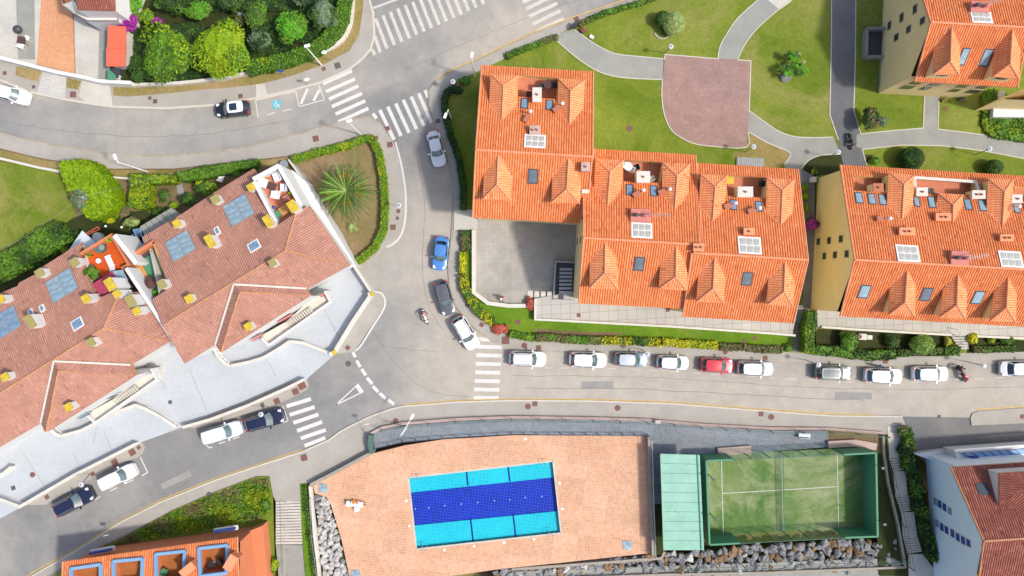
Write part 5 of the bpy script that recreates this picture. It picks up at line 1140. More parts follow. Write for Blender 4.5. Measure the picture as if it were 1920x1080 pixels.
MB().prism([p.to_2d() for p in GL([(202, 47), (236, 50), (236, 90), (201, 90)], 2.5)], 2.38, 2.5).prism([p.to_2d() for p in GL([(199, 89), (236, 89), (234, 125), (199, 124)], 2.4)], 2.26, 2.4).build('roof', 'salmon_roof', s_)
MB().prism([p.to_2d() for p in GL([(205, 52), (234, 54), (232, 120), (203, 120)], 2.2)], 0, 2.24).build('wall', 'wall_offwhite', s_)
o = MB().prism([p.to_2d() for p in GL([(202, 128), (216, 140), (216, 149), (201, 149)], 1.6)], 1.4, 1.6).build('tarpaulin', 'court_green'); tag(o, 'dark green tarpaulin below the salmon-roofed shed', 'tarpaulin')
# white building cut by the right edge
w_ = empty('annexe', G(1900, 205, 0), 'white flat-roofed annexe cut by the right edge below the upper right building', 'annexe')
MB().prism([p.to_2d() for p in GL([(1864, 190), (1990, 188), (1990, 220), (1862, 219)], 1.2)], 0, 1.2).build('lower_roof', 'render_white', w_)
gcorner(w_, 'tall_wall', [tuple(G(x, y, 5)) for x, y in ((1882, 186), (1925, 165), (1990, 165), (1990, 190))], 'render_cream')
MB().prism([p.to_2d() for p in GL([(1872, 172), (1884, 170), (1884, 188), (1872, 190)], .8)], 0, .8).build('low_block', 'concrete_white', w_)
# garden structures behind the terraced houses
o = MB().prism([p.to_2d() for p in GL([(128, 470), (154, 432), (178, 454), (172, 462), (158, 462)], 2.6)], 2.55, 2.6).build('canopy', 'canopy_white'); tag(o, 'triangular white canopy behind the left house garden', 'canopy')
pg = empty('pergola', G(300, 422, 0), 'grey slatted pergola against the back of the house, by the dark garden', 'pergola')
for i in range(6):
    u0, u1 = i/6, (i+.93)/6; q = [lerp((262, 425), (322, 389), u0), lerp((262, 425), (322, 389), u1), lerp((271, 441), (340, 401), u1), lerp((271, 441), (340, 401), u0)]
    MB().prism([p.to_2d() for p in GL(q, 2.6)], 2.52, 2.6).build('roof_panel', 'concrete', pg)
for x, y in ((264, 427), (320, 392)): q = G(x, y, 2.5); MB().tube((q.x, q.y, 0), (q.x, q.y, 2.55), .06).build('post', 'grey_metal', pg)
pg = empty('pergola', G(242, 452, 0), 'blue-slatted pergola in the dark gap between the two white houses', 'pergola')
for (a, b, c, d) in (((228, 452), (248, 440), (258, 458), (240, 462)), ((250, 430), (262, 428), (269, 456), (264, 458))):
    mb = MB()
    for i in range(7): mb.beam(G(*lerp(a, b, i/6), 2.7), G(*lerp(d, c, i/6), 2.7), .16, .08)
    mb.build('slats', 'blue_trim', pg)
gwall([(246, 474), (254, 462), (264, 463)], 'white side wall in the gap between the two houses', .3, 3, 'render_white')
# ================================================================== VEGETATION
def leaf(mb, p, n, s, rnd, m=0, asp=1.6):
    n = n.normalized(); a = n.orthogonal().normalized(); b = n.cross(a); t = rnd.uniform(0, 2*PI)
    u = (a*math.cos(t)+b*math.sin(t))*s*asp*.5; v = (b*math.cos(t)-a*math.sin(t))*s*.5
    mb.add([p-u, p-v*.8+u*.1, p+u, p+v*.8+u*.1], [(0, 1, 2, 3)], m)
def rdir(rnd):
    z = rnd.uniform(-1, 1); t = rnd.uniform(0, 2*PI); r = math.sqrt(1-z*z); return Vector((r*math.cos(t), r*math.sin(t), z))
def plant(name, label, cat, px, py, rx, ry, h, mats, n=900, s=.22, hc=None, trunk=True, clumps=12, group=None, seed=None, spread=.62, core=.72, low=-.3, tilt=0):
    """crown of leaf clumps round its trunk; px,py crown middle in the photo, rx, ry radii in photo px, h its height in m"""
    rnd = random.Random(seed if seed is not None else int(px*7+py*13)); hc = hc if hc is not None else h*.62
    c = G(px, py, hc); rx /= S*1.0; ry /= S*1.0; rz = max(.15, h-hc)
    root = empty(name, (c.x, c.y, .12), label, cat, group)
    cl = [(Vector((0, 0, 0)), core)]
    for i in range(clumps):
        d = rdir(rnd); d.z = abs(d.z)*.8+low*rnd.random(); k = rnd.uniform(.45, .8); cl.append((Vector((d.x*rx*k, d.y*ry*k, d.z*rz*k)), rnd.uniform(.28, .5)*spread/.62))
    mb = MB(); nm = len(mats)
    for off, f in cl[:1]: mb.blob((c.x, c.y, c.z), rx*f, ry*f, rz*f, 0, 14, 9, .12, rnd)
    per = max(1, n//len(cl))
    for off, f in cl:
        mi = rnd.randrange(nm)
        ml = min(rx, ry)
        a, b, e = (rx*f, ry*f, rz*f) if f == core and off.length == 0 else (ml*f, ml*f, min(ml, rz)*f)
        for i in range(per if off.length else per*2):
            d = rdir(rnd); d.z = abs(d.z) if rnd.random() < .8 else d.z; rr = rnd.uniform(.82, 1.08)
            p = c+off+Vector((d.x*a*rr, d.y*b*rr, d.z*e*rr)); nn = (Vector((d.x, d.y, d.z+.5))+rdir(rnd)*.75)
            leaf(mb, p, nn, s*rnd.uniform(.6, 1.3), rnd, mi if rnd.random() < .8 else rnd.randrange(nm))
    mb.build('crown' if trunk else 'foliage', mats, root)
    tb = MB()
    if trunk:
        top = Vector((c.x, c.y, hc)); tb.tube((c.x, c.y, .1), top, .05+h*.03, .03+h*.015, 8)
        for off, f in cl[1:7]: tb.tube(Vector((c.x, c.y, hc*.6)), c+off*.8, .02+h*.01, .02, 6)
        tb.build('trunk', 'bark', root)
    else:
        for i in range(3): d = rdir(rnd); tb.tube((c.x, c.y, .1), (c.x+d.x*rx*.4, c.y+d.y*ry*.4, hc), .03, .02, 5)
        tb.build('stem', 'bark', root)
    return root
def hedgepoly(name, label, px, h, mats, dens=60, s=.17, group=None, cat='hedge', seed=1, z0=.12, dark='leaf_dark', jit=.14):
    rnd = random.Random(seed); pts = [p.to_2d() for p in GL(px, h)]; c = sum(pts, Vector((0, 0)))/len(pts)
    root = empty(name, (c.x, c.y, z0), label, cat, group)
    mb = MB(); n = len(pts); inner = [q+(c-q)*.0 for q in pts]
    mb.prism(inner, z0, h-.08, 0)
    tri = tessellate_polygon([[Vector((p.x, p.y, 0)) for p in pts]]); nm = len(mats)
    def pm(p):   # colour in clumps
        return int((math.sin(p.x*1.7+seed)+math.sin(p.y*2.1+seed*2)+math.sin((p.x+p.y)*.9)+rnd.uniform(-1.2, 1.2)+4)/8*nm) % nm
    for t in tri:
        A, B, C_ = [pts[i] for i in t]; ar = abs((B-A).cross(C_-A) if hasattr((B-A), 'cross') else 0)/2
        for i in range(int(ar*dens)+1):
            u, v = rnd.random(), rnd.random()
            if u+v > 1: u, v = 1-u, 1-v
            q = A+(B-A)*u+(C_-A)*v; hz = h+rnd.uniform(-jit, jit)+.1*math.sin(q.x*2.3)*math.sin(q.y*1.9)
            leaf(mb, Vector((q.x, q.y, hz)), Vector((0, 0, 1))+rdir(rnd)*.8, s*rnd.uniform(.7, 1.5), rnd, 1+pm(q))
    for i in range(n):
        a, b = pts[i], pts[(i+1) % n]; L = (b-a).length
        for k in range(int(L*(h-z0)*dens*.7)+1):
            q = a.lerp(b, rnd.random()); d = (b-a); nn = Vector((d.y, -d.x, 0))
            leaf(mb, Vector((q.x+rnd.uniform(-.12, .12), q.y+rnd.uniform(-.12, .12), rnd.uniform(z0, h))), nn.normalized()+rdir(rnd)*.8+Vector((0, 0, .4)), s*rnd.uniform(.7, 1.4), rnd, 1+pm(q))
    mb.build('foliage', [mats[-1]]+mats, root); return root
def hedge(label, px, wpx, h, mats, sm=3, wob=.1, **kw):
    path = smooth(px, sm) if sm else px
    path = [tuple(q) for q in resample([Vector((p[0], p[1])) for p in path], 9)]; r_ = random.Random(kw.get('seed', 1))
    path = [(x+r_.uniform(-1, 1)*wob*wpx, y+r_.uniform(-1, 1)*wob*wpx) for x, y in path]
    return hedgepoly('hedge', label, [tuple(q) for q in offset_path([Vector((p[0], p[1])) for p in path], wpx/2)]+[tuple(q) for q in offset_path([Vector((p[0], p[1])) for p in path], -wpx/2)][::-1], h, mats, **kw)
LG, LL, LM, LD, LY, LB, LR, LP, LF, LW, LGr = 'leaf_green', 'leaf_lime', 'leaf_mid', 'leaf_dark', 'leaf_yellow', 'leaf_brown', 'leaf_red', 'leaf_purple', 'leaf_fresh', 'leaf_pale', 'leaf_grey'
hedge('thick bright hedge curving round the corner of the dense garden at upper left', [(462, 126), (500, 118), (545, 106), (590, 88), (622, 62), (640, 30), (645, -5), (645, -40)], 22, 1.6, [LL, LG, LG, LM], seed=3)
hedgepoly('hedge', 'big rounded lime-green hedge block with orange blossom beside the lower left lawn', smooth([(112, 307), (135, 301), (160, 300), (176, 311), (200, 342), (212, 377), (201, 399), (170, 410), (146, 385), (125, 350)], 3, True), 3.0, ['leaf_hedge'], seed=4, s=.24, dens=60)
plant('shrub', 'grey-green shrub growing through the middle of the lime hedge block', 'shrub', 152, 372, 20, 26, 3.5, [LGr, LB], 500, .2, 2.9, False)
hedgepoly('hedge', 'L-shaped square-cut hedge to the right of the lime hedge block', [(244, 326), (326, 328), (326, 342), (279, 344), (280, 388), (262, 393), (240, 386)], 1.7, [LG, LM, LL], seed=5)
hedgepoly('hedge', 'long dark trimmed hedge above the back of the terracotta roof', [(332, 324), (390, 311), (437, 305), (480, 298), (480, 311), (435, 320), (390, 333), (338, 339)], 1.6, [LM, LG], seed=6)
hedge('low yellow-green hedge bounding the bare palm garden', [(548, 299), (600, 284), (650, 271), (688, 259), (704, 272), (715, 315), (720, 365), (720, 410), (714, 440), (702, 462), (684, 478), (664, 492)], 12, .95, [LY, LL, LG, LL, LG], seed=7, s=.15, dens=80)
hedge('dark clipped hedge in the shade left of the tall corner block', [(866, 168), (842, 168), (834, 185), (835, 212), (846, 255), (858, 290), (867, 345), (869, 392)], 10, .9, [LM, LD], seed=8)
hedge('straggly brown shrubs by the entry path of the courtyard', [(873, 433), (873, 472)], 17, .7, [LB, LM], 0, seed=9)
hedge('short lime hedge below the straggly brown shrubs', [(867, 473), (866, 512)], 10, .9, [LL, LY], 0, seed=10)
hedge('mixed green hedge bending round the junction corner of the courtyard', [(867, 515), (872, 540), (884, 562), (900, 586), (926, 606)], 15, .9, [LL, LG, LY, LM], seed=11)
hedge('short lime hedge left of the grey-green strip under the podium', [(956, 627), (1000, 634)], 11, .8, [LL, LG], 0, seed=12)
hedge('grey-green clipped hedge strip behind the first parked white cars', [(1005, 632), (1070, 637), (1128, 638)], 13, .9, [LM, LB, LG], 0, seed=13)
hedge('patchy hedge with yellow tufts behind the grey-blue hatchback', [(1128, 638), (1180, 640), (1240, 643)], 13, .9, [LB, LY, LM], 0, seed=14)
hedge('bright yellow-green hedge behind the white hatchback and the red car', [(1242, 642), (1290, 645), (1347, 648)], 13, .9, [LY, LL], 0, seed=15)
hedge('bare brown hedge at the right end of the podium lawn', [(1350, 650), (1410, 653), (1468, 657)], 12, .7, [LB, LB, LM], 0, seed=16)
hedge('tall green hedge beside the dark passage at the yellow-ended building', [(1523, 584), (1519, 620), (1517, 660)], 18, 1.8, [LL, LG, LM], 0, seed=17)
hedge('dark green hedge behind the dark estate car on the right', [(1527, 656), (1580, 661), (1630, 667), (1680, 664)], 17, 1.1, [LM, LD, LG], 0, seed=18)
hedge('low sparse hedge below the round pale bush', [(1684, 662), (1740, 660), (1770, 659)], 12, .7, [LB, LM], 0, seed=19)
hedge('small green hedge left of the railed steps', [(1772, 657), (1800, 657)], 16, .9, [LG, LM], 0, seed=20)
hedge('brown hedge right of the railed steps at the right edge', [(1828, 655), (1905, 655)], 11, .7, [LB, LM], 0, seed=21)
hedge('scruffy dry hedge beside the pavement left of the park path', [(948, 105), (1000, 84), (1044, 68)], 9, .6, [LB, LM, LG], 0, seed=22)
hedge('scruffy dry hedge beside the pavement right of the park path', [(1086, 44), (1140, 22), (1200, 4), (1250, -14)], 8, .6, [LB, LM, LG], 0, seed=23)
hedge('broad dark hedge along the garden at the left edge', [(-30, 512), (10, 492), (45, 472), (80, 448), (108, 434)], 38, 2.4, [LD, LM, LG, LM], seed=24, s=.26)
hedge('creeping dark green shrubs beside the outdoor steps and the white house', [(1700, 805), (1706, 860), (1716, 900), (1728, 950), (1740, 1000), (1756, 1040), (1790, 1066)], 17, 1.1, [LM, LD, LG, LD], seed=25, s=.22, wob=.3, jit=.3)
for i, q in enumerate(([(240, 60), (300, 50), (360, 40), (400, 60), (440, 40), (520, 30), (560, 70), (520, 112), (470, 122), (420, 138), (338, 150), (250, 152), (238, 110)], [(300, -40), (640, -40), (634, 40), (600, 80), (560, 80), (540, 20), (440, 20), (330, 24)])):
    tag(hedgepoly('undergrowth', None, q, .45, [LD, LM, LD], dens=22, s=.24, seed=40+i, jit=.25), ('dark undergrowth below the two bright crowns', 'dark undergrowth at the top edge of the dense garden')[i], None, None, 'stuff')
G1 = 'trees and bushes of the dense garden'
for a in (('tree', 'wide bright green tree, the left of the two big crowns in the garden', 318, 97, 52, 52, 5.2, [LG, 'leaf_hedge', LG, LM], 4200, .26), ('tree', 'wide yellow-green tree, the right of the two big crowns in the garden', 420, 90, 53, 56, 5.4, ['leaf_hedge', LL, LG, 'leaf_hedge'], 4400, .26),
          ('tree', 'dark bush left of the two big crowns near the salmon shed', 268, 125, 30, 30, 2.4, [LM, LD], 900, .22), ('tree', 'small grey-green conifer beside the yellow-green crown', 488, 74, 26, 24, 3.2, [LGr, LD], 1300, .18),
          ('tree', 'fresh bright green tree behind the curved hedge', 549, 52, 31, 32, 3.6, [LF, LF, LG], 1500, .24), ('tree', 'silvery conifer inside the bend of the hedge', 606, 25, 27, 34, 3.8, [LGr, LGr, LM], 1700, .16),
          ('tree', 'mid green tree cut by the top edge near the dark stairs', 480, 30, 24, 28, 3.2, [LM, LG], 1000, .22), ('tree', 'green bush right of the paved garden path', 372, 22, 26, 20, 2.6, [LG, LF], 900, .2),
          ('tree', 'leafy green bush cut by the top edge beside the white house', 243, 10, 22, 22, 2.6, [LG, LF], 800, .2), ('tree', 'light green bush beside the purple bush', 276, 32, 18, 14, 2.2, [LG, LL], 500, .2),
          ('tree', 'dark tree cut by the top edge in the middle of the garden', 320, 2, 34, 24, 3.4, [LD, LM], 1000, .24), ('tree', 'dark tree cut by the top edge above the bright crowns', 430, 6, 26, 16, 3.0, [LD, LM], 700, .24),
          ('tree', 'grey-green tree at the top edge left of the silvery conifer', 566, 0, 22, 16, 3.0, [LD, LGr], 600, .2), ('tree', 'low dark shrub under the bend of the hedge', 452, 38, 12, 12, 1.4, [LM, LB], 300, .18)):
    plant(*a[:2], 'tree' if a[8] > 850 else 'bush', *a[2:8], n=a[8], s=a[9], group=G1, clumps=22 if a[8] > 3000 else 12)
plant('flowering_bush', 'vivid purple flowering bush beside the white house and the salmon shed', 'bush', 238, 42, 23, 19, 2.6, [LP, LP, LP], 1100, .2)
plant('flowering_bush', 'small sparse purple flowering bush right of the vivid purple one', 'bush', 296, 40, 14, 7, 1.6, [LP, LM], 220, .17)
for a in (('round grey-dark shrub in the soil right of the L-shaped hedge', 309, 367, 13, 13, 1.2, [LM, LB], 350, .16), ('yellow flowering shrub at the back corner of the garden', 207, 412, 10, 9, 1.3, [LY, LG], 250, .16),
          ('pale bushy shrub above the dark garden behind the orange terrace', 247, 417, 20, 13, 1.6, [LW, LB, LM], 500, .16), ('dry brown shrub between the lime hedge and the L-shaped hedge', 232, 398, 16, 12, 1.2, [LB, LB], 300, .15),
          ('dark green shrub row against the terracotta roof, upper part', 385, 352, 28, 16, 2.2, [LM, LG, LL], 800, .2), ('dark green shrub row against the terracotta roof, lower part', 352, 374, 18, 14, 2.0, [LM, LD], 500, .2),
          ('small light green shrub by the back yard table', 443, 324, 9, 6, 1.2, [LG], 150, .16), ('dark ground-hugging shrub near the grey pergola', 300, 398, 22, 12, .9, [LM, LD, LB], 400, .16),
          ('yellow-green shrub near the grey pergola', 326, 385, 10, 8, 1.2, [LL, LG], 220, .16), ('small olive shrub in the dark bed left of the canopy', 120, 468, 10, 9, 1.1, [LL, LM], 220, .16),
          ('dark green shrub at the right end of the broad left hedge', 150, 440, 14, 10, 1.1, [LD, LM], 250, .18)):
    plant('shrub', a[0], 'shrub', *a[1:6], a[6], a[7], a[8], trunk=False, group='shrubs behind the terraced houses')
# park
plant('topiary_bush', 'clipped ball bush with pale variegated leaves on the park lawn', 'bush', 1263, 45, 20, 21, 2.3, [LW, LW], 1700, .11, 1.15, False, 0, core=.98)
plant('topiary_bush', 'smaller dark blue-green ball bush left of the pale one on the park lawn', 'bush', 1242, 36, 13, 14, 2.0, [LM, LD], 900, .12, 1.0, False, 0, core=.98)
plant('topiary_bush', 'tiny dark green bush between the two ball bushes', 'bush', 1249, 57, 7, 9, 1.0, [LM], 260, .12, .5, False, 0, core=.98)
plant('topiary_bush', 'large dark clipped ball bush behind the right orange building', 'bush', 1707, 298, 22, 21, 2.6, [LM, LD, LD], 1700, .13, 1.2, False, 0, core=.98)
plant('topiary_bush', 'smaller dark clipped ball bush behind the right orange building', 'bush', 1862, 314, 16, 14, 1.9, [LM, LD], 1000, .13, .9, False, 0, core=.98)
plant('shrub', 'low green shrub beside the big dark ball bush', 'shrub', 1641, 301, 12, 9, .9, [LG, LM], 300, .15, .4, False)
plant('topiary_bush', 'round pale green clipped bush in front of the right building', 'bush', 1728, 646, 22, 18, 1.9, [LW, LG], 1500, .13, .9, False, 0, core=.98)
plant('shrub', 'tall oval green bush left of the white meter box', 'shrub', 1590, 642, 20, 23, 2.0, [LG, LM], 1100, .17, 1.0, False, 8)
plant('shrub', 'small dark bush with white flowers beside the pale clipped bush', 'shrub', 1671, 640, 15, 14, 1.5, [LM, LD], 600, .16, .7, False, 8)
plant('shrub', 'yellow-green spiky bush right of the railed steps', 'shrub', 1823, 634, 12, 14, 1.3, [LY, LL], 400, .16, .6, False)
plant('shrub', 'dark green bush right of the yellow-green spiky bush', 'shrub', 1888, 638, 14, 9, 1.2, [LM, LG], 400, .16, .6, False); plant('shrub', 'yellow-orange small bush left of the railed steps', 'shrub', 1777, 640, 8, 10, 1.0, [LY, LB], 250, .15, .5, False)
plant('shrub', 'small olive bush between the two dark bushes at the right edge', 'shrub', 1858, 638, 9, 8, .9, [LL, LM], 220, .15, .4, False)
plant('tree', 'dark bushy tree with orange berries beside the dark lane', 'tree', 1632, 222, 20, 24, 2.8, [LM, LD, LB], 1300, .2)
plant('shrub', 'blue-green bush right of the dark bushy tree', 'shrub', 1652, 227, 11, 12, 1.6, [LGr, LGr], 500, .15, .8, False)
plant('shrub', 'red-leaved shrub at the pavement corner by the zebra crossing', 'shrub', 937, 616, 20, 11, .9, [LR, LR], 600, .16, .5, False); plant('shrub', 'red-leaved round shrub at the left end of the podium', 'shrub', 993, 570, 11, 15, 1.3, [LR, LR], 500, .15, .6, False)
plant('flowering_bush', 'dark purple flowering climber against the yellow end wall', 'bush', 1521, 420, 13, 17, 2.2, [LP, LD, LB], 500, .16, 1.2)
for i, (x, y, l) in enumerate(((1510, 353, 'upper'), (1510, 368, 'middle'), (1511, 391, 'lower'))): plant('shrub', l + ' light green shrub in the shady strip between the orange buildings', 'shrub', x, y, 8, 8, .9, [LL, LG], 200, .15, .4, False)
for i, (x, y, l) in enumerate(((1770, 187, 'left'), (1805, 187, 'right'))): plant('shrub', l + ' dry brown tuft below the windows of the upper right building', 'shrub', x, y, 10, 6, .6, [LB, LY], 220, .15, .3, False)
hedgepoly('hedge', 'sprawling yellow-green ground shrubs at the right edge beside the annexe', smooth([(1842, 178), (1868, 168), (1872, 190), (1862, 215), (1900, 222), (1960, 220), (1960, 268), (1900, 262), (1858, 255), (1842, 230), (1846, 205)], 2, True), .5, [LL, LG, LG], seed=30, s=.2)
plant('shrub', 'bushy dark plant with flowers at the right park bed behind the path fork', 'shrub', 1527, 320, 8, 7, .9, [LM, LY], 180, .15, .4, False)
plant('shrub', 'green shrubs hugging the corner of the tall block by the lamp', 'shrub', 872, 152, 14, 9, 1.0, [LG, LM], 350, .16, .5, False)
plant('shrub', 'reddish brown shrub on the verge by the road bend', 'shrub', 856, 160, 10, 8, .9, [LB, LGr], 260, .16, .5, False); plant('shrub', 'small reddish bush near the start of the park path', 'shrub', 1094, 58, 9, 6, .8, [LB, LR], 220, .14, .4, False)
plant('shrub', 'green shrub at the corner of the podium lawn by the passage', 'shrub', 1477, 652, 9, 9, .8, [LG, LM], 260, .14, .4, False)
plant('shrub', 'leafy bush at the top of the outdoor steps near the dark road', 'shrub', 1698, 808, 13, 12, 1.4, [LG, LM, LB], 500, .18, .7, False)
plant('shrub', 'flat sprawling shrub at the top of the bottom grass slope', 'shrub', 500, 948, 11, 13, 1.0, [LG, LM], 350, .18, .5, False); plant('shrub', 'green bush at the foot of the wide pale steps', 'shrub', 514, 1060, 8, 16, 1.0, [LL, LG], 300, .18, .5, False)
hedge('green strip between the wide pale steps and the rock wall', [(571, 912), (574, 960), (582, 1020), (590, 1090)], 8, .3, [LG, LM], 0, seed=31)
# rosette plants
def rosette(name, label, cat, px, py, r, h, n, m, lw=.12, group=None, droop=.35, seed=0, trunk=0, spots=None):
    rnd = random.Random(seed); c = G(px, py, h); r /= S; root = empty(name, (c.x, c.y, .14), label, cat, group); mb = MB()
    for i in range(n):
        a = 2*PI*i/n+rnd.uniform(-.2, .2); el = rnd.uniform(.0, 1.1); L = r*rnd.uniform(.8, 1.05)*(math.cos(el*.7)); d = Vector((math.cos(a), math.sin(a), 0)); s = Vector((-d.y, d.x, 0)); prev = None
        for k in range(5):
            t = k/4; p = c+d*(L*t)+Vector((0, 0, math.sin(el)*L*t-droop*L*t*t)); w_ = lw*(1-t)**.7*.5+.004; cur = (p-s*w_, p+s*w_)
            if prev: mb.add([prev[0], cur[0], cur[1], prev[1]], [(0, 1, 2, 3)])
            prev = cur
    mb.build('leaves', m, root); MB().cyl((c.x, c.y, .1), .08+trunk*.05, h-.1, 8).build('trunk', 'bark', root); return root
plant('shrub', 'clump of yucca heads on the park lawn with two white flower spikes', 'shrub', 1486, 128, 5, 5, .9, [LM], 60, .2, .5)
yr = None
for i, (x, y) in enumerate(((1476, 102), (1486, 106), (1496, 102), (1490, 116), (1482, 122), (1497, 124), (1488, 134), (1478, 138), (1500, 136), (1510, 134), (1470, 128))):
    o = rosette('yucca', 'spiky green yucca head in the cluster on the park lawn', 'yucca', x, y, 11, 1.2+.25*math.sin(i*2), 26, [LF if i % 2 else LM], .13, 'yuccas on the park lawn', .25, i)
for x, y, l in ((1499, 100, 'upper'), (1507, 116, 'lower')): plant('flower_spike', l + ' cream flower head rising from the yucca cluster', 'flower', x, y, 4, 4, 2.4, [LW], 80, .12, 2.2)
rk = tag(MB().blob(G(1473, 145, .25), .75, .55, .45, 0, 14, 9, .12).build('boulder', 'rock', smooth=True), 'grey boulder at the foot of the yucca cluster', 'boulder')
rosette('agave', 'small pale yellow-green agave below the large palm', 'agave', 662, 426, 12, .5, 30, 'leaf_pale', .16, None, .2, 3)
rosette('shrub', 'bright spiky plant beside the creeping shrubs near the white house', 'shrub', 1709, 836, 12, .9, 30, 'leaf_lime', .12, None, .3, 8)
rosette('potted_palm', 'bright green palm in the top corner of the orange roof terrace', 'plant', 205, 449, 8, 5.9, 22, 'leaf_lime', .16, None, .3, 4)
rosette('potted_plant', 'yellow-green pot plant at the left side of the orange roof terrace', 'plant', 167, 478, 7, 5.6, 20, 'leaf_lime', .14, None, .3, 5)
for nme in ('potted_palm', 'potted_plant'):
    for o in bpy.data.objects[nme].children:
        if o.name.startswith('trunk'): o.scale.z = .2; o.location.z = 4.75
plant('box_bush', 'dark green leafy bush in the planter beside the maroon awning', 'bush', 172, 512, 13, 15, 6.3, [LG, LM], 700, .17, 5.7, False)
plant('potted_plant', 'leafy pot plant at the bottom of the green roof terrace', 'plant', 292, 549, 8, 6, 5.8, [LF, LM], 180, .15, 5.3, False)

# the large palm
def palm(px, py, rpx, h):
    rnd = random.Random(5); c = G(px, py, h); root = empty('palm_tree', (c.x, c.y, .14), 'large date palm with orange fruit clusters in the bare triangular garden', 'palm tree')
    R0 = rpx/S*(1-h/H); fr = MB()
    for i in range(58):
        a = i*2.39996; el = 1.25-1.35*(i/58)+rnd.uniform(-.1, .1); L = R0*rnd.uniform(.86, 1.05)/max(.55, math.cos(el*.55)); d = Vector((math.cos(a), math.sin(a), 0)); s = Vector((-d.y, d.x, 0)); pts = []
        for k in range(13):
            t = k/12; hor = L*t*math.cos(el*.75)*(1-.06*t); z = L*(math.sin(el)*t*.8-(.30+.2*(1-el/1.3))*t*t); pts.append(c+d*hor+Vector((0, 0, z))+s*(rnd.uniform(-.02, .02)))
        for k in range(12): fr.beam(pts[k], pts[k+1], .09*(1-k/14), .03, 2 if i > 30 else 3)
        m = (0 if i % 4 else 4) if i < 14 else (1 if i < 34 else 2)
        for k in range(1, 12):
            for sub in (0, .5):
                p = pts[k].lerp(pts[min(12, k+1)], sub); t = k/12; ll = .46*math.sin(PI*min(1, t*.8+.18))+.08
                ax = (pts[min(12, k+1)]-pts[k-1]).normalized()
                for sg in (-1, 1):
                    e = p+s*(sg*ll*.62)+ax*(ll*.7)+Vector((0, 0, -.1*ll+rnd.uniform(-.05, .08))); w_ = ax*.045
                    fr.add([p-w_, p+w_, e+w_*.3], [(0, 1, 2) if sg < 0 else (2, 1, 0)], m)
    fr.build('fronds', ['leaf_green', 'leaf_mid', 'leaf_mid', 'leaf_pale', 'leaf_fresh'], root)
    tk = MB(); prev = .1
    for k in range(8): z = .1+(h-.2)*(k+1)/8; tk.tube((c.x, c.y, prev), (c.x, c.y, z), .34, .27, 10); prev = z
    tk.build('trunk', 'bark', root)
    for i, (x, y) in enumerate(((-3, -29), (7, -26), (20, -8), (24, 8), (22, 3), (5, 22), (-31, 4), (-12, -24), (-6, 22))):
        q = G(px+x*1.05, py+y*1.05, h+.75); mb = MB()
        for k in range(70): d = rdir(rnd); leaf(mb, q+Vector((d.x*.26, d.y*.26, d.z*.16)), rdir(rnd)+Vector((0, 0, .6)), .1, rnd, 0, 1)
        mb.tube(c, q, .03, n=5, m=0); mb.build('fruit_cluster', 'leaf_orange', root)
palm(649, 358, 63, 3.2)
# rough grass of the bottom slope: uncountable blades
rnd = random.Random(9); gb = MB()
slope = [(205, 1024), (237, 1006), (325, 960), (400, 928), (480, 898), (503, 896), (508, 925), (500, 965), (470, 978), (420, 985), (330, 1000), (240, 1018)]
sp_ = [p.to_2d() for p in GL(slope)]
for t in tessellate_polygon([[Vector((p.x, p.y, 0)) for p in sp_]]):
    A, B, C_ = [sp_[i] for i in t]; ar = abs((B.x-A.x)*(C_.y-A.y)-(B.y-A.y)*(C_.x-A.x))/2
    for i in range(int(ar*75)):
        u, v = rnd.random(), rnd.random()
        if u+v > 1: u, v = 1-u, 1-v
        q = A+(B-A)*u+(C_-A)*v; cl = math.sin(q.x*.8)*math.sin(q.y*1.1+q.x*.3)+rnd.uniform(-.5, .5)
        leaf(gb, Vector((q.x, q.y, .12+rnd.uniform(0, .22))), Vector((0, 0, .7))+rdir(rnd), rnd.uniform(.1, .26), rnd, 0 if cl > .35 else (1 if cl > -.5 else 2), 2.4)
tag(gb.build('rough_grass', [LL, LG, LB]), 'rough tufted grass on the slope above the orange building', kind='stuff')
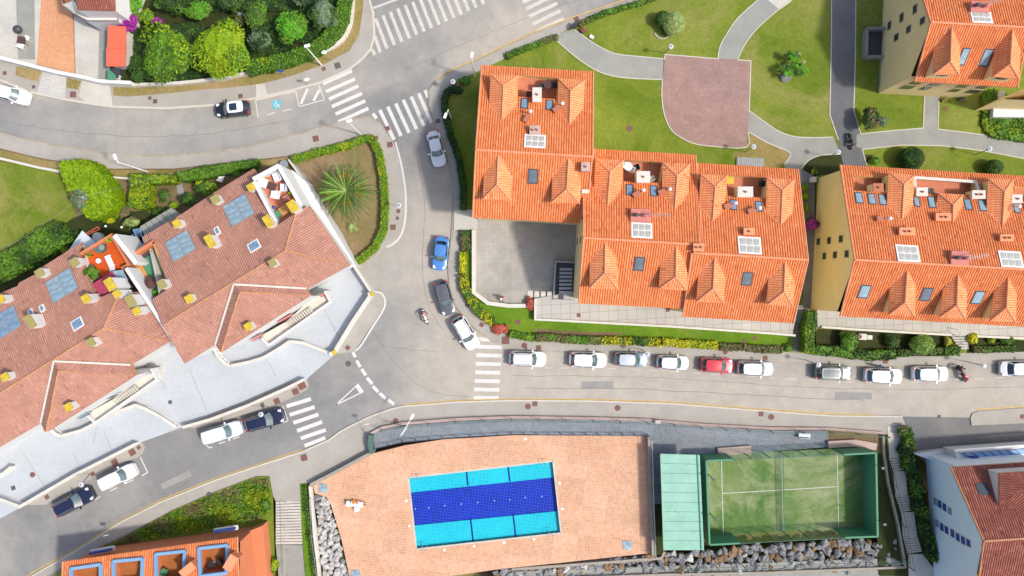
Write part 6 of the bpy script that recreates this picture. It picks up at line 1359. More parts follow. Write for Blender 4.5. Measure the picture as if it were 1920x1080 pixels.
# ================================================================== VEHICLES
PAINTS = {'white': (.74, .74, .75), 'silver': (.5, .54, .58), 'greyblue': (.22, .28, .34), 'blue': (.09, .26, .62), 'grey': (.12, .125, .14), 'red': (.5, .015, .03), 'black': (.012, .013, .02), 'navy': (.012, .016, .045), 'olive': (.16, .19, .17), 'silverwhite': (.64, .68, .72)}
for k, v in PAINTS.items():
    m = paint('paint_'+k, v); p_ = m.node_tree.nodes['Principled BSDF']; p_.inputs['Coat Weight'].default_value = 1; p_.inputs['Coat Roughness'].default_value = .05
    if k in ('silver', 'greyblue', 'grey', 'blue', 'olive'): p_.inputs['Metallic'].default_value = .35
def car(label, px, py, L, W, ang, kind='hatch', col='white', roofcol=None, rails=False, sunroof=False, dark_hood=False):
    """built pointing along +x; kind sets where the cabin sits"""
    Hh = {'hatch': 1.5, 'suv': 1.66, 'sedan': 1.44, 'van': 1.82, 'estate': 1.5}[kind]
    root = empty('parked_car', (0, 0, 0), label, 'car', 'cars parked along the streets')
    hb = .62*Hh; hl = L/2; hw = W/2
    hood_z = .60*Hh+.05; belt = .63*Hh; roofz = Hh
    # cabin stations as fractions of length from the nose
    wf0, wf1, rr1, rr0 = {'hatch': (.24, .40, .87, .965), 'suv': (.25, .38, .88, .97), 'sedan': (.27, .41, .74, .86), 'van': (.24, .36, .95, .985), 'estate': (.27, .42, .9, .97)}[kind]
    X = lambda f: hl-f*L
    def halfw(x):
        t = abs(x)/hl; front = x > 0
        k = 1-(.30 if front else .2)*max(0, (t-.62)/.38)**2.3
        return hw*k
    def topz(x):
        f = (hl-x)/L
        if f < wf0: return .52*Hh+(belt-.52*Hh)*min(1, (f/wf0))**.5*.98
        if f > rr0: return belt-(f-rr0)/(1-rr0+1e-6)*.14*Hh*.8
        return belt
    mb = MB(); nx = 30; prof = [(.9, .2), (1.0, .34), (1.0, .52), (.985, .72), (.94, .93), (.8, .99), (.45, 1.01), (0, 1.015)]
    rows = []
    for i in range(nx+1):
        s_ = -math.cos(PI*i/nx) if False else (2*i/nx-1); s_ = math.copysign(abs(s_)**.8, s_); x = s_*hl; wv = halfw(x); tz = topz(x); row = []
        bow = 1-.0*abs(s_)
        for a, b in prof: row.append((x-math.copysign(.16*a*a*max(0, abs(s_)-.8)/.2, s_)*0+(-.10*math.copysign(1, s_)*(a**2)*(abs(s_) > .93)), wv*a, max(.22, b*tz)))
        rows.append(row+[(p[0], -p[1], p[2]) for p in row[:-1]][::-1])
    m_ = len(rows[0]); vs = [v for r_ in rows for v in r_]; fs = []
    for i in range(nx):
        for j in range(m_-1): fs.append((i*m_+j, (i+1)*m_+j, (i+1)*m_+j+1, i*m_+j+1))
        fs.append((i*m_+m_-1, (i+1)*m_+m_-1, (i+1)*m_, i*m_))
    fs.append(tuple(range(m_))[::-1]); fs.append(tuple(nx*m_+j for j in range(m_)))
    mb.add(vs, fs)
    bw = hw*.90; rw = hw*(.70 if kind != 'van' else .78); bowf = .24; bowr = .10
    def fr(u, t): # windscreen surface u -1..1, t 0 bottom..1 roof
        x = X(wf0)*(1-t)+X(wf1)*t-bowf*(u*u)*(1-.4*t); return Vector((x, u*(bw*(1-t)+rw*t), (belt-.02)*(1-t)+(roofz-.03)*t+.0))
    def rf(u, t):
        x = X(rr0)*(1-t)+X(rr1)*t+bowr*(u*u); return Vector((x, u*(bw*(1-t)+rw*t)*.96, (belt-.02)*(1-t)+(roofz-.05)*t))
    def side(sg, f, t):
        a, b = fr(sg, t), rf(sg, t); q = a.lerp(b, f); q.y += sg*(.05*math.sin(PI*f)); return q
    def patch(fn, u0, u1, n, t0, t1, k, off=0, out=None):
        P_ = [[fn(u0+(u1-u0)*i/n, t0+(t1-t0)*j/k) for i in range(n+1)] for j in range(k+1)]
        vs = []
        for j in range(k+1):
            for i in range(n+1):
                p = P_[j][i]; 
                if off: p = p+out*off
                vs.append(p)
        return vs, [(j*(n+1)+i, j*(n+1)+i+1, (j+1)*(n+1)+i+1, (j+1)*(n+1)+i) for j in range(k) for i in range(n)]
    for fn in (fr, rf): v_, f_ = patch(fn, -1, 1, 8, 0, 1, 2); mb.add(v_, f_)
    for sg in (-1, 1): v_, f_ = patch(lambda f, t: side(sg, f, t), 0, 1, 8, 0, 1, 2); mb.add(v_, f_)
    mb.build('body', 'paint_'+col, root, smooth=True, local=True, angle=40)
    rb = MB()
    def rfn(u, t): a, b = fr(u, 1), rf(u, 1); q = a.lerp(b, t); q.z += .045*(1-u*u)*math.sin(PI*min(1, max(0, t)))+.012; q.y += u*.05*math.sin(PI*t); return q
    v_, f_ = patch(rfn, -1, 1, 8, 0, 1, 6); rb.add(v_, f_); rb.build('roof', 'paint_'+(roofcol or col), root, smooth=True, local=True)
    up = Vector((.7, 0, .6)).normalized(); g_ = MB(); v_, f_ = patch(fr, -.9, .9, 8, .06, .95, 2, .018, up); g_.add(v_, f_); g_.build('windscreen', 'car_glass', root, smooth=True, local=True)
    up = Vector((-.7, 0, .6)).normalized(); g_ = MB(); v_, f_ = patch(rf, -.86, .86, 8, .12, .92, 2, .018, up); g_.add(v_, f_); g_.build('rear_window', 'car_glass_dark', root, smooth=True, local=True)
    for sg in (-1, 1):
        g_ = MB(); out = Vector((0, sg*.85, .5)).normalized()
        for a, b in ((.06, .46), (.5, .9)): v_, f_ = patch(lambda f, t: side(sg, f, t), a, b, 4, .12, .86, 2, .015, out); g_.add(v_, f_)
        g_.build('side_window', 'car_glass_dark', root, smooth=True, local=True)
        ml = MB(); q = side(sg, .08, .05); ml.box((q.x-.02, q.y+sg*.16, belt+.0), .16, .26, .14); ml.build('wing_mirror', 'paint_'+col, root, local=True)
        hx = hl-.30; y_ = halfw(hx)-.24; hp_ = MB(); 
        for k in range(3): hp_.box((hx-.1*k+.0, sg*(y_+.03*k), topz(hx-.1*k)*.93), .16, .30-.05*k, .075)
        hp_.build('headlight', 'head_light', root, local=True)
        tx = -hl+.17; MB().box((tx, sg*(halfw(tx)-.14), belt*.80), .2, .2, .22).build('tail_light', 'lamp_red', root, local=True)
        if rails:
            rl = MB(); pv = None
            for k in range(7): q = rfn(sg*.86, .08+.84*k/6)+Vector((0, 0, .05)); (rl.tube(pv, q, .022, n=5) if pv else None); pv = q
            rl.build('roof_rail', 'grey_metal' if col != 'white' else 'dark_metal', root, local=True)
        for x_ in (hl-.17*L-.05, -hl+.19*L):
            w_ = MB().tube((x_, sg*(hw-.22), .33), (x_, sg*(hw-.01), .33), .33, n=20); wo = w_.build('wheel', 'tyre', root, local=True)
            MB().tube((x_, sg*(hw-.1), .33), (x_, sg*(hw+.005), .33), .2, n=16).build('rim', 'rim', wo, local=True)
    if sunroof:
        g_ = MB(); v_, f_ = patch(rfn, -.62, .62, 6, .15 if sunroof is True else .05, .62 if sunroof is True else .9, 4, .012, Vector((0, 0, 1))); g_.add(v_, f_); g_.build('sunroof', 'car_glass_dark' if sunroof is True else 'pane_grey', root, smooth=True, local=True)
    # hood shut line and wipers
    hl_ = MB(); 
    for u0, u1 in ((-.7, -.05), (0, .6)): a, b = fr(u0, .04), fr(u1, .12); hl_.beam(a+Vector((.04, 0, .03)), b+Vector((.04, 0, .03)), .02, .02)
    hl_.build('wiper', 'black', root, local=True)
    c = G(px, py, Hh*.5); root.location = (c.x, c.y, 0); root.rotation_euler = (0, 0, ang); return root
A_ = lambda x0, y0, x1, y1: math.atan2(-(y1-y0), x1-x0)     # heading from rear pixel to front pixel
car('white hatchback cut by the left edge, parked under the garden walls', 20, 176, 4.4, 1.82, A_(0, 168, 50, 182), 'hatch')
car('black compact car with white roof and dark sunroof beside the disabled bay', 436, 204, 4.0, 1.78, A_(468, 201, 402, 208), 'hatch', 'black', 'white', sunroof=True)
car('silvery white saloon in the shade left of the tall orange block', 818, 279, 4.2, 1.72, A_(812, 248, 826, 311), 'sedan', 'silverwhite')
car('bright blue saloon waiting below the courtyard entrance', 826, 475, 4.05, 1.72, A_(829, 443, 822, 507), 'sedan', 'blue')
car('dark grey estate car between the blue car and the white car', 834, 559, 4.1, 1.78, A_(826, 530, 843, 590), 'estate', 'grey', rails=True)
car('white car with black rear glass stopped across the end of the zebra crossing', 873, 624, 4.2, 1.86, A_(856, 597, 889, 652), 'suv', 'white', rails=True)
car('white family car with roof rails, leftmost of the row on the east street', 989, 673, 4.3, 1.84, A_(956, 672, 1024, 674), 'suv', 'white', rails=True)
car('glossy white car with blue-tinted rear glass, second in the row', 1102, 675, 4.35, 1.84, A_(1069, 674, 1137, 676), 'hatch', 'white')
car('grey-blue hatchback parked partly under the small street lamp', 1183, 674, 3.9, 1.68, A_(1152, 673, 1214, 675), 'hatch', 'greyblue', 'silver')
car('small white hatchback just left of the red car', 1261, 680, 3.75, 1.68, A_(1231, 679, 1291, 681), 'hatch', 'silverwhite')
car('bright red hatchback in the row on the east street', 1344, 685, 3.85, 1.74, A_(1314, 684, 1375, 687), 'hatch', 'red')
car('silver van-like car parked right behind the red car', 1416, 691, 4.2, 1.72, A_(1383, 690, 1449, 692), 'suv', 'silver', 'silverwhite')
car('dark estate car with long glass roof panel under a small lamp', 1562, 699, 4.3, 1.78, A_(1528, 698, 1596, 700), 'suv', 'olive', rails=True, sunroof=2)
car('white car with a person in blue standing at its side', 1656, 705, 4.35, 1.82, A_(1622, 704, 1690, 706), 'hatch', 'white')
car('white car between the person in blue and the red motorcycle', 1744, 701, 4.15, 1.78, A_(1711, 701, 1777, 701), 'hatch', 'white')
car('white saloon cut by the right edge of the scene', 1911, 691, 4.4, 1.8, A_(1877, 691, 1940, 690), 'sedan', 'silverwhite')
car('white van-like car with long flat roof at the lower left crossing', 417, 811, 4.7, 1.8, A_(381, 822, 452, 801), 'van', 'silverwhite')
car('black car with pale sunshade parked just before the zebra crossing', 496, 788, 4.8, 1.86, A_(458, 799, 534, 777), 'estate', 'navy', rails=True)
car('white hatchback parked below the long driveway wall', 222, 894, 4.3, 1.78, A_(190, 911, 254, 880), 'van', 'white')
car('long black estate car, lowest of the parked cars at bottom left', 138, 941, 5.0, 1.9, A_(98, 962, 177, 921), 'estate', 'navy', rails=True)

# ------------------------------------------------------------------ people: one skinned surface each
def skinbody(name, chains, mat_, root, sub=1):
    """chains: lists of ((x,y,z), r); chains that start at an existing joint are welded to it"""
    vs = []; es = []; rad = []; idx = {}
    for ch in chains:
        prev = None
        for p, r in ch:
            key = tuple(round(v, 3) for v in p)
            if key not in idx: idx[key] = len(vs); vs.append(p); rad.append(r)
            i = idx[key]
            if prev is not None and prev != i: es.append((prev, i))
            prev = i
    me = bpy.data.meshes.new(name); me.from_pydata(vs, es, []); me.materials.append(MATS[mat_]); o = bpy.data.objects.new(name, me); COL.objects.link(o)
    o.parent = root; sk = o.modifiers.new('skin', 'SKIN')
    for i, r in enumerate(rad): me.skin_vertices[0].data[i].radius = (r, r)
    me.skin_vertices[0].data[0].use_root = True
    sk.use_smooth_shade = True; ss = o.modifiers.new('sub', 'SUBSURF'); ss.levels = sub; ss.render_levels = sub; return o
def person(label, px, py, ang, pose, top, bottom, hair='hair', z=0, group=None):
    root = empty('person', (0, 0, 0), label, 'person', group); V = pose
    def hand(w, e, sg):
        w = Vector(w); d = (w-Vector(e)).normalized(); s = d.cross(Vector((0, 0, 1))); s = s.normalized() if s.length > .1 else Vector((0, 1, 0)); palm_ = w+d*.08; out = [[(tuple(w), .026), (tuple(palm_), .034)]]
        for k, (o_, l) in enumerate(((-.03, .07), (-.01, .08), (.01, .075), (.03, .06))):
            b_ = palm_+s*o_; m1 = b_+d*l*.55; out.append([(tuple(palm_), .034), (tuple(b_+d*.012), .011), (tuple(m1), .0095), (tuple(m1+d*l*.3+Vector((0, 0, -l*.3))), .0085)])
        out.append([(tuple(w), .026), (tuple(w+d*.03+s*.045*sg), .012), (tuple(w+d*.065+s*.06*sg), .0095)]); return out
    ch = [[(V['pelvis'], .13), (V['belly'], .12), (V['chest'], .14), (V['neck'], .055), (V['chin'], .07), (V['head'], .098), (V['crown'], .075)]]
    for s, sg in (('l', 1), ('r', -1)):
        ch.append([(V['chest'], .14), (V['sh'+s], .062), (V['el'+s], .045), (V['wr'+s], .026)]); ch += hand(V['wr'+s], V['el'+s], sg)
        ch.append([(V['pelvis'], .13), (V['hp'+s], .09), (V['kn'+s], .06), (V['an'+s], .04), (V['to'+s], .035)])
    skinbody('body', ch, 'skin', root, 1)
    sh_ = [[(V['pelvis'], .15), (V['belly'], .142), (V['chest'], .162), (tuple(Vector(V['chest']).lerp(Vector(V['neck']), .6)), .08)]]
    pt_ = [[(V['pelvis'], .152)]]
    for s in 'lr':
        sh_.append([(V['chest'], .162), (V['sh'+s], .08), (tuple(Vector(V['sh'+s]).lerp(Vector(V['el'+s]), .75)), .062)])
        pt_.append([(V['pelvis'], .152), (V['hp'+s], .108), (V['kn'+s], .078), (tuple(Vector(V['kn'+s]).lerp(Vector(V['an'+s]), .85)), .055)])
    skinbody('shirt', sh_, top, root, 1); skinbody('trousers', pt_[1:], bottom, root, 1)
    h_ = Vector(V['head']); hb = MB().blob((h_.x-.015, h_.y, h_.z+.035), .108, .1, .1, 0, 12, 8); hb.build('hair', hair, root, smooth=True, local=True)
    fc = MB(); 
    for sg in (-1, 1): fc.blob((h_.x+.098, h_.y+sg*.033, h_.z-.005), .012, .014, .009, 0, 8, 5)
    fc.build('eyes', 'black', root, local=True); MB().blob((h_.x+.108, h_.y, h_.z-.04), .02, .014, .022, 0, 8, 5).build('nose', 'skin', root, local=True); MB().box((h_.x+.098, h_.y, h_.z-.085), .01, .045, .012).build('mouth', 'lamp_red', root, local=True)
    for sg in (-1, 1):
        s = 'l' if sg > 0 else 'r'; t_ = Vector(V['to'+s]); MB().blob((t_.x-.05, t_.y, t_.z+.01), .14, .05, .045, 0, 10, 6).build('shoe', 'black', root, local=True, smooth=True)
    c = G(px, py, z+1.0 if z < .5 else z+.6); root.location = (c.x, c.y, z); root.rotation_euler = (0, 0, ang); return root
STAND = dict(pelvis=(0, 0, .95), belly=(0, 0, 1.1), chest=(.02, 0, 1.3), neck=(.02, 0, 1.47), chin=(.05, 0, 1.55), head=(.04, 0, 1.64), crown=(.03, 0, 1.71), shl=(0, .2, 1.4), shr=(0, -.2, 1.4), ell=(-.02, .27, 1.12), elr=(.12, -.26, 1.14), wrl=(.1, .28, .88), wrr=(.34, -.2, 1.1),
             hpl=(0, .1, .9), hpr=(0, -.1, .9), knl=(.06, .12, .5), knr=(-.02, -.12, .5), anl=(0, .13, .09), anr=(-.12, -.13, .09), tol=(.16, .14, .05), tor=(.04, -.14, .05))
SIT = dict(pelvis=(0, 0, .5), belly=(.02, 0, .66), chest=(.05, 0, .86), neck=(.08, 0, 1.03), chin=(.12, 0, 1.1), head=(.11, 0, 1.19), crown=(.1, 0, 1.26), shl=(.03, .2, .96), shr=(.03, -.2, .96), ell=(.14, .26, .72), elr=(.14, -.26, .72), wrl=(.36, .18, .62), wrr=(.36, -.18, .62),
           hpl=(.05, .1, .48), hpr=(.05, -.1, .48), knl=(.46, .13, .5), knr=(.46, -.13, .5), anl=(.46, .14, .09), anr=(.46, -.14, .09), tol=(.62, .15, .05), tor=(.62, -.15, .05))
RIDE = dict(pelvis=(-.2, 0, .86), belly=(-.12, 0, 1.02), chest=(.04, 0, 1.2), neck=(.14, 0, 1.36), chin=(.2, 0, 1.42), head=(.2, 0, 1.51), crown=(.2, 0, 1.58), shl=(.06, .2, 1.28), shr=(.06, -.2, 1.28), ell=(.28, .34, 1.1), elr=(.28, -.34, 1.1), wrl=(.5, .3, 1.0), wrr=(.5, -.3, 1.0),
            hpl=(-.16, .12, .82), hpr=(-.16, -.12, .82), knl=(.22, .26, .66), knr=(.22, -.26, .66), anl=(.0, .24, .3), anr=(.0, -.24, .3), tol=(.16, .26, .24), tor=(.16, -.26, .24))
LIE = dict(pelvis=(0, 0, .38), belly=(-.16, 0, .4), chest=(-.38, 0, .44), neck=(-.56, 0, .5), chin=(-.64, 0, .52), head=(-.72, 0, .56), crown=(-.8, 0, .58), shl=(-.48, .19, .44), shr=(-.48, -.19, .44), ell=(-.24, .26, .4), elr=(-.24, -.26, .4), wrl=(.02, .24, .38), wrr=(.02, -.24, .38),
           hpl=(.06, .1, .37), hpr=(.06, -.1, .37), knl=(.48, .12, .46), knr=(.48, -.12, .36), anl=(.86, .12, .34), anr=(.9, -.12, .34), tol=(.96, .13, .42), tor=(1.0, -.13, .42))
person('person in a pale blue top standing beside the white parked car', 1650, 687, R(-100), STAND, 'blue_shirt', 'blue_shirt')
person('person with dark hair and red shirt sitting on the courtyard wall', 941, 556, R(-90), SIT, 'red_cloth', 'white_paint', z=.35)
def motorcycle(label, px, py, ang, col, L=2.0):
    root = empty('motorcycle', (0, 0, 0), label, 'motorcycle', 'motorcycles')
    for x_ in (.68, -.68):
        w_ = MB(); 
        for i in range(20):
            a, b = 2*PI*i/20, 2*PI*(i+1)/20; w_.tube((x_+.27*math.cos(a), 0, .32+.27*math.sin(a)), (x_+.27*math.cos(b), 0, .32+.27*math.sin(b)), .055, n=6)
        wo = w_.build('wheel', 'tyre', root, local=True, smooth=True); MB().tube((x_, -.04, .32), (x_, .04, .32), .2, n=14).build('rim', 'rim', wo, local=True)
    MB().blob((.14, 0, .86), .32, .17, .15, 0, 14, 8).build('tank', col, root, smooth=True, local=True)
    MB().blob((-.34, 0, .82), .38, .15, .07, 0, 14, 8).build('seat', 'black', root, smooth=True, local=True)
    MB().box((0, 0, .34), .5, .26, .38).tube((-.1, 0, .6), (-.68, .05, .33), .04).build('engine', 'dark_metal', root, local=True)
    MB().tube((.42, .09, 1.0), (.68, .09, .32), .03).tube((.42, -.09, 1.0), (.68, -.09, .32), .03).build('fork', 'grey_metal', root, local=True)
    MB().tube((.4, -.36, 1.05), (.4, .36, 1.05), .02).build('handlebar', 'dark_metal', root, local=True)
    MB().blob((.56, 0, .95), .16, .18, .16, 0, 12, 8).build('fairing', col, root, smooth=True, local=True); MB().blob((.7, 0, .92), .05, .09, .08, 0, 10, 6).build('headlight', 'head_light', root, smooth=True, local=True)
    for sg in (-1, 1): MB().tube((.4, sg*.32, 1.05), (.42, sg*.38, 1.2), .012, n=5).box((.42, sg*.4, 1.18), .03, .13, .08).build('mirror', 'black', root, local=True)
    MB().tube((-.1, -.18, .35), (-.75, -.22, .45), .055).build('exhaust', 'grey_metal', root, local=True); MB().box((-.74, 0, .72), .22, .18, .05).build('tail', col, root, local=True)
    c = G(px, py, .7); root.location = (c.x, c.y, 0); root.rotation_euler = (0, 0, ang); return root
motorcycle('white motorcycle being ridden across the middle of the junction', 797, 594, A_(792, 580, 801, 606), 'white_paint')
person('rider in a white and red jacket on the motorcycle at the junction', 794.5, 588, A_(792, 580, 801, 606), RIDE, 'pink_cloth', 'dark_cloth', 'white_paint')
motorcycle('dark red motorcycle standing at the right end of the parked row', 1807, 703, A_(1801, 690, 1812, 712), 'paint_red')
person('person in black bending beside the dark red motorcycle', 1800, 690, A_(1795, 690, 1808, 692), RIDE, 'dark_cloth', 'dark_cloth', 'black')
motorcycle('black motorcycle on the dark lane behind the orange buildings', 1596, 264, A_(1594, 256, 1597, 276), 'black')
motorcycle('black scooter half hidden under the roof near the back yard table', 425, 327, A_(415, 330, 435, 324), 'black')

# ------------------------------------------------------------------ lamps, signs, covers
def street_lamp(label, bx, by, hx, hy, h=6.4):
    """tall lamp: base pixel, head pixel (at height h)"""
    b = G(bx, by, .12); hd_ = G(hx, hy, h); root = empty('street_lamp', tuple(b), label, 'street lamp', 'tall white street lamps')
    t = Vector((b.x, b.y, h-.15)); MB().tube(b, t, .09, .055, 8).build('pole', 'white_paint', root)
    MB().tube(t, hd_, .04, n=6).build('arm', 'white_paint', root); d = (hd_-t); d.z = 0; ang = math.atan2(d.y, d.x)
    o = MB().box((hd_.x, hd_.y, h-.05), .62, .3, .14, ang).build('lamp_head', 'pot_white', root); MB().box((hd_.x, hd_.y, h-.08), .42, .2, .03, ang).build('lens', 'pane_pale', o)
street_lamp('tall white street lamp leaning over the curved hedge at upper left', 603, 122, 576, 86); street_lamp('tall white street lamp beside the zebra crossing left of the palm garden', 676, 252, 655, 227)
street_lamp('tall white street lamp near the lime hedge block', 277, 322, 216, 294); street_lamp('tall white street lamp on the road bend above the tall orange block', 890, 143, 885, 103)
street_lamp('tall white street lamp in the shady grass left of the tall orange block', 846, 222, 835, 217, 4.2); street_lamp('white street lamp at the left end of the pool walkway', 764, 800, 773, 781, 5)
def park_lamp(label, bx, by, hx, hy, z=.14):
    b = G(bx, by, z); ht = 3.2; hd_ = G(hx, hy, ht); root = empty('park_lamp', tuple(b), label, 'lamp', 'small round-headed lamps')
    MB().tube(b, hd_, .045, .035, 8).build('pole', 'dark_metal', root); o = MB().cyl((hd_.x, hd_.y, ht), .29, .08, 18, r2=.24).build('lamp_hood', 'canopy_white', root)
    MB().cyl((hd_.x, hd_.y, ht+.08), .16, .1, 12, r2=.08).build('cap', 'grey_metal', o); MB().cyl((hd_.x, hd_.y, ht-.3), .17, .3, 12).build('lantern', 'pane_milk', root)
for a in (('round-headed lamp by the upper left corner of the red-brown square', 1246, 99, 1258, 87), ('round-headed lamp below the lower right corner of the red-brown square', 1396, 285, 1413, 275), ('round-headed lamp where the park path meets the dark lane', 1552, 295, 1572, 285), ('round-headed lamp beside the right park path', 1828, 290, 1856, 279),
          ('round-headed lamp above the dark estate car', 1511, 675, 1535, 684), ('round-headed lamp at the right end of the parked row', 1812, 678, 1845, 686), ('round-headed lamp over the grey-blue hatchback', 1203, 655, 1214, 664), ('round-headed lamp on the pavement right of the palm garden', 754, 388, 748, 385),
          ('round-headed lamp over the black car before the crossing', 504, 764, 489, 777), ('round-headed lamp over the long black estate car', 168, 889, 152, 909), ('round-headed lamp on the pavement bend above the tall orange block', 857, 160, 849, 153)): park_lamp(*a, z=.12)
def sign(label, bx, by, hx, hy, m='blue_shutter', h=2.4, disc=True):
    b = G(bx, by, .12); t = G(hx, hy, h); root = empty('road_sign', tuple(b), label, 'sign', 'road signs'); MB().tube(b, t, .03, n=6).build('pole', 'grey_metal', root)
    d = Vector((.3, -1, .25)).normalized(); MB().tube(t-d*.015, t+d*.015, .32, n=20).build('sign_plate', m, root)
sign('purple-blue round sign on the verge above the disabled bay', 537, 143, 526, 133); sign('small white sign leaning over the hedge beside the tall street lamp', 619, 112, 608, 98, 'white_paint'); sign('slim sign post at the corner of the disabled bay', 577, 158, 575, 149, 'white_paint', 2)
sign('small white sign on the pavement at bottom left above the orange building', 204, 1001, 199, 1004, 'white_paint'); sign('thin sign post at the left end of the pool walkway', 680, 808, 687, 796, 'white_paint', 2.6)
cv = None
def cover(x, y, w, rnd_=False, ang=0, m='rust', where='', z=.125):
    mb = MB(); c = G(x, y, z)
    if rnd_: mb.cyl(c, w/S/2, .018, 20)
    else: mb.box(c, w/S, w/S, .018, R(ang))
    o = mb.build('manhole_cover', m); tag(o, ('round ' if rnd_ else 'square ')+('rusty' if m == 'rust' else 'dark')+' utility cover '+where, 'manhole cover', 'utility covers in the pavements')
for a in ((9, 137, 7, 0, 0, 'rust', 'near the white car at the left edge'), (63, 163, 6, 0, 10, 'iron', 'left of the pale slab crossing'), (137, 177, 11, 0, 0, 'rust', 'right of the pale slab crossing'), (281, 184, 6, 0, 0, 'rust', 'left one of the pair on the north pavement'), (291, 190, 8, 0, 5, 'iron', 'right one of the pair on the north pavement'), (451, 180, 8, 0, 8, 'rust', 'above the black and white car'),
          (607, 129, 7, 0, 20, 'rust', 'at the foot of the tall street lamp by the hedge'), (633, 123, 11, 0, 18, 'iron', 'right of the tall lamp by the hedge'), (592, 260, 11, 0, 10, 'rust', 'above the palm garden hedge'), (706, 258, 6, 0, 15, 'rust', 'at the upper right corner of the palm hedge'), (727, 241, 8, 0, 20, 'rust', 'at the tip of the pavement beside the crossing'), (731, 271, 10, 0, 8, 'rust', 'on the pavement below the crossing tip'),
          (747, 396, 7, 0, 0, 'rust', 'just below the lamp right of the palm garden'), (745, 409, 6, 0, 5, 'iron', 'second below the lamp right of the palm garden'), (737, 426, 10, 0, 5, 'rust', 'third below the lamp right of the palm garden'), (821, 227, 8, 0, 10, 'iron', 'on the pavement by the kerb left of the tall block'), (1132, 23, 9, 0, 25, 'iron', 'on the pavement beside the park hedge'), (1081, 36, 9, 0, 25, 'rust', 'where the park path starts'),
          (652, 652, 8, 0, 40, 'rust', 'on the wedge pavement by the dashed line'), (566, 723, 14, 0, 25, 'rust', 'large one on the tip above the zebra crossing'), (554, 734, 12, 0, 25, 'rust', 'second from the tip above the zebra crossing'), (519, 752, 11, 0, 25, 'rust', 'above the black car near the zebra crossing'), (492, 759, 7, 0, 25, 'iron', 'small one above the black car'), (260, 839, 7, 0, 30, 'rust', 'small one at the tip above the white hatchback'),
          (248, 848, 12, 0, 30, 'rust', 'large one at the tip above the white hatchback'), (215, 867, 12, 0, 30, 'rust', 'above the roof of the white hatchback'), (174, 889, 8, 0, 30, 'rust', 'between the white hatchback and the long black car'), (88, 932, 8, 0, 30, 'rust', 'left of the long black car'), (570, 858, 12, 0, 15, 'rust', 'above the wide pale steps'), (392, 927, 10, 1, 0, 'iron', 'on the pavement above the grass slope'),
          (742, 789, 10, 1, 0, 'rust', 'left of the walkway street lamp'), (990, 762, 11, 1, 0, 'rust', 'left of a square cover on the south pavement'), (1003, 757, 9, 0, 0, 'rust', 'right of a round cover on the south pavement'), (1158, 765, 11, 1, 0, 'rust', 'alone on the south pavement below the parked row'), (1427, 776, 9, 0, 0, 'rust', 'on the south pavement above the walkway'), (1446, 782, 11, 1, 0, 'rust', 'on the south pavement above the sports court'),
          (877, 571, 11, 1, 0, 'iron', 'on the pavement beside the courtyard hedge'), (903, 609, 8, 0, -35, 'rust', 'on the pavement beside the stopped white car'), (948, 638, 14, 0, 0, 'rust', 'below the red-leaved shrub'), (983, 648, 11, 1, 0, 'rust', 'behind the first parked white car'), (1010, 652, 9, 0, 0, 'rust', 'right of the round cover behind the first white car'), (1164, 644, 9, 1, 0, 'iron', 'behind the grey-blue hatchback'),
          (1221, 647, 7, 0, 0, 'rust', 'beside the lamp of the grey-blue hatchback'), (1360, 660, 9, 1, 0, 'rust', 'behind the red hatchback'), (1435, 671, 8, 0, 0, 'rust', 'behind the silver car'), (1660, 677, 9, 0, 0, 'rust', 'behind the person in blue'), (1917, 781, 9, 1, 0, 'rust', 'at the right edge on the south pavement')):
    cover(a[0], a[1], a[2], bool(a[3]), a[4], a[5], a[6])
cover(653, 682, 11, True, 0, 'iron', 'in the road beside the dashed line', .006); cover(1180, 241, 12, True, 0, 'rust', 'in the lawn between the tall block and the square', .15); cover(861, 440, 2, True, 0, 'iron', 'tiny one by the entry path', .125); cover(1761, 781, 6, False, 0, 'iron', 'in the dark side road', .006)
cover(1772, 204, 9, True, 0, 'rust', 'in the grass under the upper right building', .16); cover(1885, 825, 0.1, True, 0, 'iron', 'x', .01) if False else None
cover(1085, 591, 7, False, 0, 'rust', 'on the podium left of the middle', .755); cover(1252, 581, 7, False, 0, 'rust', 'on the podium under the middle block', .755); cover(971, 604, 9, False, 0, 'rust', 'in the lawn below the courtyard corner', .155); cover(1416, 634, 8, True, 0, 'rust', 'round one in the podium lawn', .155); cover(1396, 639, 7, False, 0, 'rust', 'square one in the podium lawn', .155)
cover(61, 890, 10, True, 0, 'rust', 'round one in the pale driveway at left', .105); cover(25, 915, 8, False, 20, 'iron', 'square one in the pale driveway at left', .105); cover(319, 754, 7, False, 20, 'iron', 'in the middle of the pale driveway', .105); cover(237, 742, 11, False, 30, 'rust', 'large one beside the second house stairs', .108); cover(245, 735, 6, False, 30, 'rust', 'small one beside the second house stairs', .108)
mbx = MB().box(G(1614, 631, .15), .9, .7, .5, R(-3)).box(G(1627, 632, .15), .6, .5, .5, R(-3)).build('meter_box', 'wall_offwhite'); tag(mbx, 'pale meter box with a round rusty lid in front of the right building', 'meter box')
tag(MB().cyl(G(1612, 631, .65), .26, .03, 16).build('lid', 'rust'), 'round rusty lid on the pale meter box', 'lid')
tag(MB().box(G(1522, 338, .15), .6, .6, .6).box(G(1522, 338, .75), .3, .3, .06).build('vent_box', 'wall_offwhite'), 'small white vent box beside the top corner of the yellow end wall', 'vent')
tag(MB().box(G(1109, 70, .15), .5, .35, .25, R(-35)).build('floodlight', 'white_paint'), 'small white ground floodlight on the lawn beside the park path', 'floodlight')
bn = empty('litter_bin', G(1077, 50, .12), 'dark litter bin at the start of the park path', 'bin'); MB().cyl(G(1077, 50, .12), .24, .8, 12, r2=.28).build('bucket', 'dark_metal', bn); MB().cyl(G(1077, 50, .92), .3, .06, 12).build('lid', 'black', bn)
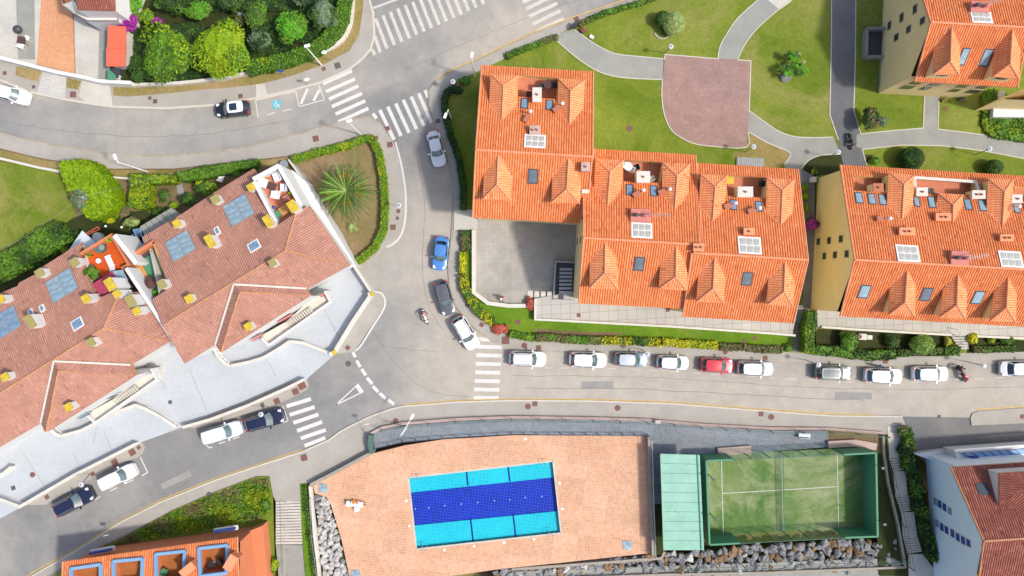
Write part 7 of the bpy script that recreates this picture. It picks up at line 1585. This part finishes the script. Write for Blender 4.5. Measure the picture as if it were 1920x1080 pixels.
tag(MB().box(G(1232, 790, .4), .6, .35, .5).build('meter_box', 'wall_offwhite'), 'small white box on the pinkish parapet of the walkway', 'box')
bn = empty('bench', G(1508, 818, .1), 'pale blue bench on the walkway above the sports court', 'bench'); MB().box(G(1508, 816, .5), 1.3, .5, .06, R(-2)).build('seat', 'canopy_white', bn); MB().box(G(1508, 821, .5), 1.3, .06, .45, R(-2)).build('backrest', 'pane_pale', bn)
for dx in (-8, 8): MB().box(G(1508+dx, 817, .1), .06, .45, .4).build('leg', 'grey_metal', bn)
gr = empty('ground_hatch', G(1408, 304, .15), 'grey slatted hatch behind the right block of the joined row', 'hatch'); MB().box(G(1406, 306, .15), 3.2, 1.3, .15, R(-3)).build('frame', 'concrete', gr)
mb = MB()
for i in range(14): q = G(1384+i*3.4, 305+i*.17, .3); mb.box(q, .08, 1.1, .04, R(-3))
mb.build('grating', 'grey_metal', gr)
lb = MB()
for i in range(14): a = R(200+i*12); c = G(1240, 60, .14); lb.blob((c.x+.9*math.cos(a)+.1, c.y+.9*math.sin(a)+.1, .2), .13, .1, .1, 0, 7, 5)
tag(lb.build('stone_border', 'pave_light'), 'curved row of pale stones under the ball bushes', 'stones')
# overhead wires
def wire(px, label, z=6.0):
    pts = [G(x, y, z) for x, y in px]; mb = MB()
    for a, b in zip(pts, pts[1:]):
        n_ = 8; pv = None
        for i in range(n_+1): q = a.lerp(b, i/n_); q.z -= .5*math.sin(PI*i/n_); (mb.tube(pv, q, .011, n=4) if pv is not None else None); pv = q
    return tag(mb.build('overhead_wire', 'grey_metal'), label, 'wire')
wire([(-30, 488), (153, 370)], 'overhead wire crossing the lower left lawn'); wire([(153, 370), (478, 278), (655, 231)], 'overhead wire from the lime hedge pole to the lamp by the crossing'); wire([(662, 240), (668, 480), (672, 600), (674, 790)], 'overhead wire running down across the palm garden to the pool pavement')
pl_ = empty('utility_pole', G(160, 371, .1), 'pole standing in the middle of the lime hedge block', 'pole'); MB().tube(G(160, 377, .1), G(155, 370, 6.2), .1, .08).build('shaft', 'pave_light', pl_); MB().beam(G(148, 368, 6.1), G(163, 374, 6.1), .08, .08).build('crossarm', 'grey_metal', pl_)

# ------------------------------------------------------------------ boulders
rnd = random.Random(21); protos = []
def rockmesh(i, m):
    r_ = random.Random(i); me_ = MB(); me_.blob((0, 0, 0), 1, .8, .62, 0, 9, 7, .2, r_); o = me_.build('boulder', m, local=True); me = o.data
    for v in me.vertices: v.co *= 1+.25*math.sin(v.co.x*3+i)*math.cos(v.co.y*4+i)
    bpy.data.objects.remove(o); return me
greys = [rockmesh(i, 'rock') for i in range(6)]; whites = [rockmesh(i+10, 'rock_white') for i in range(4)]; browns = [rockmesh(i+20, 'rock_brown') for i in range(3)]
def boulders(label, band, n, size, pool_, grp, z):
    L0 = [(a, b) for a, b in band]; k = 0; placed = []
    tries = 0
    while k < n and tries < n*60:
        tries += 1; t = rnd.random()*(len(L0)-1); i = int(t); f = t-i; top = lerp(L0[i][0], L0[i+1][0], f); bot = lerp(L0[i][1], L0[i+1][1], f); q = lerp(top, bot, rnd.random()); s_ = rnd.uniform(*size)
        if any((q[0]-p[0])**2+(q[1]-p[1])**2 < (9.5*(s_+p[2]))**2 for p in placed): continue
        placed.append((q[0], q[1], s_)); o = bpy.data.objects.new('boulder', rnd.choice(pool_)); COL.objects.link(o); o.location = G(q[0], q[1], z+rnd.uniform(-.1, .15)); o.rotation_euler = (rnd.uniform(-.5, .5), rnd.uniform(-.5, .5), rnd.uniform(0, 6.3)); o.scale = (s_, s_*rnd.uniform(.8, 1.1), s_*rnd.uniform(.8, 1.1))
        tag(o, label, 'boulder', grp); k += 1
band = [((930, 1072), (930, 1090)), ((1000, 1066), (1000, 1084)), ((1100, 1056), (1100, 1080)), ((1180, 1048), (1180, 1078)), ((1215, 1042), (1215, 1076)), ((1250, 1038), (1250, 1074)), ((1400, 1026), (1400, 1072)), ((1550, 1018), (1550, 1068)), ((1640, 1012), (1640, 1064)), ((1678, 1016), (1684, 1060))]
struct('bank', [p[0] for p in band]+[p[1] for p in band][::-1], -1.9, -.55, 'dark_soil')
boulders('grey angular boulder in the rock bank below the pool deck and sports court', band, 215, (.42, .78), greys*2+whites[:1]+browns, 'boulders of the bank below the sports court', -.3)
band2 = [((590, 932), (612, 935)), ((594, 960), (618, 955)), ((598, 1000), (632, 1000)), ((603, 1040), (642, 1040)), ((608, 1090), (654, 1090))]
struct('bank', [p[0] for p in band2]+[p[1] for p in band2][::-1], -1.9, -.35, 'pave')
boulders('pale angular boulder in the wedge left of the pool deck', band2, 62, (.35, .62), whites*3+greys[:1], 'pale boulders left of the pool deck', -.1)

# ------------------------------------------------------------------ furniture
def lounger(label, px, py, ang, z=.12, m='white_paint', L=1.9):
    root = empty('sun_lounger', (0, 0, 0), label, 'sun lounger'); MB().box((.25, 0, .28), L*.68, .62, .06).build('seat', m, root, local=True)
    MB().slab([(-.38, .31, .34), (-.38, -.31, .34), (-.95, -.31, .62), (-.95, .31, .62)], .05).build('backrest', m, root, local=True)
    for x_, y_ in ((.8, .25), (.8, -.25), (-.3, .25), (-.3, -.25)): MB().box((x_, y_, 0), .05, .05, .28).build('leg', m, root, local=True)
    c = G(px, py, z+.3); root.location = (c.x, c.y, z); root.rotation_euler = (0, 0, ang); return root
lounger('white sun lounger with a person lying on it on the orange pool deck', 666, 945, R(-8))
person('person in orange and pink swimwear lying on the white sun lounger', 667, 945, R(-8), LIE, 'leaf_orange', 'pink_cloth')
def table(label, px, py, r, z, h=.72, m='white_paint', sq=0, ang=0, grp='tables'):
    root = empty('table', (0, 0, 0), label, 'table', grp); (MB().box((0, 0, h-.04), r*2, r*2*sq, .04) if sq else MB().cyl((0, 0, h-.04), r, .04, 20)).build('table_top', m, root, local=True)
    if sq:
        for sx in (-1, 1):
            for sy in (-1, 1): MB().box((sx*r*.85, sy*r*sq*.85, 0), .05, .05, h-.04).build('leg', m, root, local=True)
    else: MB().cyl((0, 0, 0), .04, h-.04, 8).cyl((0, 0, 0), r*.5, .03, 14).build('pedestal', 'grey_metal', root, local=True)
    c = G(px, py, z+h); root.location = (c.x, c.y, z); root.rotation_euler = (0, 0, ang); return root
def chair(label, px, py, ang, z, m='white_paint', w=.62, grp='terrace chairs'):
    root = empty('chair', (0, 0, 0), label, 'chair', grp); MB().box((0, 0, .38), w, w, .08).build('seat', m, root, local=True); MB().box((-w/2+.04, 0, .46), .07, w, .42).build('backrest', m, root, local=True)
    for sx in (-1, 1):
        MB().box((0, sx*w*.47, .6), w*.8, .06, .05).build('armrest', m, root, local=True)
        for sy in (-1, 1): MB().box((sx*w*.42, sy*w*.42, 0), .05, .05, .38).build('leg', m, root, local=True)
    c = G(px, py, z+.45); root.location = (c.x, c.y, z); root.rotation_euler = (0, 0, ang); return root
table('small white stool beside the sun lounger on the pool deck', 669, 955, .3, .12, .45, 'white_paint', .9, R(20))
table('low brown table in the middle of the sunny white-walled roof terrace', 509, 349, .5, 5.5, .5, 'brown_cover', .8, R(-20))
chair('white armchair left of the brown table on the sunny terrace', 494, 343, R(-20), 5.5, w=.95); chair('white armchair above the brown table on the sunny terrace', 520, 332, R(200), 5.5, w=.9); chair('white armchair right of the brown table on the sunny terrace', 532, 352, R(180), 5.5, w=.8); chair('white armchair below the brown table on the sunny terrace', 517, 365, R(80), 5.5, w=.9)
chair('pink-grey folding chair near the yellow-capped chimney of the sunny terrace', 536, 371, R(120), 5.5, 'pinkpad', .6); table('low tan bench table beside the yellow-capped chimney', 536, 391, .75, 5.5, .6, 'wood', .6, R(35))
tag(MB().blob(G(514, 389, 5.7), .25, .2, .2, 0, 10, 6).build('ball', 'blue_shutter', smooth=True), 'small blue ball on the sunny terrace floor', 'ball'); tag(MB().box(G(522, 403, 5.5), .8, .7, .5, R(30)).build('crate', 'court_green'), 'dark green crate in the bottom corner of the sunny terrace', 'crate')
for x, y in ((496, 331), (545, 362), (480, 352)): plant('potted_plant', {496: 'orange-yellow flowers in the top corner of the sunny terrace', 545: 'yellow flowering pot plant by the right wall of the sunny terrace', 480: 'small pot plants along the left wall of the sunny terrace'}[x], 'plant', x, y, 5, 5, 6.2, [LY if x != 480 else LG, 'leaf_orange' if x == 496 else LG], 80, .12, 5.9, False)
jz = empty('covered_table', G(191, 464, 4.9), 'round table under a dark grey cover on the orange terrace', 'table'); MB().cyl(G(191, 464, 4.9), .62, .62, 20, r2=.66).build('cover', 'green_cover', jz); MB().cyl(G(191, 464, 5.52), .3, .05, 14).build('lid', 'grey_metal', jz)
table('tiny round white table on the orange terrace', 184, 489, .28, 4.9, .6, 'white_paint'); lounger('white rounded lounger on the orange terrace', 207, 493, R(115), 4.9)
st = empty('sofa', G(272, 476, 4.7), 'dark wicker corner seat with cushions on the green roof terrace', 'sofa'); MB().box(G(272, 476, 4.6), 1.6, .8, .4, R(35)).build('seat', 'dark_metal', st); MB().box(G(268, 470, 4.6), 1.6, .18, .8, R(35)).build('backrest', 'brown_cover', st); MB().box(G(279, 471, 5.0), .5, .5, .14, R(35)).build('cushion', 'brown_cover', st)
pf = empty('parasol', G(282, 530, 4.7), 'dark brown parasol over the lower end of the green roof terrace', 'parasol'); MB().cyl(G(282, 530, 5.7), .68, .3, 10, r2=.05).build('canopy', 'brown_cover', pf); MB().cyl(G(282, 530, 4.6), .03, 1.2, 8).build('pole', 'grey_metal', pf)
tb = empty('sandpit', G(175, 432, .15), 'red-brown double lounger frame in the shady back garden', 'lounger')
for a, b in (((161, 438), (184, 425)), ((164, 440), (187, 430)), ((161, 438), (164, 440)), ((184, 425), (187, 430)), ((172, 431), (176, 436))): p, q = G(*a, .4), G(*b, .4); MB().beam(p, q, .1, .08).build('frame', 'salmon_sheet', tb)
tag(MB().cyl(G(187, 446, .15), .6, .5, 14).build('garden_table', 'canopy_white'), 'round white garden table behind the orange terrace', 'table')
for x, y, l in ((198, 424, 'left'), (228, 426, 'right')): tag(MB().tube(G(x, y, .1), G(x, y, 1.0), .03, n=6).blob(G(x, y, 1.1), .16, .16, .16, 0, 10, 6).build('garden_light', 'pot_white'), l + ' white globe garden light behind the terraces', 'garden light')
# north-west yard: table, dark ball, posts
table('small white table with a brown top on the concrete yard at upper left', 40, 75, .5, .13, .75, 'brown_cover', .8, R(-10)); chair('white plastic chair below the small brown-topped table', 39, 86, R(70), .13, w=.6, grp='yard chairs'); chair('white plastic chair right of the small brown-topped table', 50, 72, R(180), .13, w=.5, grp='yard chairs')
tag(MB().blob(G(33, 55, .6), .5, .48, .45, 0, 12, 8).build('grill', 'dark_metal', smooth=True), 'round dark kettle grill on the concrete yard at upper left', 'grill')
tag(MB().box(G(221, 140, .13), 1.0, 1.2, .5).build('crate', 'dark_metal'), 'dark storage crate beside the green tarpaulin', 'crate'); chair('white plastic chair beside the green tarpaulin', 221, 146, R(90), .13, w=.55, grp='yard chairs')
table('white round table in the back yard above the terracotta roof', 414, 328, .45, .15, .7); chair('white chair in the back yard beside the roof corner', 414, 337, R(60), .15, w=.5, grp='yard chairs')
table('pale metal table at the roof corner beside the palm garden hedge', 532, 308, .5, .15, .7, 'grey_metal')
# roof terrace furniture of the orange buildings
ft = 7.0
for a in (('dark round table with purple top on the terrace of the tall block', 1028, 157, .5, 6.2, .7, 'brown_cover'), ('white round table on the terrace of the middle block', 1178, 312, .45, 6.2, .7, 'white_paint'), ('yellow-framed square table on the terrace of the right joined block', 1369, 338, .4, 6.2, .7, 'yellow_cap', 1), ('round black table on the highest blue-rimmed terrace', 396, 1059, .35, 4.7, .7, 'black')): table(*a)
for a in (('dark chair left of the round table on the tall block terrace', 1015, 163, 0, 6.2, 'black'), ('dark armchair right of the round table on the tall block terrace', 1039, 160, R(180), 6.2, 'black'), ('brown pouf chair near the left skylight of the tall block terrace', 992, 176, R(90), 6.2, 'brown_cover'), ('pale chair left of the white table on the middle block terrace', 1172, 310, R(0), 6.2, 'pot_white'), ('pale chair right of the white table on the middle block terrace', 1184, 318, R(150), 6.2, 'pot_white'),
          ('dark chair beside the chimney on the middle block terrace', 1193, 314, R(200), 6.2, 'black'), ('pale cushioned chair right of the chimney on the middle block terrace', 1222, 335, R(120), 6.2, 'wall_offwhite'), ('dark chair at the right end of the right joined block terrace', 1428, 345, R(180), 6.2, 'black'), ('dark chair with cushions in the first small terrace of the yellow-ended building', 1658, 350, R(180), 6.3, 'black'), ('dark armchair left in the long terrace of the yellow-ended building', 1744, 358, R(90), 6.3, 'black'),
          ('dark chair with blue cushion on the rightmost blue-rimmed terrace', 412, 1053, R(200), 4.7, 'black'), ('dark green chair on the third blue-rimmed terrace', 308, 1072, R(60), 4.6, 'court_green')): chair(*a, w=.6)
